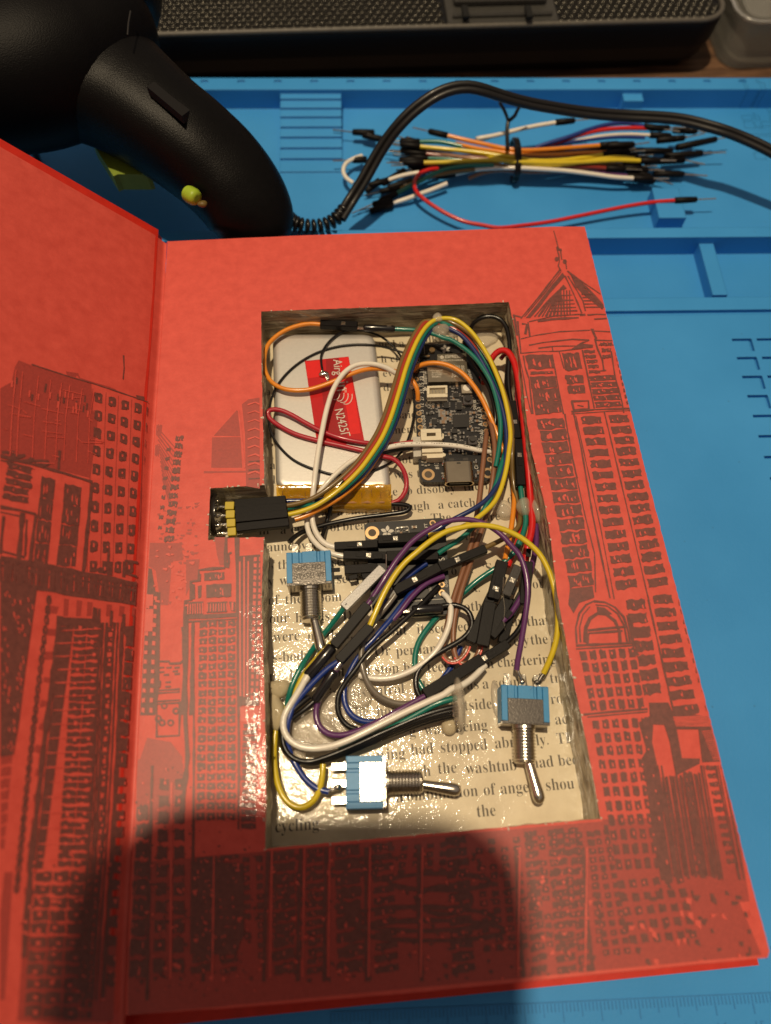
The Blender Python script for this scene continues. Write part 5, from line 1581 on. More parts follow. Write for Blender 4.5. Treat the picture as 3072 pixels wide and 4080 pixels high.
l3, z3, k3 = solve(D(985, 1448, 8), D(972, 1500, 4.2), D(980, 1760, 4.2), D(1098, 2075, 4.4))
s3 = place_copy(t1, 'blue toggle switch in the lower right corner with purple and yellow wires on its lugs', l3, z3, k3)
t1.o.location = Vector(loc) * K; t1.o.rotation_euler = (0, 0, rz)
# ================================================================== LEFT PLUG ASSEMBLY IN THE NOTCH
hp0 = Vector(U(928, 2045, -6)); 
pj = Thing('pin_plug', 'four pin plug with yellow header and long black housings in the side notch', 'plug', (25, -80, FLOOR), 'plugs and sockets in the compartment')
def S_(x, y, z): return U(700 + x / 4, 1800 + y / 4, z)
zt = -5.2
tl_, tr_, bl_, br_2 = S_(925, 762, zt), A(272, 1648, 0), S_(955, 1185, zt), A(303, 1838, 0)
tr_ = U(1000 + 272 / 2, 1150 + 1650 / 2, zt); br_2 = U(1000 + 300 / 2, 1150 + 1838 / 2, zt)
for i in range(4):
    a0 = lerp(tl_, bl_, (i + .5) / 3.55); a1 = lerp(tr_, br_2, (i + .5) / 3.4)
    zz = Vector((0, 0, -1.25)) if i < 3 else Vector((0, -.2, -1.9))
    housing(pj, a0 + zz, a1 + zz, 2.78, 2.5, contact=0, win=False)
YH = mat('yellow_header', (0.52, 0.39, 0.02), .42, var=.05)
for i in range(4):
    a0 = lerp(S_(775, 785, zt + .2), S_(830, 1345, zt + .2), (i + .5) / 4); a1 = lerp(S_(925, 785, zt + .2), S_(965, 1330, zt + .2), (i + .5) / 4)
    mb = MB(); X, Y, Z = frame_of(a0, a1)
    mb.box((a0 + a1) / 2 + Vector((0, 0, -1.2)), ((a1 - a0).length, 2.62, 2.4), ax=(X, Y, Z), bev=.2)
    o = pj.part('yellow_header', mb, YH)
    b0 = a0 + Vector((0, 0, -1.2)) - X * 2.6
    mb = MB(); mb.box((a0 + b0 + Vector((0, 0, -1.2))) / 2, (2.8, .66, .66), ax=(X, Y, Z), bev=.1); mb.blob(b0 + Vector((0, 0, .1)), (.9, .75, .7), amp=.2, seed=i)
    pj.part('soldered_pin', mb, SOLD)
mb = MB()
c = S_(690, 1010, -7.5)
mb.lathe(c + Vector((-.2, 0, 0)), (-1, .03, 0), [(0, 6.3), (1.5, 6.4), (1.6, 5.9), (3.2, 5.6), (3.4, 4.2)], 32)
jk = pj.part('round_jack', mb, mat('jack_black', (0.02, 0.015, 0.012), .25, coat=.4))
mb = MB()
for k in range(7):
    t = -1.2 + k * .4; mb.blob(c + Vector((.1, 4.6 * math.sin(t), 4.6 * math.cos(t))), (.3, .35, .35), seed=k, amp=.2, n=8, m=5)
pj.part('solder_dots', mb, SOLD, parent=jk)

# ================================================================== RIBBON OF WIRES OVER THE TOP
# common path of the ribbon, from the left plug over the apex and down the right side
def rib(dx, left, right, tail, m, label, hh):
    pass
yel = [A(300,1800,10),A(400,1775,10.4),A(520,1728,11),A(640,1650,11.8),A(760,1552,12.4),A(870,1440,12.8),A(960,1320,13),A(1040,1195,13),A(1102,1060,13),A(1150,920,13),A(1195,770,13),A(1240,620,13),A(1290,490,13),A(1350,370,13),A(1410,290,13),A(1480,245,13),A(1550,236,13),A(1620,246,13),
       B(480,278,13),B(560,350,12.8),B(635,450,12.5),B(700,560,12),B(755,680,11.5),B(800,800,11),B(835,930,10.5),B(858,1060,10),B(868,1180,9.8),B(855,1300,9.5),B(838,1420,9.3),B(812,1530,9),B(782,1620,9),B(740,1700,9),B(680,1765,9.2),B(600,1830,9.4),B(520,1880,9.6),B(430,1918,9.6),B(340,1944,9.2),B(214,1966,8.4)]
wthing('yellow wire arching from the left plug over the battery and down beside the board', yel, W_YEL)
YA = [(300,1800,10),(400,1775,10.4),(520,1728,11),(640,1650,11.8),(760,1552,12.4),(870,1440,12.8),(960,1320,13),(1040,1195,13),(1102,1060,13),(1150,920,13),(1195,770,13),(1240,620,13),(1290,490,13),(1350,370,13),(1410,290,13),(1480,245,13)]
def side(offs, dh):
    # strand lying beside the yellow one; offs: (fraction, offset) pairs, positive = right hand / lower side
    out = []
    n = len(YA)
    for i, (x, y, h) in enumerate(YA):
        a, b_ = YA[max(0, i - 1)], YA[min(n - 1, i + 1)]
        dx, dy = b_[0] - a[0], b_[1] - a[1]; L = math.hypot(dx, dy)
        t = i / (n - 1)
        for (t0, o0), (t1, o1) in zip(offs, offs[1:]):
            if t0 <= t <= t1: o = o0 + (o1 - o0) * (t - t0) / (t1 - t0)
        out.append(A(x - dy / L * o, y + dx / L * o, h + dh))
    return out
olv = side([(0,-72),(.15,-62),(.4,-54),(.75,-50),(1,-36)], -.5)[:-1] + [A(1450,258,12.4),A(1540,252,12.2),
       B(430,284,12),B(540,355,12),B(640,465,11.8),B(718,590,11.2),B(774,710,10.6),B(818,830,10),B(850,940,9.2),B(872,1050,8.8),B(885,1200,8),B(880,1330,7.4),B(884,1480,5),B(900,1600,4),B(930,1720,4),B(945,1830,5),B(930,1900,6),B(880,1950,6.6),B(800,2000,7),B(720,2040,7.2),B(655,2070,7.2)]
To = wthing('olive brown wire running along the outside of the wire ribbon to a black plug', olv, W_OLV, .80)
redw = side([(0,-32),(.3,-28),(1,-26)], -.4)[4:-1] + [A(1450,275,11.8),A(1540,285,11.4),B(430,330,11),B(520,400,10.6),B(600,500,9.8),B(640,620,8),B(655,720,5),B(650,760,3.4)]
wire('orange red wire in the middle of the wire ribbon above the battery', redw, plastic('vermilion_insulation', (0.36, 0.035, 0.012)), .78)
grn = [A(290,1752,8.6),A(400,1728,8.4)] + side([(0,-20),(.12,-10),(.28,24),(.5,27),(1,24)], -1.0)[2:] + [A(1570,290,11.6),
       B(450,325,10.6),B(535,400,10),B(615,500,9.6),B(685,610,9.2),B(742,720,8.9),B(785,840,8.6),B(818,960,8.2),B(835,1080,7.8),B(836,1200,7.6),B(822,1320,7.8),B(784,1440,8.6),B(757,1540,8.4),B(720,1640,8.4),B(680,1720,8.4),B(640,1790,8),B(600,1850,7.4),B(550,1920,7),B(480,1985,6.8),B(400,2040,6.8),B(345,2075,6.8),B(290,2112,6.8)]
wire('dark green wire of the ribbon under the yellow one', grn, W_GRN, .80)
blu = [A(272,1694,7.6),A(340,1692,7.6),A(440,1690,7.6)] + side([(0,-20),(.2,20),(.33,44),(.5,48),(1,46)], -2.2)[3:] + [A(1590,325,11),
       B(460,360,11),B(540,440,10.8),B(615,545,10.6),B(680,660,10.2),B(735,775,9.9),B(782,890,9.6),B(815,1010,9.2),B(834,1130,8.8),B(836,1250,8.5),B(824,1370,8.4),B(798,1480,8.4),B(760,1570,8.6),B(715,1640,8.8),B(650,1705,9),B(575,1755,9),B(500,1795,8.8),B(430,1830,8.4),B(360,1870,8),B(290,1915,7.4),B(200,1960,7),B(100,2000,6.8)]
wire('dark blue wire on the inner side of the wire ribbon', blu, plastic('navy_insulation', (0.008, 0.024, 0.12)), .80)
wire('orange wire leaving the left plug under the ribbon of wires', [A(350,1840,8.2),A(450,1805,8.4),A(560,1750,8.6),A(670,1690,8.8),A(780,1610,9),A(880,1515,9.4),A(970,1400,9.8),A(1045,1270,10),A(1105,1140,10),A(1150,1010,10),A(1190,870,9.6),A(1220,760,9)], W_ORG)

# orange jumper on the battery with its plug and green tail
T = wthing('orange wire looping over the battery from a black plug to the board edge', [A(560,285,9),A(470,280,9.2),A(380,294,9.3),A(280,330,9.3),A(195,385,9.2),A(130,460,9.1),A(106,560,9),A(115,660,9),A(165,745,9),A(250,795,9),A(350,812,9),A(460,805,9),A(580,770,9.3),A(700,722,9.8),A(800,680,10.2),A(900,648,10.2),A(1000,638,9.6),A(1100,648,8.4),A(1190,672,7.4),A(1260,706,6.6),A(1305,760,6),A(1328,820,5),A(1330,885,3)], W_ORG)
housing(T, A(552,285,9), A(850,300,9), 2.55, 2.5, contact=.62)
T = wthing('green wire from a black shrink sleeve crossing under the ribbon of wires', [A(1130,322,8.8),A(1220,326,9),A(1320,332,9.4),A(1400,345,10),A(1470,366,10.2),A(1540,395,10.2),B(385,405,10.4),B(455,445,10.4),B(530,500,10.4),B(600,570,10.4),B(660,655,10.3),B(712,745,10),B(748,850,9.6),B(772,960,9.3),B(788,1070,8.9),B(785,1190,8.4),B(770,1310,8),B(750,1420,7.6)], W_GRN)
sleeve(T, A(895,312,8.8), A(1150,322,8.8), 1.25); pin(T, A(840,312,8.9), A(910,316,8.9), .55)
mb = MB(); mb.box(A(1100,300,10), (1.4, .5, .4)); T.part('crimp_contact', mb, TIN)

# white wires
T = wthing('white wire curving from the board over the battery down to a black plug', [B(95,790,3),B(55,745,4.6),A(1215,712,6.6),A(1150,672,8.4),A(1080,632,9.8),A(1000,606,11),A(910,598,11.6),A(830,612,11.8),A(760,655,11.8),A(700,725,11.6),A(650,815,11.4),A(615,920,11.2),A(590,1020,11),A(570,1120,11),A(548,1230,11),A(530,1340,10.8),A(515,1450,10.6),A(502,1560,10.2),A(492,1660,9),A(486,1760,7),A(490,1850,6.2),A(512,1930,6),A(560,2005,6),A(612,2042,6),A(680,2062,6)], W_WHT, .86)
housing(T, A(665,2060,6), A(1010,2042,6), 2.6, 2.5, contact=.58)
W2 = [B(704,1302,3.2),B(600,1286,5),B(500,1264,6),B(400,1250,6.6),B(300,1243,7),B(200,1240,7.4),B(100,1240,7.8),B(0,1245,8.2),A(1130,1258,8.4),A(1060,1275,8.6),A(960,1302,8.8),A(870,1335,9),A(780,1390,9),A(690,1465,9),A(610,1545,8.6),A(545,1625,7.6),A(490,1715,6.2),A(458,1790,5.4),A(446,1860,5),A(462,1945,5),A(505,2015,5.2),A(570,2075,5.4),A(650,2112,5.6),A(740,2132,5.6)]
T = wthing('white printed wire crossing the ivory battery socket and curling down to a black plug', W2, W_WHT, .84)
mb = MB()
sp2 = spline(W2[:9], .8)
for i in range(2, len(sp2) - 1):
    if R.rn.random() < .7:
        d = (sp2[i + 1] - sp2[i]).normalized(); s_ = Vector((-d.y, d.x, 0))
        q = sp2[i] + Vector((0, 0, .84)); mb.box(q + s_ * R.rn.uniform(-.1, .1), (R.rn.uniform(.3, .7), .22, .05), ax=(d, s_, Vector((0, 0, 1))))
T.part('printed_marking', mb, mat('grey_print', (0.22, 0.19, 0.16), .6))
housing(T, A(735,2132,5.6), A(1085,2138,5.6), 2.7, 2.6, contact=.58)

# plugs on the sensor board header
def plug(label, segs, w=2.6, h=2.6, group='black plugs pushed on the sensor board', contact=.5):
    T = Thing('wire_plug', label, 'plug', segs[0][0], group)
    for a, b_ in segs: housing(T, a, b_, w, h, contact=contact)
    return T
plug('black plug block along the upper edge of the small sensor board', [(A(1010,2010,6.4), A(1400,1990,6.4))], 2.8, contact=.36)
plug('black plug block on the second pin row, green wire entering its right end', [(C(1080,142,6.2), C(1490,128,6.2))], 3.4, contact=0)
plug('short black plug stub beneath the white wires plug', [(C(745,248,4.2), C(1010,232,4.2))], 2.9, 2.4, contact=0)
plug('small square black plug beside the silver block', [(C(880,290,3.6), C(1010,255,3.6))], 2.9, 2.4, contact=0)
plug('black plug under the purple arc near the sensor board hole', [(A(1130,1985,4.9), A(1450,1960,4.9))], 2.2, 1.4, contact=0)
T = Thing('silver_plug', 'speckled silver grey connector block lying diagonally, green wire at its lower end', 'plug', C(900, 400, 7), 'plugs and sockets in the compartment')
housing(T, C(738,548,7), C(1050,232,7), 2.9, 2.3, contact=0, mat_=SILVERBOX, win=False)
mb = MB(); mb.box(C(757,515,8.2), (.7, .35, .08), ax=frame_of(C(738,548,7), C(1050,232,7))); T.part('key_mark', mb, CHIP)
mb = MB(); mb.tube([C(1078,118,7.6), C(1078,180,7.8), C(1080,225,8)], .16, 6); T.part('bent_pin', mb, TIN)
ins(T, [C(740,545,6.2),C(700,600,5),C(640,680,3),C(580,755,1.6),C(530,820,1.6),C(470,905,3),C(410,1000,6),C(355,1100,6),C(318,1190,5.8),C(298,1270,5),C(290,1330,4),C(300,1400,3.6)], W_GRN, .84, 'insulation')

# olive wire plug pair (diagonal, long)
housing(To, D(670,78,7.6), D(300,228,7.6), 2.75, 2.6, contact=.62)
Tg = wthing('grey wire dropping in a long loop from a black plug past the sensor board', [C(1150,440,8),C(1090,520,7.6),C(1040,580,7.2),C(980,655,6.8),C(930,740,6.6),C(890,840,6.4),C(878,950,6.2),C(895,1050,6),C(935,1150,5.6),C(1000,1230,5),C(1080,1280,4.4),C(1180,1308,4),C(1290,1302,3.8),C(1390,1270,3.8)], W_GRY, .84)
housing(Tg, D(300,226,7.8), C(1140,415,7.8), 2.9, 2.7, contact=.55)
housing(Tg, C(1150,418,7.6), C(1078,458,7.4), 2.2, 2.0, contact=0, mat_=mat('grey_plug', (0.13, 0.12, 0.11), .4), win=False)

# long purple and yellow arcs from the lower left plugs to the lower right switch
Tp = wthing('purple wire arching high over the sensor board to the lower right switch', [C(925,525,11),C(965,470,11.4),C(1010,400,12),C(1060,320,12.6),C(1110,240,13),C(1160,165,13.4),C(1215,95,13.6),C(1270,30,13.8),A(1340,1972,14),A(1420,1920,14.2),A(1510,1872,14.4),B(400,1846,14.5),B(490,1838,14.5),B(580,1848,14.4),B(670,1878,14.2),B(750,1925,14),B(820,1985,13.8),B(880,2055,13.4),D(935,115,13),D(972,200,12.6),D(995,290,12.2),D(1005,390,11.8),D(1002,490,11.2),D(990,590,10.4),D(975,690,9.4),D(958,790,8.4),D(940,890,7.4),D(925,970,6.4),D(918,1038,5.6)], W_PUR, .84)
housing(Tp, C(935,520,10.6), C(660,850,9.4), 2.9, 2.8, contact=0)
mb = MB(); mb.tube([D(920,1030,5.6), D(935,1065,5.4), D(958,1110,5)], .5, 8); mb.blob(D(962,1130,4.8), (.8, 1.0, .7), seed=4); Tp.part('soldered_end', mb, SOLD)
Ty = wthing('yellow wire arching over the purple one to the lower right switch', [C(948,685,11.6),C(980,610,11.8),C(1018,520,12.2),C(1060,430,12.6),C(1110,340,13),C(1170,250,13.4),C(1240,170,13.8),C(1310,110,14.2),B(190,2042,14.6),B(280,1978,14.8),B(370,1930,15),B(470,1905,15.1),B(570,1886,15.1),B(670,1888,15),B(770,1905,14.9),B(860,1938,14.6),B(950,1985,14.2),B(1030,2045,13.8),D(1095,110,13.4),D(1145,190,13),D(1188,290,12.5),D(1218,400,12),D(1238,510,11.5),D(1246,620,11),D(1243,720,10.2),D(1228,820,9.2),D(1200,910,8.2),D(1168,990,7),D(1132,1065,5.6)], W_YEL, .86)
housing(Ty, C(958,690,10.4), C(700,968,9), 2.9, 2.8, contact=0)
mb = MB(); mb.tube([D(1140,1062,5.4), D(1115,1090,5.2), D(1095,1125,5)], .55, 8); mb.blob(D(1085,1135,4.8), (1.0, .8, .6), seed=8); Ty.part('soldered_end', mb, mat('dark_solder', (0.12, 0.11, 0.10), .35, metal=.8, var=.3))

# lower left plugs and sleeves
T = wthing('yellow wire looping down the left wall from the glue lump to the bottom switch', [C(655,815,7),C(600,870,6.6),C(540,930,6),C(480,1000,5.6),C(425,1075,5.4),C(370,1170,5),C(320,1270,4.4),C(270,1360,3.6),C(225,1440,3.2),C(198,1520,3),C(188,1620,3),C(184,1720,3.2),C(192,1830,3.6),C(212,1940,4),C(252,2040,4.2),C(315,2110,4.2),C(395,2136,4.2),C(465,2110,4.4),C(520,2050,4.8),C(552,1970,5.2),C(568,1880,5.6),C(574,1790,5.6)], W_YEL, .84)
sleeve(T, C(655,850,8.6), C(448,1095,7.4), 1.75)
T = wthing('blue wire threaded beneath the lower left plugs to the bottom switch', [C(690,975,9),C(620,1022,8.6),C(560,1075,8.2),C(500,1135,7.8),C(440,1200,7.4),C(380,1270,7),C(330,1350,6.6),C(298,1440,6.4),C(285,1540,5.8),C(295,1640,4.8),C(325,1730,4.4),C(365,1810,4.4),C(410,1880,4.6),C(465,1940,4.8),C(530,1985,5),C(620,2010,5)], W_BLU, .86)
mb = MB(); mb.tube([C(610,2008,5), C(660,1985,4.8), C(720,1962,4.4)], .5, 8); mb.blob(C(690,1975,4.7), (1.1, .8, .7), seed=6); T.part('soldered_end', mb, SOLD)
T = wthing('purple wire with a black sleeve curling through the hot glue at lower left', [C(720,970,8.8),C(700,1000,8.6),C(672,1045,8.4),C(600,1170,7),C(548,1260,6),C(520,1350,5.4),C(522,1430,5.2),C(555,1500,5.2),C(620,1548,5.4),C(710,1560,5.8),C(810,1540,6.2),C(910,1500,6.6),C(1000,1460,7),C(1090,1412,7.2),C(1180,1362,7.4),C(1280,1305,7.4),C(1385,1250,7.4)], W_PUR, .86)
sleeve(T, C(668,1042,8.6), C(505,1290,6.6), 1.45)
mb = MB(); mb.tube([C(715,978,9), C(672,1040,8.8)], .75, 8); T.part('bare_ferrule', mb, SOLD)
mb = MB(); mb.tube(spline([C(505,1285,6.6),C(430,1350,6.4),C(370,1395,6),C(330,1430,5.6)]), .75, 8); T.part('black_tail', mb, W_BLK)
T = wthing('large white wire loop sweeping round the lower left and ending in the glue disc', [C(430,1120,8.4),C(395,1185,8),C(345,1265,7.6),C(295,1345,7.4),C(262,1420,7.4),C(258,1500,7.4),C(290,1575,7.4),C(355,1632,7.4),C(440,1660,7.4),C(540,1662,7.4),C(640,1645,7.6),C(750,1608,7.8),C(860,1558,8),C(980,1498,8.2),C(1100,1438,8.4),C(1220,1378,8.6),C(1340,1322,8.8),C(1450,1272,9),C(1540,1232,9),D(395,1190,9),D(460,1170,8.4),D(530,1130,7.4),D(600,1070,6.2),D(665,1000,5)], W_WHT, .92)
sleeve(T, C(470,1060,8), C(420,1140,8.2), 1.0, W_WHT)
wire('green wire of the lower bundle entering the glue disc', [C(700,1665,3.6),C(820,1625,4.4),C(960,1570,5),C(1100,1505,5.6),C(1240,1435,6.4),C(1350,1375,7),C(1450,1320,7.6),C(1540,1285,8),C(1640,1262,8)], W_GRN, .9)
for i, (lab, dy, h) in enumerate((('topmost black wire of the lower bundle fanning into the glue disc', 0, 6.4), ('second black wire of the lower bundle, just below the topmost one', 34, 5.6), ('third black wire of the lower bundle, half hidden between its neighbours', 62, 4.8), ('lowest black wire of the lower bundle, resting near the page', 88, 3.6))):
    wire(lab, [C(470 - i * 14,1250,7.4 - i),C(395 - i * 8,1310,6.8 - i * .8),C(325 - i * 10,1375,6.4 - i * .7),C(275 - i * 8,1450,6 - i * .6),C(252 - i * 6,1550,5.8 - i * .5),C(262 - i * 5,1640,5.6 - i * .5),C(305 - i * 2,1715 + dy * .1,5.4 - i * .4),C(385,1762 + dy * .12,5.2 - i * .4),C(480,1768 + dy * .2,5 - i * .3),C(590,1735 + dy * .3,5.2 - i * .3),C(720,1685 + dy * .35,5.4 - i * .3),C(860,1625 + dy * .4,5.8 - i * .3),C(1010,1555 + dy * .5,6.2 - i * .3),C(1160,1490 + dy * .6,h),C(1310,1425 + dy * .7,h + .4),C(1450,1375 + dy * .75,h + .8),C(1560,1345 + dy * .8,h + 1),C(1650,1325 + dy * .8,h + 1)], W_BLK, .74)

# inside tangle
T = wthing('black wire running diagonally from the sensor board pad down to the lower left', [C(1500,372,5),C(1440,430,5.8),C(1370,505,6.4),C(1290,580,6.8),C(1200,660,7),C(1110,740,7),C(1020,815,7),C(945,885,7),C(890,950,6.6),C(840,1025,6.2),C(790,1090,5.8),C(740,1160,5.2),C(702,1230,4.8),C(690,1310,4.4),C(700,1390,4),C(735,1450,3.6),C(790,1495,3.4),C(850,1510,3.2)], W_BLK, .8)
wire('white wire from the sensor board pad curving back across the page text', [C(1530,430,4.8),C(1568,465,5.6),C(1592,530,6.2),C(1590,610,6.4),C(1572,700,6.2),C(1535,790,6),C(1480,880,5.8),C(1410,955,5.4),C(1330,1015,5.2),C(1230,1065,5),C(1130,1098,4.8),C(1030,1108,4.6),C(940,1100,4.4),C(860,1078,4.2)], W_WHT, .88)
wire('blue wire slipping under the diagonal black plugs beside the grey loop', [C(1400,190,4.6),C(1330,235,4.6),C(1270,285,4.6),C(1200,350,4.6),C(1130,430,4.8),C(1060,520,5),C(1000,620,5)], W_BLU, .86)
wire('long blue wire running down between the grey loop and the diagonal black wire', [C(1310,390,5.2),C(1250,460,5.6),C(1180,550,6),C(1110,640,6.2),C(1040,720,6.2),C(970,800,6),C(900,870,5.6),C(845,950,5),C(795,1040,4.6),C(760,1120,4.2),C(742,1210,4),C(748,1300,3.8),C(778,1370,3.6),C(830,1420,3.4),C(900,1448,3.2),C(1000,1452,3)], W_BLU, .86)
wire('short purple wire crossing the lower half of the sensor board', [C(1540,292,6),C(1460,320,6.2),C(1390,355,6.4),C(1320,415,6.4),C(1260,480,6.4),C(1200,560,6.2),C(1130,640,6)], W_PUR, .84)
T = wthing('black wire with a glossy sleeve looping round below the sensor board', [C(1500,548,6),D(330,528,6),D(400,520,6.2),D(460,530,6.4),D(520,560,6.4),D(555,620,6.4),D(560,690,6.4),D(520,760,6.2),D(450,815,6),D(370,860,5.8),D(290,905,5.6),D(220,955,5.4),D(160,1010,5.2),D(122,1070,5),D(112,1140,4.8),D(125,1210,4.6),D(152,1262,4.4)], W_BLK, .84)
sleeve(T, C(1280,562,6), C(1530,546,6), 1.45); mb = MB(); mb.box(C(1238,575,6), (2.2, .9, .7), bev=.15); T.part('crimp_contact', mb, TIN)
wire('green wire looping under the white one through the middle of the page', [D(300,600,1.4),D(262,640,1.6),D(205,710,1.8),D(150,790,1.8),D(118,870,1.8),D(105,960,1.8),D(110,1050,1.8),D(135,1130,1.8),D(180,1205,1.8)], W_GRN, .86)
wire('green wire going from the right column towards the sensor board', [D(940,10,7),D(900,95,6.6),D(840,160,6),D(770,215,5.4),D(700,260,4.8),D(640,300,4.2),D(570,355,3.6),D(505,415,2.8),D(440,470,2),D(380,530,1.4)], W_GRN, .84)

# brown pair with pink stripes at the bend
for k, (lab, pts) in enumerate((('brown wire nearer the right, turning up into a black plug with a pink stripe', [B(692,1035,3),B(712,1080,5),B(730,1160,6),B(742,1260,6.4),B(740,1380,6.4),B(728,1500,6.2),B(712,1620,5.6),B(690,1740,5),B(662,1850,4.8),B(630,1950,4.8),D(600,30,4.8),D(565,140,5),D(525,260,5.2),D(485,380,5.4),D(450,500,5.4),D(425,620,5.2),D(412,740,5),D(415,850,4.8),D(432,935,4.8),D(480,985,5),D(540,985,5.2),D(590,945,5.4),D(622,880,5.6),D(630,840,5.8)]),
                                 ('brown wire nearer the left, bending round with a pink stripe into the black plugs', [B(680,1135,3),B(672,1200,4.6),B(658,1320,5.4),B(645,1440,5.4),B(632,1560,5.2),B(618,1680,5),B(600,1800,4.8),B(580,1920,4.6),D(548,60,4.6),D(510,180,4.6),D(470,300,4.8),D(430,420,4.8),D(395,540,4.8),D(368,660,4.6),D(345,770,4.4),D(328,860,4.4),D(335,930,4.6),D(375,970,4.8),D(430,972,5),D(485,935,5.2),D(520,880,5.4),D(530,850,5.6)]))):
    T = wthing(lab, pts, W_BRN, .84)
    mb = MB(); tail = spline(pts[-6:], .8)
    st_ = []
    for i, p in enumerate(tail):
        t = (tail[min(i + 1, len(tail) - 1)] - tail[max(i - 1, 0)]).normalized(); s_ = Vector((t.y, -t.x, 0)).normalized()
        st_.append(p + s_ * (.55 if k == 0 else .55) + Vector((0, 0, .52)))
    mb.tube(st_, .32, 6); T.part('pink_stripe', mb, W_PNK)

# right column: black wires, red, plugs
T = wthing('pair of thin black wires bowing over the top right corner into a plug', [B(545,330,5),B(575,275,7),B(640,232,9),B(715,222,9.6),B(785,245,9.6),B(835,310,9.6),B(856,400,9.6),B(862,500,9.4),B(855,600,9),B(850,700,8.6),B(856,800,8.2),B(872,905,8)], W_BLK, .82)
ins(T, [B(850,560,8.6),B(838,680,8.2),B(846,800,8),B(868,905,7.8)], W_BLK, .74, 'insulation')
housing(T, B(875,905,7.6), B(915,1205,7.4), 2.75, 2.7, contact=.58)
T = wthing('green wire below the right column plug, pinned by a glue drop', [B(948,1572,7),B(955,1640,7),B(965,1710,6.8),B(982,1780,6.6),B(990,1850,6.6),B(978,1920,6.6),B(955,1990,6.8),B(935,2050,7),D(925,60,7)], W_GRN, .86)
housing(T, B(926,1212,7.2), B(948,1578,7.2), 2.8, 2.8, contact=.36, cdir=-1)
wire('long black wire around the right of the circuit board', [B(500,420,6),B(545,520,6.4),B(590,610,6.6),B(640,690,6.6),B(690,770,6.4),B(722,860,6.2),B(742,950,6),B(748,1040,5.6),B(735,1110,4.6),B(690,1150,3.2)], W_BLK, .84)
wire('thick red wire standing along the right wall of the compartment', [B(640,720,3.6),B(660,660,5),B(695,595,6.4),B(735,535,8.2),B(770,503,9.2),B(810,492,10),B(850,508,10.4),B(890,570,10.6),B(922,690,10.6),B(942,820,10.4),B(960,950,10),B(975,1080,9.6),B(988,1210,9),B(1000,1340,8.4),B(1012,1470,7.8),B(1022,1600,7.2),B(1032,1740,7),B(1042,1860,7),B(1030,1960,7),D(1010,30,7),D(995,110,6.6),D(985,170,6)], W_RED, 1.12)
wire('red wire behind the thick one at the right wall', [B(790,560,6),B(830,520,6.6),B(880,560,7),B(905,680,7),B(920,820,7),B(930,1000,6.4),B(985,1180,5),B(1000,1400,4.2),B(1005,1600,4)], W_CRM, .8)
wire('red wire squeezed through the glue drop into the right plugs', [B(905,1600,2.6),B(920,1700,3),B(940,1820,3.6),B(940,1920,4.4),B(925,2010,5),D(900,80,5.4),D(870,160,5.8),D(850,215,6)], W_RED, .84)
wire('orange wire arcing over the board and down the right wall to the plugs', [B(100,645,4),B(130,622,5),B(180,602,6),B(250,592,6.8),B(330,600,7.2),B(410,628,7.4),B(480,672,7.4),B(545,738,7.2),B(600,812,7),B(645,888,6.6),B(682,965,6.2),B(715,1040,5.6),B(745,1110,4.8),B(775,1200,4),B(810,1290,3.4),B(850,1380,3),B(878,1480,3),B(892,1580,3.2),B(898,1680,3.6),B(890,1780,4),B(878,1880,4.6),B(862,1980,5.4),D(845,60,6),D(825,160,6.6)], W_ORG, .84)
wire('peach coloured short wire between the red wires above the right plugs', [B(1010,1900,4.6),B(1000,1980,5.2),D(985,60,5.6),D(965,140,6)], plastic('peach_insulation', (0.66, 0.24, 0.08)), .6)
Tv = wthing('purple wire descending along the right wall into a short black plug', [B(1070,1880,5.4),B(1075,1980,6),D(1068,80,6.6),D(1045,180,7),D(1020,280,7.2),D(990,370,7.2),D(955,450,7.2),D(910,530,7.2),D(860,600,7.2),D(785,665,7.2)], W_PUR, .86)
housing(Tv, D(800,655,6.8), D(705,770,6.6), 3.4, 2.8, contact=0)
T = Thing('wire_plug', 'tall black plug under the orange wire, leaning left', 'plug', D(700, 500, 9), 'black plugs clustered at the right'); housing(T, D(800,180,9.6), D(725,480,9.4), 3.6, 3, contact=.75); housing(T, D(720,440,8), D(545,820,7), 3.0, 2.8, contact=0)
T = Thing('wire_plug', 'long matt black plug in the centre of the right cluster, brown wire at its foot', 'plug', D(670, 650, 9), 'black plugs clustered at the right'); housing(T, D(700,505,9.8), D(640,850,9), 3.6, 3, contact=0)
T = Thing('wire_plug', 'shiny black plug of the right cluster with a bright lamp glint', 'plug', D(870, 350, 10), 'black plugs clustered at the right'); housing(T, D(925,215,10.4), D(828,452,10), 2.7, 2.6, contact=.5, mat_=mat('glossy_connector', (0.05, 0.045, 0.04), .2, coat=.8, var=.2, bump=.04))
T = Thing('wire_plug', 'black plug running from the shiny one down to the purple wire', 'plug', D(800, 600, 7), 'black plugs clustered at the right'); housing(T, D(850,470,7.4), D(690,745,6.6), 3.4, 2.8, contact=0)
T = Thing('wire_plug', 'black plug at the far right of the cluster beneath the purple arc', 'plug', D(960, 350, 7), 'black plugs clustered at the right'); housing(T, D(1000,180,8), D(975,520,6.6), 3.2, 3, contact=0); housing(T, D(960,430,6.4), D(870,600,5), 2.6, 2.6, contact=0)
T = Thing('wire_plug', 'low black plug behind the purple plug at the bottom of the cluster', 'plug', D(830, 700, 3.4), 'black plugs clustered at the right'); housing(T, D(860,580,3.6), D(800,830,3.6), 2.8, 2.6, contact=0)
Tb = wthing('black wire leading into the diagonal plug below the right cluster', [D(1010,300,5),D(1010,450,5),D(985,580,4.8),D(955,680,4.6),D(910,750,4.6),D(850,810,4.8),D(825,832,4.8)], W_BLK, .86)
housing(Tb, D(845,832,5), D(640,962,5), 2.75, 2.7, contact=.93)
housing(Tb, D(640,955,5.2), D(180,1238,5.8), 3.3, 3.0, contact=0, win=False)
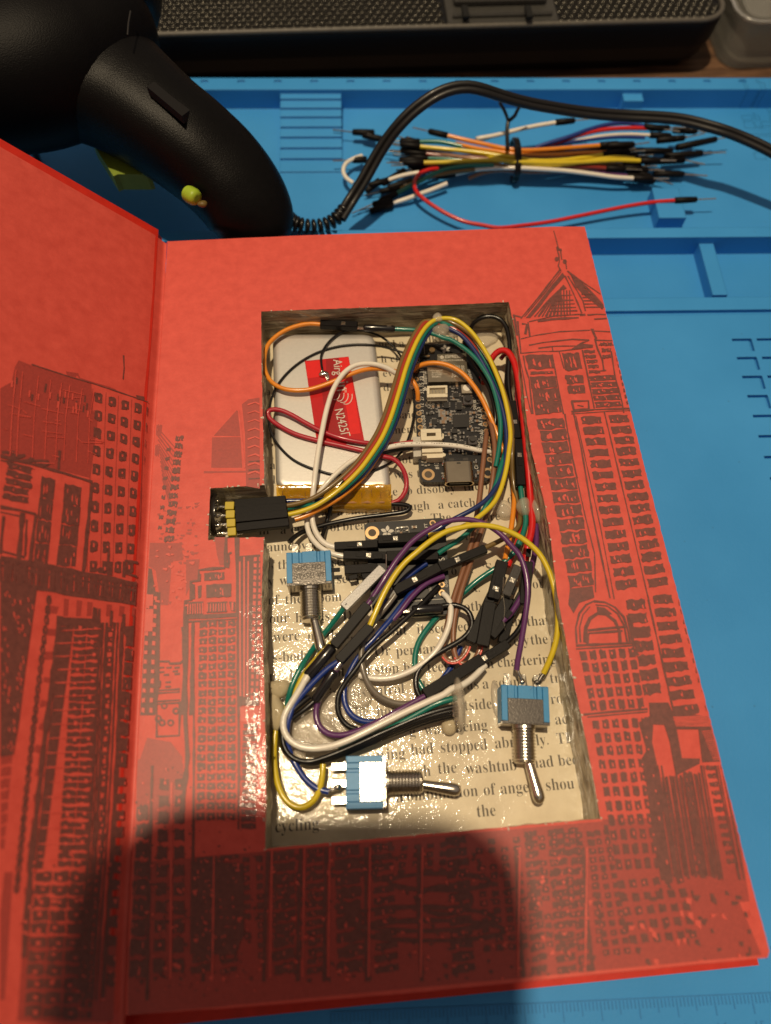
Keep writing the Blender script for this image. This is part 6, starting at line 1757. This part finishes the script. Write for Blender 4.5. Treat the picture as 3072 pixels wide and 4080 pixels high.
wire('dark blue wire passing behind the brown bends', [D(470,850,1.6),D(440,930,1.6),D(400,1010,1.6),D(350,1080,1.6),D(310,1130,1.6)], W_BLU, .86)

# ================================================================== HOT GLUE
gg = 'drops of clear hot glue'
def glue(label, c, rad, m=None, amp=.12, seed=0):
    mb = MB(); mb.blob(c, rad, amp=amp, seed=seed, n=28, m=16)
    single('glue_drop', mb, m or GLUE, label, 'glue', c, gg)
glue('clear glue drop hanging under the apex of the wire ribbon', B(312,335,10.6), (2.9, 2.4, 2.2), seed=1)
glue('second clear glue drop beside the ribbon apex', B(425,355,9.4), (2.6, 1.5, 1.3), seed=2)
glue('thin clear glue film joining the ribbon apex to the top wall', B(290,232,13), (1.6, 2.2, 1.0), seed=3)
glue('whitish glue lump in the top right corner of the compartment', B(675,395,.8), (3.6, 4.6, 1.2), amp=.22, seed=4)
glue('flat clear glue drop left of the right column wires', B(805,1755,2.2), (3.4, 2.7, 2.0), seed=5)
glue('round clear glue drop over the green wire', B(975,1745,6.4), (2.6, 3.0, 2.6), seed=6)
glue('clear glue drop against the right wall beside the red wire', B(1085,1775,6.2), (2.4, 4.2, 2.6), seed=7)
glue('cloudy glue lump on the left wall above the yellow loop', C(225,1185,3.6), (3.1, 2.9, 2.6), GLUEO, seed=8)
glue('long cloudy glue lump holding the yellow wire to the left wall', C(205,1370,3.2), (2.6, 5.6, 3.0), GLUEO, seed=9)
glue('flat clear glue drop beside the word control', C(845,1225,1.6), (3.9, 4.6, 1.9), seed=10)
glue('wide flat glue puddle under the lower left wires', C(470,1490,2.2), (6.4, 5.2, 1.6), amp=.2, seed=11)
glue('glue puddle around the purple wire bend', C(660,1390,2.0), (4.8, 5.6, 1.5), amp=.2, seed=12)
glue('clear glue bead at the bottom of the black wire bundle', C(370,1740,3.4), (2.2, 2.6, 1.8), seed=13)
glue('upright clear glue disc gripping the ends of the lower bundle', D(452,1310,6.6), (1.9, 7.4, 5.6), amp=.07, seed=14)
glue('cloudy glue foot under the upright glue disc', D(385,1480,1.8), (2.7, 2.4, 1.8), GLUEO, seed=15)
glue('thin glue patch left of the lower right switch', D(765,1290,.5), (1.6, 6, .7), seed=16)
mb = MB(); 
for i in range(10):
    p = D(425, 1240 + i * 26, 7.4); mb.blob(p + Vector((R.rn.uniform(-.6, .6), 0, R.rn.uniform(-.5, .5))), (.45, .5, .4), amp=.3, seed=i, n=8, m=5)
single('solder_blobs', mb, SOLD, 'row of bright solder beads inside the upright glue disc', 'solder', D(425, 1360, 7))
# loose glue strings
mb = MB(); mb.tube(spline([D(812,300,12),D(808,420,11),D(822,560,10),D(815,660,9),D(828,720,7)]), .05, 5); mb.tube(spline([D(1025,1190,9),D(1060,1150,9.4),D(1095,1115,9)]), .06, 5)
single('glue_thread', mb, GLUE, 'hair thin glue threads hanging over the right plugs and switch', 'glue', D(812, 300, 12))

# ================================================================== BACKGROUND: TIED BUNDLE OF JUMPER WIRES
JB = 'jumper wires tied together on the blue tray'
def boot(T, p0, p1, r=1.35, m=None, parent=None):
    mb = MB(); L = (p1 - p0).length
    mb.lathe(p0, p1 - p0, [(0, r * .6), (.3, r), (L * .5, r), (L - .7, r * .9), (L - .1, r * .55)], 12)
    return T.part('plug_boot', mb, HOUS)
def jumper(label, pts, m, b0=True, b1=True, L=8.5, r=.92, metal0=False, metal1=False, pl=7):
    T = Thing('jumper_wire', label, 'wire', pts[0], JB)
    ins(T, pts, m, r)
    for on, p, q, me_ in ((b0, pts[0], pts[1], metal0), (b1, pts[-1], pts[-2], metal1)):
        if not on: continue
        d = (p - q).normalized(); d.z *= .3; d.normalize()
        boot(T, p - d * .5, p + d * L)
        if me_:
            mb = MB(); mb.box(p + d * (L * .5) + Vector((0, 0, 1.0)), (2.6, .8, .4), ax=frame_of(p, p + d)); T.part('crimp_contact', mb, TIN)
        pin(T, p + d * L, p + d * (L + pl), .3)
    return T
jumper('upper bright yellow jumper of the tied bundle', [P(1012,662,9),P(1200,680,9.5),P(1450,705,10),P(1640,732,10.5),Q(205,535,11),Q(330,555,11),Q(480,552,10),Q(620,535,9.5),Q(715,520,9)], W_YEL)
jumper('second yellow jumper, below the upper one', [P(1040,790,8),P(1250,785,8.5),P(1480,775,9),P(1640,772,10),Q(210,560,11),Q(400,568,10.5),Q(600,562,10),Q(780,552,9.5),Q(930,555,9)], W_YEL)
jumper('third yellow jumper fanning up at its right end', [P(1300,690,8),P(1500,720,9),Q(120,545,10),Q(250,572,10),Q(450,578,9.6),Q(640,555,9),Q(780,535,8.6),Q(900,545,8)], W_YEL, b0=False)
jumper('orange jumper along the top of the tied bundle', [P(1230,575,9),P(1400,615,9),P(1560,650,9.5),Q(120,478,10),Q(240,495,10.5),Q(380,492,10),Q(540,480,9.4),Q(700,468,9)], W_ORG)
jumper('dark orange jumper just beneath the top orange one', [P(1300,640,7),P(1480,680,8),Q(100,500,9),Q(240,520,9.6),Q(420,522,9),Q(600,512,8.6),Q(760,508,8)], W_ORG, b0=False)
jumper('white jumper springing up to the right with a bright crimp', [P(1480,610,6),P(1560,590,7),Q(0,430,8),Q(110,410,9),Q(220,382,10),Q(330,358,11),Q(450,338,12)], W_WHT, b0=False, metal1=True)
jumper('white jumper curling round at the left end of the bundle', [P(560,735,5),P(490,760,5.6),P(430,800,6),P(412,860,6),P(440,915,6),P(490,950,5.6)], W_WHT, b0=False, b1=False, r=.9)
jumper('white jumper along the lower side of the tied bundle', [P(1290,880,5),P(1450,845,6.5),P(1640,830,8),Q(205,595,9),Q(350,602,9),Q(500,612,8.4),Q(650,630,7.6),Q(780,648,6.8),Q(890,655,6)], W_WHT)
jumper('long white jumper with black boot pointing to the lower left', [P(800,1110,2.2),P(900,1080,3),P(1010,1040,3.6),P(1120,1000,4),P(1230,955,4.4)], W_WHT, b1=False, r=.95)
jumper('short white jumper above the long white one at the left', [P(760,930,5),P(850,900,5.6),P(940,878,6),P(1010,868,6.4)], W_WHT, b1=False, r=.9)
jumper('green jumper at the upper left of the bundle', [P(1010,625,8),P(1100,622,8.6),P(1200,628,9),P(1350,660,9)], W_GRN, b1=False)
jumper('green jumper fanning down to the lower left', [P(830,1035,3),P(920,985,4),P(1020,935,5),P(1120,880,6),P(1230,840,7),P(1400,815,8),P(1600,810,8.6)], W_GRN, b1=False)
jumper('olive jumper at the lower left of the bundle', [P(850,985,3),P(960,950,4),P(1100,900,5),P(1250,870,6),P(1450,845,7)], W_OLV, b1=False)
jumper('brown jumper at the bottom of the tied bundle', [P(1400,915,3),P(1500,875,4.5),P(1640,850,6),Q(200,612,7),Q(350,618,7),Q(520,610,6.6),Q(700,598,6.4)], W_BRN, b0=False)
jumper('dark red jumper in the heart of the tied bundle', [P(1060,720,6.5),P(1250,735,7),P(1450,745,8),Q(100,540,9),Q(240,560,9),Q(450,585,8),Q(640,590,7.6),Q(735,598,7)], plastic('dark_red_insulation', (0.22, 0.02, 0.012)))
jumper('blue jumper arching to the upper right of the bundle', [Q(330,480,8),Q(420,450,9.4),Q(520,420,10.6),Q(630,380,11.6),Q(740,350,12.4),Q(850,340,12.6),Q(950,360,12)], W_BLU, b0=False)
jumper('second blue jumper below the arching blue one', [Q(400,470,7.4),Q(520,452,8.4),Q(650,435,9),Q(800,422,9.6),Q(950,425,9.6)], W_BLU, b0=False, b1=False, r=.62)
jumper('red jumper rising to the right among the blue ones', [Q(340,485,7),Q(450,452,8.6),Q(560,415,10),Q(680,385,11),Q(800,372,11.6),Q(985,370,11.6)], W_RED, b0=False, r=.9)
jumper('white jumper beside the red one ending in a bright crimp', [Q(420,468,7),Q(560,442,8.4),Q(700,415,9.4),Q(850,405,9.8),Q(985,410,9.8)], W_WHT, b0=False, metal1=True, L=9, r=.7)
jumper('pinkish red jumper at the lower right of the bundle', [Q(560,600,6),Q(660,592,6.4),Q(740,588,6.4),Q(832,596,6)], W_PNK, b0=False)
for i, (m_, y0, y1, y2, h, cn) in enumerate(((W_BLK,735,520,500,7.6,'black'),(W_BRN,700,528,540,8.4,'chestnut brown'),(W_OLV,810,592,575,8,'olive'),(W_GRN,755,548,520,7.4,'deep green'),(W_PUR,850,606,618,6,'purple'),(W_GRY,830,600,590,6.8,'grey'))):
    jumper(cn + ' jumper squeezed inside the tied bundle', [P(1040 + i * 12,y0,h - 2),P(1250,y0 * .6 + 780 * .4,h - 1),P(1500,y0 * .25 + 780 * .75,h),Q(205,y1,h + 1),Q(400,(y1 + y2) / 2 + 4,h),Q(620,y2,h - .6),Q(800 + i * 14,y2 + (y2 - 555) * .4,h - 1.4)], m_, L=8)
# stray plugs at both ends
ST = 'loose plug ends of the tied bundle'
def stray(label, a, b_, c_=None, met=False):
    T = Thing('plug_end', label, 'plug', a, ST)
    boot(T, a, b_, 1.45)
    if c_: pin(T, b_, c_, .3)
    if met:
        mb = MB(); m_ = lerp(a, b_, .6); mb.box(m_ + Vector((0, 0, 1.15)), (3.2, 1.1, .3), ax=frame_of(a, b_), bev=.1); T.part('crimp_contact', mb, TIN)
stray('black plug with its pin at the upper left of the bundle', P(660,555,5), P(480,548,5), P(330,530,5))
stray('glinting contact lying below the upper left plug', P(740,610,4.6), P(560,570,4.6), None, True)
stray('black plug half under the power cord, pin pointing left', P(600,765,5), P(475,770,5), P(330,775,5), True)
stray('glinting contact under the power cord', P(700,930,4), P(590,1020,3), None, True)
stray('black plug at the lower left, pin towards the book', P(800,1090,2.4), P(640,1120,2.4), P(480,1190,2))
stray('second black plug at the lower left, under the first', P(800,1130,1.6), P(620,1175,1.6))
stray('black plug near the green wire at the left', P(1010,640,7), P(900,600,7), P(840,580,7), True)
stray('black plug in the crowd behind the power cord', P(1030,700,6.4), P(860,690,6.2))
stray('black plug just above the second yellow wire', P(1035,770,6), P(850,770,5.6))
stray('black plug leaning down behind the power cord', P(900,850,5), P(720,960,4.4))
stray('black plug below the short white wire', P(960,930,4), P(760,990,3.6))
stray('black plug at the end of the orange pair', Q(735,470,9.4), Q(890,462,9.4), None)
stray('yellow tipped plug right of the orange pair', Q(1020,440,9), Q(1180,425,9), Q(1290,400,9), True)
stray('black plug with long pin at the right, uppermost', Q(1130,480,7), Q(1360,432,7), Q(1440,420,7))
stray('black plug with long pin at the right, second from top', Q(1060,530,6.4), Q(1280,512,6.4), Q(1410,508,6.4))
stray('black plug with bright crimp at the right, middle', Q(950,560,6.4), Q(1180,552,6.4), Q(1290,575,6), True)
stray('black plug with pin at the right, above the red jumper', Q(1000,628,3.4), Q(1175,632,3.4), Q(1305,640,3.4))
stray('black plug angled down at the lower right of the bundle', Q(850,600,4.6), Q(990,650,3.8), Q(1110,690,3.4))
stray('black plug under the white jumper at the lower right', Q(870,655,4.8), Q(1010,672,4.4))
stray('grey tipped plug high at the right beside the cord', Q(1110,380,9.6), Q(1250,388,9.6), Q(1320,395,9.6), True)
stray('black plug tucked under the right ends', Q(930,500,5), Q(1110,500,4.6))
jumper('long red jumper sweeping in front of the tied bundle', [P(1160,835,6),P(1090,845,6.6),P(1010,880,7),P(975,940,7),P(985,1010,6.8),P(1040,1070,6.4),P(1130,1135,6),P(1250,1205,5.4),P(1380,1258,5),P(1520,1285,4.8),Q(120,935,4.6),Q(260,922,4.6),Q(420,900,4.6),Q(580,868,4.8),Q(740,835,5.2),Q(880,808,5.8),Q(1000,790,6.4),Q(1125,780,7)], W_RED, b0=False, r=.85, L=9.4, pl=8)
tie = Thing('cable_tie', 'black twist tie cinched round the jumper wires with its end hooked on the cord', 'cable tie', Q(205, 560, 6))
mb = MB(); 
cc = Q(208, 552, 6.2)
ring_ = [cc + Vector((.9 * math.sin(t) * .5, 9.5 * math.sin(t), 7.2 * math.cos(t))) for t in [2 * PI * k / 28 for k in range(29)]]
mb.tube(ring_, .95, 6, cap=False); mb.tube([p + Vector((1.2, 0, .1)) for p in ring_], .7, 6, cap=False)
tie.part('loop', mb, W_BLK)
mb = MB(); mb.tube(spline([Q(175,490,13),Q(172,430,14),Q(172,370,15.5),Q(178,325,17)]), .9, 7); mb.tube(spline([Q(178,330,17),Q(160,280,20),Q(130,225,24)]), .7, 6); mb.tube(spline([Q(178,330,17),Q(215,300,20),Q(240,250,23),Q(300,210,25)]), .8, 6)
tie.part('tail', mb, W_BLK)

# ================================================================== POWER CORD, GLUE GUN, SPEAKER, BOX
gun = Thing('glue_gun', 'large black hot glue gun with lime green trigger standing at the upper left', 'glue gun', (0, 60, TRAY))
GB = mat('gun_black_plastic', (0.003, 0.0026, 0.0026), .38, var=.2, vscale=500, bump=.11, bscale=2300, spec=.16)
LIME = mat('lime_plastic', (0.33, 0.46, 0.03), .45, var=.1)
def sweep(ctrl, n=20, sub=6, pw=2.6):
    # ctrl: (center point, half width (in image plane), half height) -> superellipse sweep
    pts = [c[0] for c in ctrl]
    mb = MB(); rings = []
    L = len(ctrl); S_n = (L - 1) * sub
    cs_ = []
    sp_ = []
    for i in range(L - 1):
        for k in range(sub):
            t = k / sub
            p0, p1, p2, p3 = [ctrl[max(0, min(L - 1, i + d))] for d in (-1, 0, 1, 2)]
            def cr(a, b_, c, d): return .5 * ((2 * b_) + (c - a) * t + (2 * a - 5 * b_ + 4 * c - d) * t * t + (-a + 3 * b_ - 3 * c + d) * t ** 3)
            sp_.append((cr(p0[0], p1[0], p2[0], p3[0]), cr(p0[1], p1[1], p2[1], p3[1]), cr(p0[2], p1[2], p2[2], p3[2])))
    sp_.append(ctrl[-1])
    for i, (p, a, b_) in enumerate(sp_):
        t = (sp_[min(i + 1, len(sp_) - 1)][0] - sp_[max(i - 1, 0)][0]).normalized()
        s_ = t.cross(Vector((0, 0, 1))).normalized(); u_ = s_.cross(t)
        r_ = []
        for k in range(n):
            an = 2 * PI * k / n; cx, sy = math.cos(an), math.sin(an)
            e_ = 2 / pw
            r_.append(p + s_ * (a * math.copysign(abs(cx) ** e_, cx)) + u_ * (b_ * math.copysign(abs(sy) ** e_, sy)))
        rings.append(r_)
    vs = [q for r_ in rings for q in r_]
    fs = [(i * n + k, i * n + (k + 1) % n, (i + 1) * n + (k + 1) % n, (i + 1) * n + k) for i in range(len(rings) - 1) for k in range(n)]
    mb.add(vs, fs, 0, True)
    mb.add(rings[0], [list(range(n))], 0, False); mb.add(rings[-1], [list(range(n))], 0, False)
    return mb
def GZ(x, y, z): return U(x, y, z)
zc = 16
han = [(GZ(60,120,zc-2),24,18),(GZ(250,240,zc+2),26,19.5),(GZ(400,320,zc+4),24,18.5),(GZ(520,400,zc+2),20.5,17.5),(GZ(640,490,zc-1),18.3,16.5),(GZ(760,580,zc-5),17.6,16),(GZ(870,675,zc-10),17.2,15),(GZ(950,770,zc-15),16.6,14),(GZ(1000,860,zc-20),15.8,12.5),(GZ(1015,930,zc-25),13.5,10.5),(GZ(1018,985,zc-30),9,8)]
gh = gun.part('handle', sweep(han, 32, 8, 2.3), GB, fix=True)
body_c = [(GZ(-420,260,zc+12),34,24),(GZ(-200,240,zc+12),36,26),(GZ(0,215,zc+11),37,27),(GZ(160,195,zc+10),36,27),(GZ(300,170,zc+9),32,25),(GZ(420,140,zc+8),25,22),(GZ(500,110,zc+6),16,16),(GZ(535,100,zc+5),8,9)]
GB2 = mat('gun_body_plastic', (0.0026, 0.0022, 0.0026), .46, var=.2, vscale=500, bump=.11, bscale=2300, spec=.12)
gun.part('barrel_body', sweep(body_c, 36, 8, 2.2), GB2, fix=True)
gun.part('rear_collar', sweep([(GZ(330,-140,zc+14),26,20),(GZ(400,-40,zc+14),24,20),(GZ(470,50,zc+13),17,17),(GZ(505,110,zc+11),10,11),(GZ(515,135,zc+10),4,5)], 28, 8, 2.2), GB, fix=True)
# recessed panel on the handle
mb = MB()
q = [U(585,345,zc+18.1), U(640,305,zc+13.2), U(775,425,zc+8.9), U(725,462,zc+14.0)]
mb.add(q + [p - Vector((0, 0, 3)) for p in q], [(0, 1, 2, 3), (0, 4, 5, 1), (1, 5, 6, 2), (2, 6, 7, 3), (3, 7, 4, 0)])
gun.part('label_panel', mb, mat('matt_panel', (0.006, 0.005, 0.005), .7), parent=gh, fix=True)
mb = MB(); mb.tube([U(520,45,zc+26), U(512,90,zc+26), U(508,140,zc+25)], .35, 5); gun.part('seam', mb, CHIP)
tz = zc - 12
mb = MB()
tp_ = [U(366,566,tz), U(430,570,tz), U(600,690,tz), U(585,694,tz), U(470,694,tz), U(452,702,tz)]
mb.add(tp_ + [p - Vector((0, 0, 7)) for p in tp_], [(0, 1, 2, 3, 4, 5)] + [(i, (i + 1) % 6, 6 + (i + 1) % 6, 6 + i) for i in range(6)])
gun.part('trigger', mb, mat('olive_trigger', (0.20, 0.26, 0.03), .5), fix=True)
mb = MB()
kc = U(762, 778, 12); kax = Vector((1, -.9, .1)).normalized(); ksd = Vector((.6, .7, .1)).normalized()
mb.lathe(kc - kax * 2.6, kax, [(0, 1.2), (.5, 2.5), (1.0, 2.7), (1.4, 2.4), (1.9, 2.9), (2.4, 2.5), (2.9, 2.9), (3.4, 2.5), (3.9, 2.9), (4.4, 2.5), (5.0, 2.5), (5.4, 1.2)], 18)
gun.part('lime_wheel', mb, LIME, fix=True)
mb = MB(); mb.blob(kc + Vector((3.8, -3.6, -.6)), (1.8, 1.2, 1), amp=.1); gun.part('switch_stub', mb, mat('brown_stub', (0.14, 0.09, 0.02), .5))
mb = MB(); mb.tube(spline([U(95,500,-2), U(120,540,-14), U(135,590,-24), U(150,640,TRAY)]), 1.6, 8); mb.tube(spline([U(0,530,-4), U(60,500,-6), U(110,500,-4), U(140,520,-6)]), 1.4, 8)
gun.part('wire_stand', mb, W_BLK)
mb = MB(); mb.tube([U(10,-25,36), U(25,-5,36), U(50,5,36)], 6, 12); gun.part('rear_button', mb, mat('bright_lime', (0.40, 0.62, 0.03), .45))
mb = MB(); mb.box(U(40,80,38), (13, 4, 3), ax=(Vector((.85, .52, 0)), Vector((-.52, .85, 0)), Vector((0, 0, 1))), bev=.6); gun.part('nozzle_clip', mb, mat('worn_grey', (0.16, 0.15, 0.14), .6, bump=.1, var=.3))
# strain relief and power cord
rel = spline([U(1140,862,-18), U(1165,885,-20), U(1200,900,-21), U(1250,905,-22), U(1300,895,-22), U(1340,870,-21), U(1368,838,-20)], 2.2)
mb = MB()
for i, p in enumerate(rel):
    t = (rel[min(i + 1, len(rel) - 1)] - rel[max(0, i - 1)]).normalized()
    mb.lathe(p - t * .9, t, [(0, 2.0), (.35, 3.3 - i * .05), (1.0, 3.5 - i * .05), (1.5, 3.2 - i * .05), (1.9, 2.0)], 14)
gun.part('strain_relief', mb, W_BLK)
cpts = [(1355,868,-20),(1400,795,-18),(1442,729,-14),(1478,664,-10),(1513,603,-6),(1550,548,-2),(1592,496,2),(1635,452,5),(1690,408,8),(1745,374,10),(1805,352,11),(1866,346,11),(1920,356,10),(1970,372,8),(2040,394,5),(2111,412,2),(2200,428,-1),(2294,443,-4),(2400,455,-6),(2498,461,-7),(2590,465,-7),(2674,471,-7),(2745,482,-7),(2815,500,-7),(2880,519,-7),(2941,541,-8),(3025,578,-9),(3090,612,-10),(3180,665,-12)]
pp_ = spline([U(*c) for c in cpts], 3)
mb = MB()
for s_ in (-1, 1):
    q = []
    for i, p in enumerate(pp_):
        t = (pp_[min(i + 1, len(pp_) - 1)] - pp_[max(0, i - 1)]).normalized()
        sd = t.cross(Vector((0, 0, 1))).normalized()
        q.append(p + sd * (1.25 * s_) + Vector((0, 0, -.3 * s_)))
    mb.tube(q, 1.35, 10)
gun.part('power_cord', mb, mat('cord_rubber', (0.008, 0.007, 0.007), .42, coat=.05, var=.2))

# soundbar
BZ = -39.5
bu0, bv = -60, 0
bar = Thing('speaker_bar', 'long black speaker bar with perforated metal grille behind the blue mat', 'speaker', M(60, -30, BZ))
ZT = -14.0
f1 = U(1800, 118, ZT); f0 = U(540, 152, ZT)
bX = (f1 - f0).to_2d().normalized(); bX = Vector((bX.x, bX.y, 0)); bY = Vector((-bX.y, bX.x, 0))
rt = U(2900, 60, ZT); Rlen = (rt - f0).dot(bX)
def BP(x, y, z): return Vector((f0.x, f0.y, 0)) + bX * x + bY * y + Vector((0, 0, z))
XL = -110; dep = 78
mb = MB()
o2 = []
r_ = 14
pts = [(XL, 0)] + [(Rlen - r_ + r_ * math.sin(t), r_ - r_ * math.cos(t)) for t in [PI / 2 * k / 8 for k in range(9)]] + [(Rlen, dep), (XL, dep)]
def scale_pts(k): return [(x - k if x > Rlen - r_ else x, y + k if y < r_ else y) for x, y in pts]
lv = [(1.8 * 4, BZ + .2), (2.5, BZ + 7), (0.6, BZ + 14), (0, ZT - 2.5), (0, ZT - .6), (.5, ZT)]
rings = []
for k, z in lv:
    rings.append([BP(x - (k if x > Rlen - r_ else 0), y + (k if y < r_ else 0) * 1.0, z) for x, y in pts])
n = len(pts)
vs = [p for r__ in rings for p in r__]
fs = [(i * n + k, i * n + (k + 1) % n, (i + 1) * n + (k + 1) % n, (i + 1) * n + k) for i in range(len(rings) - 1) for k in range(n)] + [list(range((len(rings) - 1) * n, len(rings) * n))]
mb.add(vs, fs)
bar.part('cabinet', mb, mat('speaker_plastic', (0.006, 0.006, 0.0075), .5, spec=.3, var=.1, bump=.04), fix=True)
mb = MB()
rim = [BP(x, 1.2 + y * .96, ZT + .5) for x, y in [(XL, 0)] + [(Rlen - r_ + (r_ - .9) * math.sin(t), (r_ - .9) - (r_ - .9) * math.cos(t)) for t in [PI / 2 * k / 8 for k in range(9)]] + [(Rlen - .9, dep)]]
mb.tube(rim, 1.25, 8)
bar.part('front_lip', mb, mat('lip_grey', (0.095, 0.086, 0.073), .45, var=.15, bump=.05))
px0, px1 = (U(1775, 60, ZT) - f0).dot(bX), (U(2215, 60, ZT) - f0).dot(bX)
mb = MB(); mg = MB()
step = 3.7
ny = 12; nx = int((Rlen + 45) / step)
for j in range(ny):
    for i in range(nx):
        x = -45 + i * step + (step / 2 if j % 2 else 0); y = 4.4 + j * step * .86
        if px0 - 1.5 < x < px1 + 1.5: continue
        if x > Rlen - 4 or (x > Rlen - r_ and y < r_ - math.sqrt(max(0, r_ ** 2 - (x - Rlen + r_) ** 2)) + 4): continue
        c_ = BP(x, y, ZT + .15)
        nn_ = 8
        vs = [c_ + bX * (r1_ * math.cos(2 * PI * k / nn_)) + bY * (r1_ * math.sin(2 * PI * k / nn_)) + Vector((0, 0, z_)) for r1_, z_ in ((1.75, 0.02), (1.45, .75), (.95, .45), (.85, -.4)) for k in range(nn_)]
        fs = [(a * nn_ + k, a * nn_ + (k + 1) % nn_, (a + 1) * nn_ + (k + 1) % nn_, (a + 1) * nn_ + k) for a in range(3) for k in range(nn_)]
        mg.add(vs, fs, 0, True)
bar.part('grille', mg, mat('grille_metal', (0.05, 0.046, 0.038), .22, metal=.7, var=.1))
mb = MB()
ym0, ym1 = 1.8, 46
mb.box(BP((px0 + px1) / 2, (ym0 + ym1) / 2, ZT + .9), (px1 - px0, ym1 - ym0, 1.6), ax=(bX, bY, Vector((0, 0, 1))), bev=.5)
pl_ = bar.part('centre_plate', mb, mat('plate_grey', (0.045, 0.043, 0.039), .4, var=.12, bump=.04))
mb = MB(); 
mb.box(BP((px0 + px1) / 2, 6.0, ZT + 2.4), (px1 - px0 - 5, 2.2, 1.8), ax=(bX, bY, Vector((0, 0, 1))), bev=.7)
mb.box(BP((px0 + px1) / 2, 26, ZT + 3.2), (px1 - px0 - 8, 26, 3.6), ax=(bX, bY, Vector((0, 0, 1))), bev=1.0)
bar.part('raised_rib', mb, mat('plate_grey', (0.045, 0.043, 0.039), .4), parent=pl_)
for xx in (1855, 2108):
    mb = MB(); p = U(xx, 42, ZT + 5); l_ = p - f0; mb.box(BP(l_.dot(bX), l_.dot(bY), ZT + 4.2), (3.0, 8.0, 1.9), ax=(bX, bY, Vector((0, 0, 1))), bev=.4)
    bar.part('slot', mb, mat('slot_black', (0.002, 0.002, 0.002), .8), parent=pl_)

# clear plastic organiser at the top right
box = Thing('plastic_box', 'clear plastic organiser box with rounded corners at the top right', 'box', U(3040, 150, -39))
CLR = mat('clear_plastic', (0.55, 0.54, 0.50), .18, trans=.75, var=.05, bump=.05, bscale=120, ior=1.45)
def rrect(x0, y0, x1, y1, r, k=6):
    o = []
    for cx, cy, a0 in ((x0 + r, y0 + r, 180), (x1 - r, y0 + r, 270), (x1 - r, y1 - r, 0), (x0 + r, y1 - r, 90)):
        for i in range(k + 1):
            t = math.radians(a0 + 90 * i / k); o.append((cx + r * math.cos(t), cy + r * math.sin(t)))
    return o
c0 = U(2978, 240, -36); c1 = U(2925, 0, -15)
bx0, by0 = U(2940, 100, -16).x + 3, U(3040, 262, -38).y
def wallring(mb, x0, y0, x1, y1, r, z0, z1, tk):
    a = rrect(x0, y0, x1, y1, r); b_ = rrect(x0 + tk, y0 + tk, x1 - tk, y1 - tk, r - tk * .5)
    n = len(a)
    vs = [Vector((*p, z0)) for p in a] + [Vector((*p, z1)) for p in a] + [Vector((*p, z1)) for p in b_] + [Vector((*p, z0 + 1)) for p in b_]
    fs = []
    for i in range(n):
        j = (i + 1) % n
        fs += [(i, j, n + j, n + i), (n + i, n + j, 2 * n + j, 2 * n + i), (2 * n + i, 2 * n + j, 3 * n + j, 3 * n + i)]
    fs.append(list(range(3 * n, 4 * n))); fs.append(list(range(n))[::-1])
    mb.add(vs, fs)
mb = MB(); wallring(mb, bx0, by0, bx0 + 120, by0 + 90, 10, -39, -16, 1.4); box.part('shell', mb, CLR, fix=True)
mb = MB(); wallring(mb, bx0 + 7, by0 + 7, bx0 + 113, by0 + 83, 7, -37.5, -19, 1.2); box.part('inner_tray', mb, CLR, fix=True)
mb = MB()
a = rrect(bx0 - .8, by0 - .8, bx0 + 120.8, by0 + 90.8, 10.5); mb.tube([Vector((*p, -16)) for p in a + a[:1]], .9, 6, cap=False)
box.part('rim', mb, CLR)

# the phone that took the picture, held above the book: it throws the soft shadow
ph = Thing('smartphone', 'dark smartphone held above the book, seen only by its soft shadow', 'phone', CAM)
cx_ = RM.transposed() @ Vector((1, 0, 0)); cy_ = -(RM.transposed() @ Vector((0, 1, 0))); cz_ = -(RM.transposed() @ Vector((0, 0, 1)))
mb = MB()
o = rrect(-78, -165, 13.5, 43, 24)
vs = [CAM + cx_ * x + cy_ * y + cz_ * z for z in (6, 15) for x, y in o]
n = len(o)
mb.add(vs, [(i, (i + 1) % n, n + (i + 1) % n, n + i) for i in range(n)] + [list(range(n))[::-1], list(range(n, 2 * n))])
ph.part('phone_body', mb, mat('phone_back', (0.02, 0.02, 0.022), .4), fix=True)
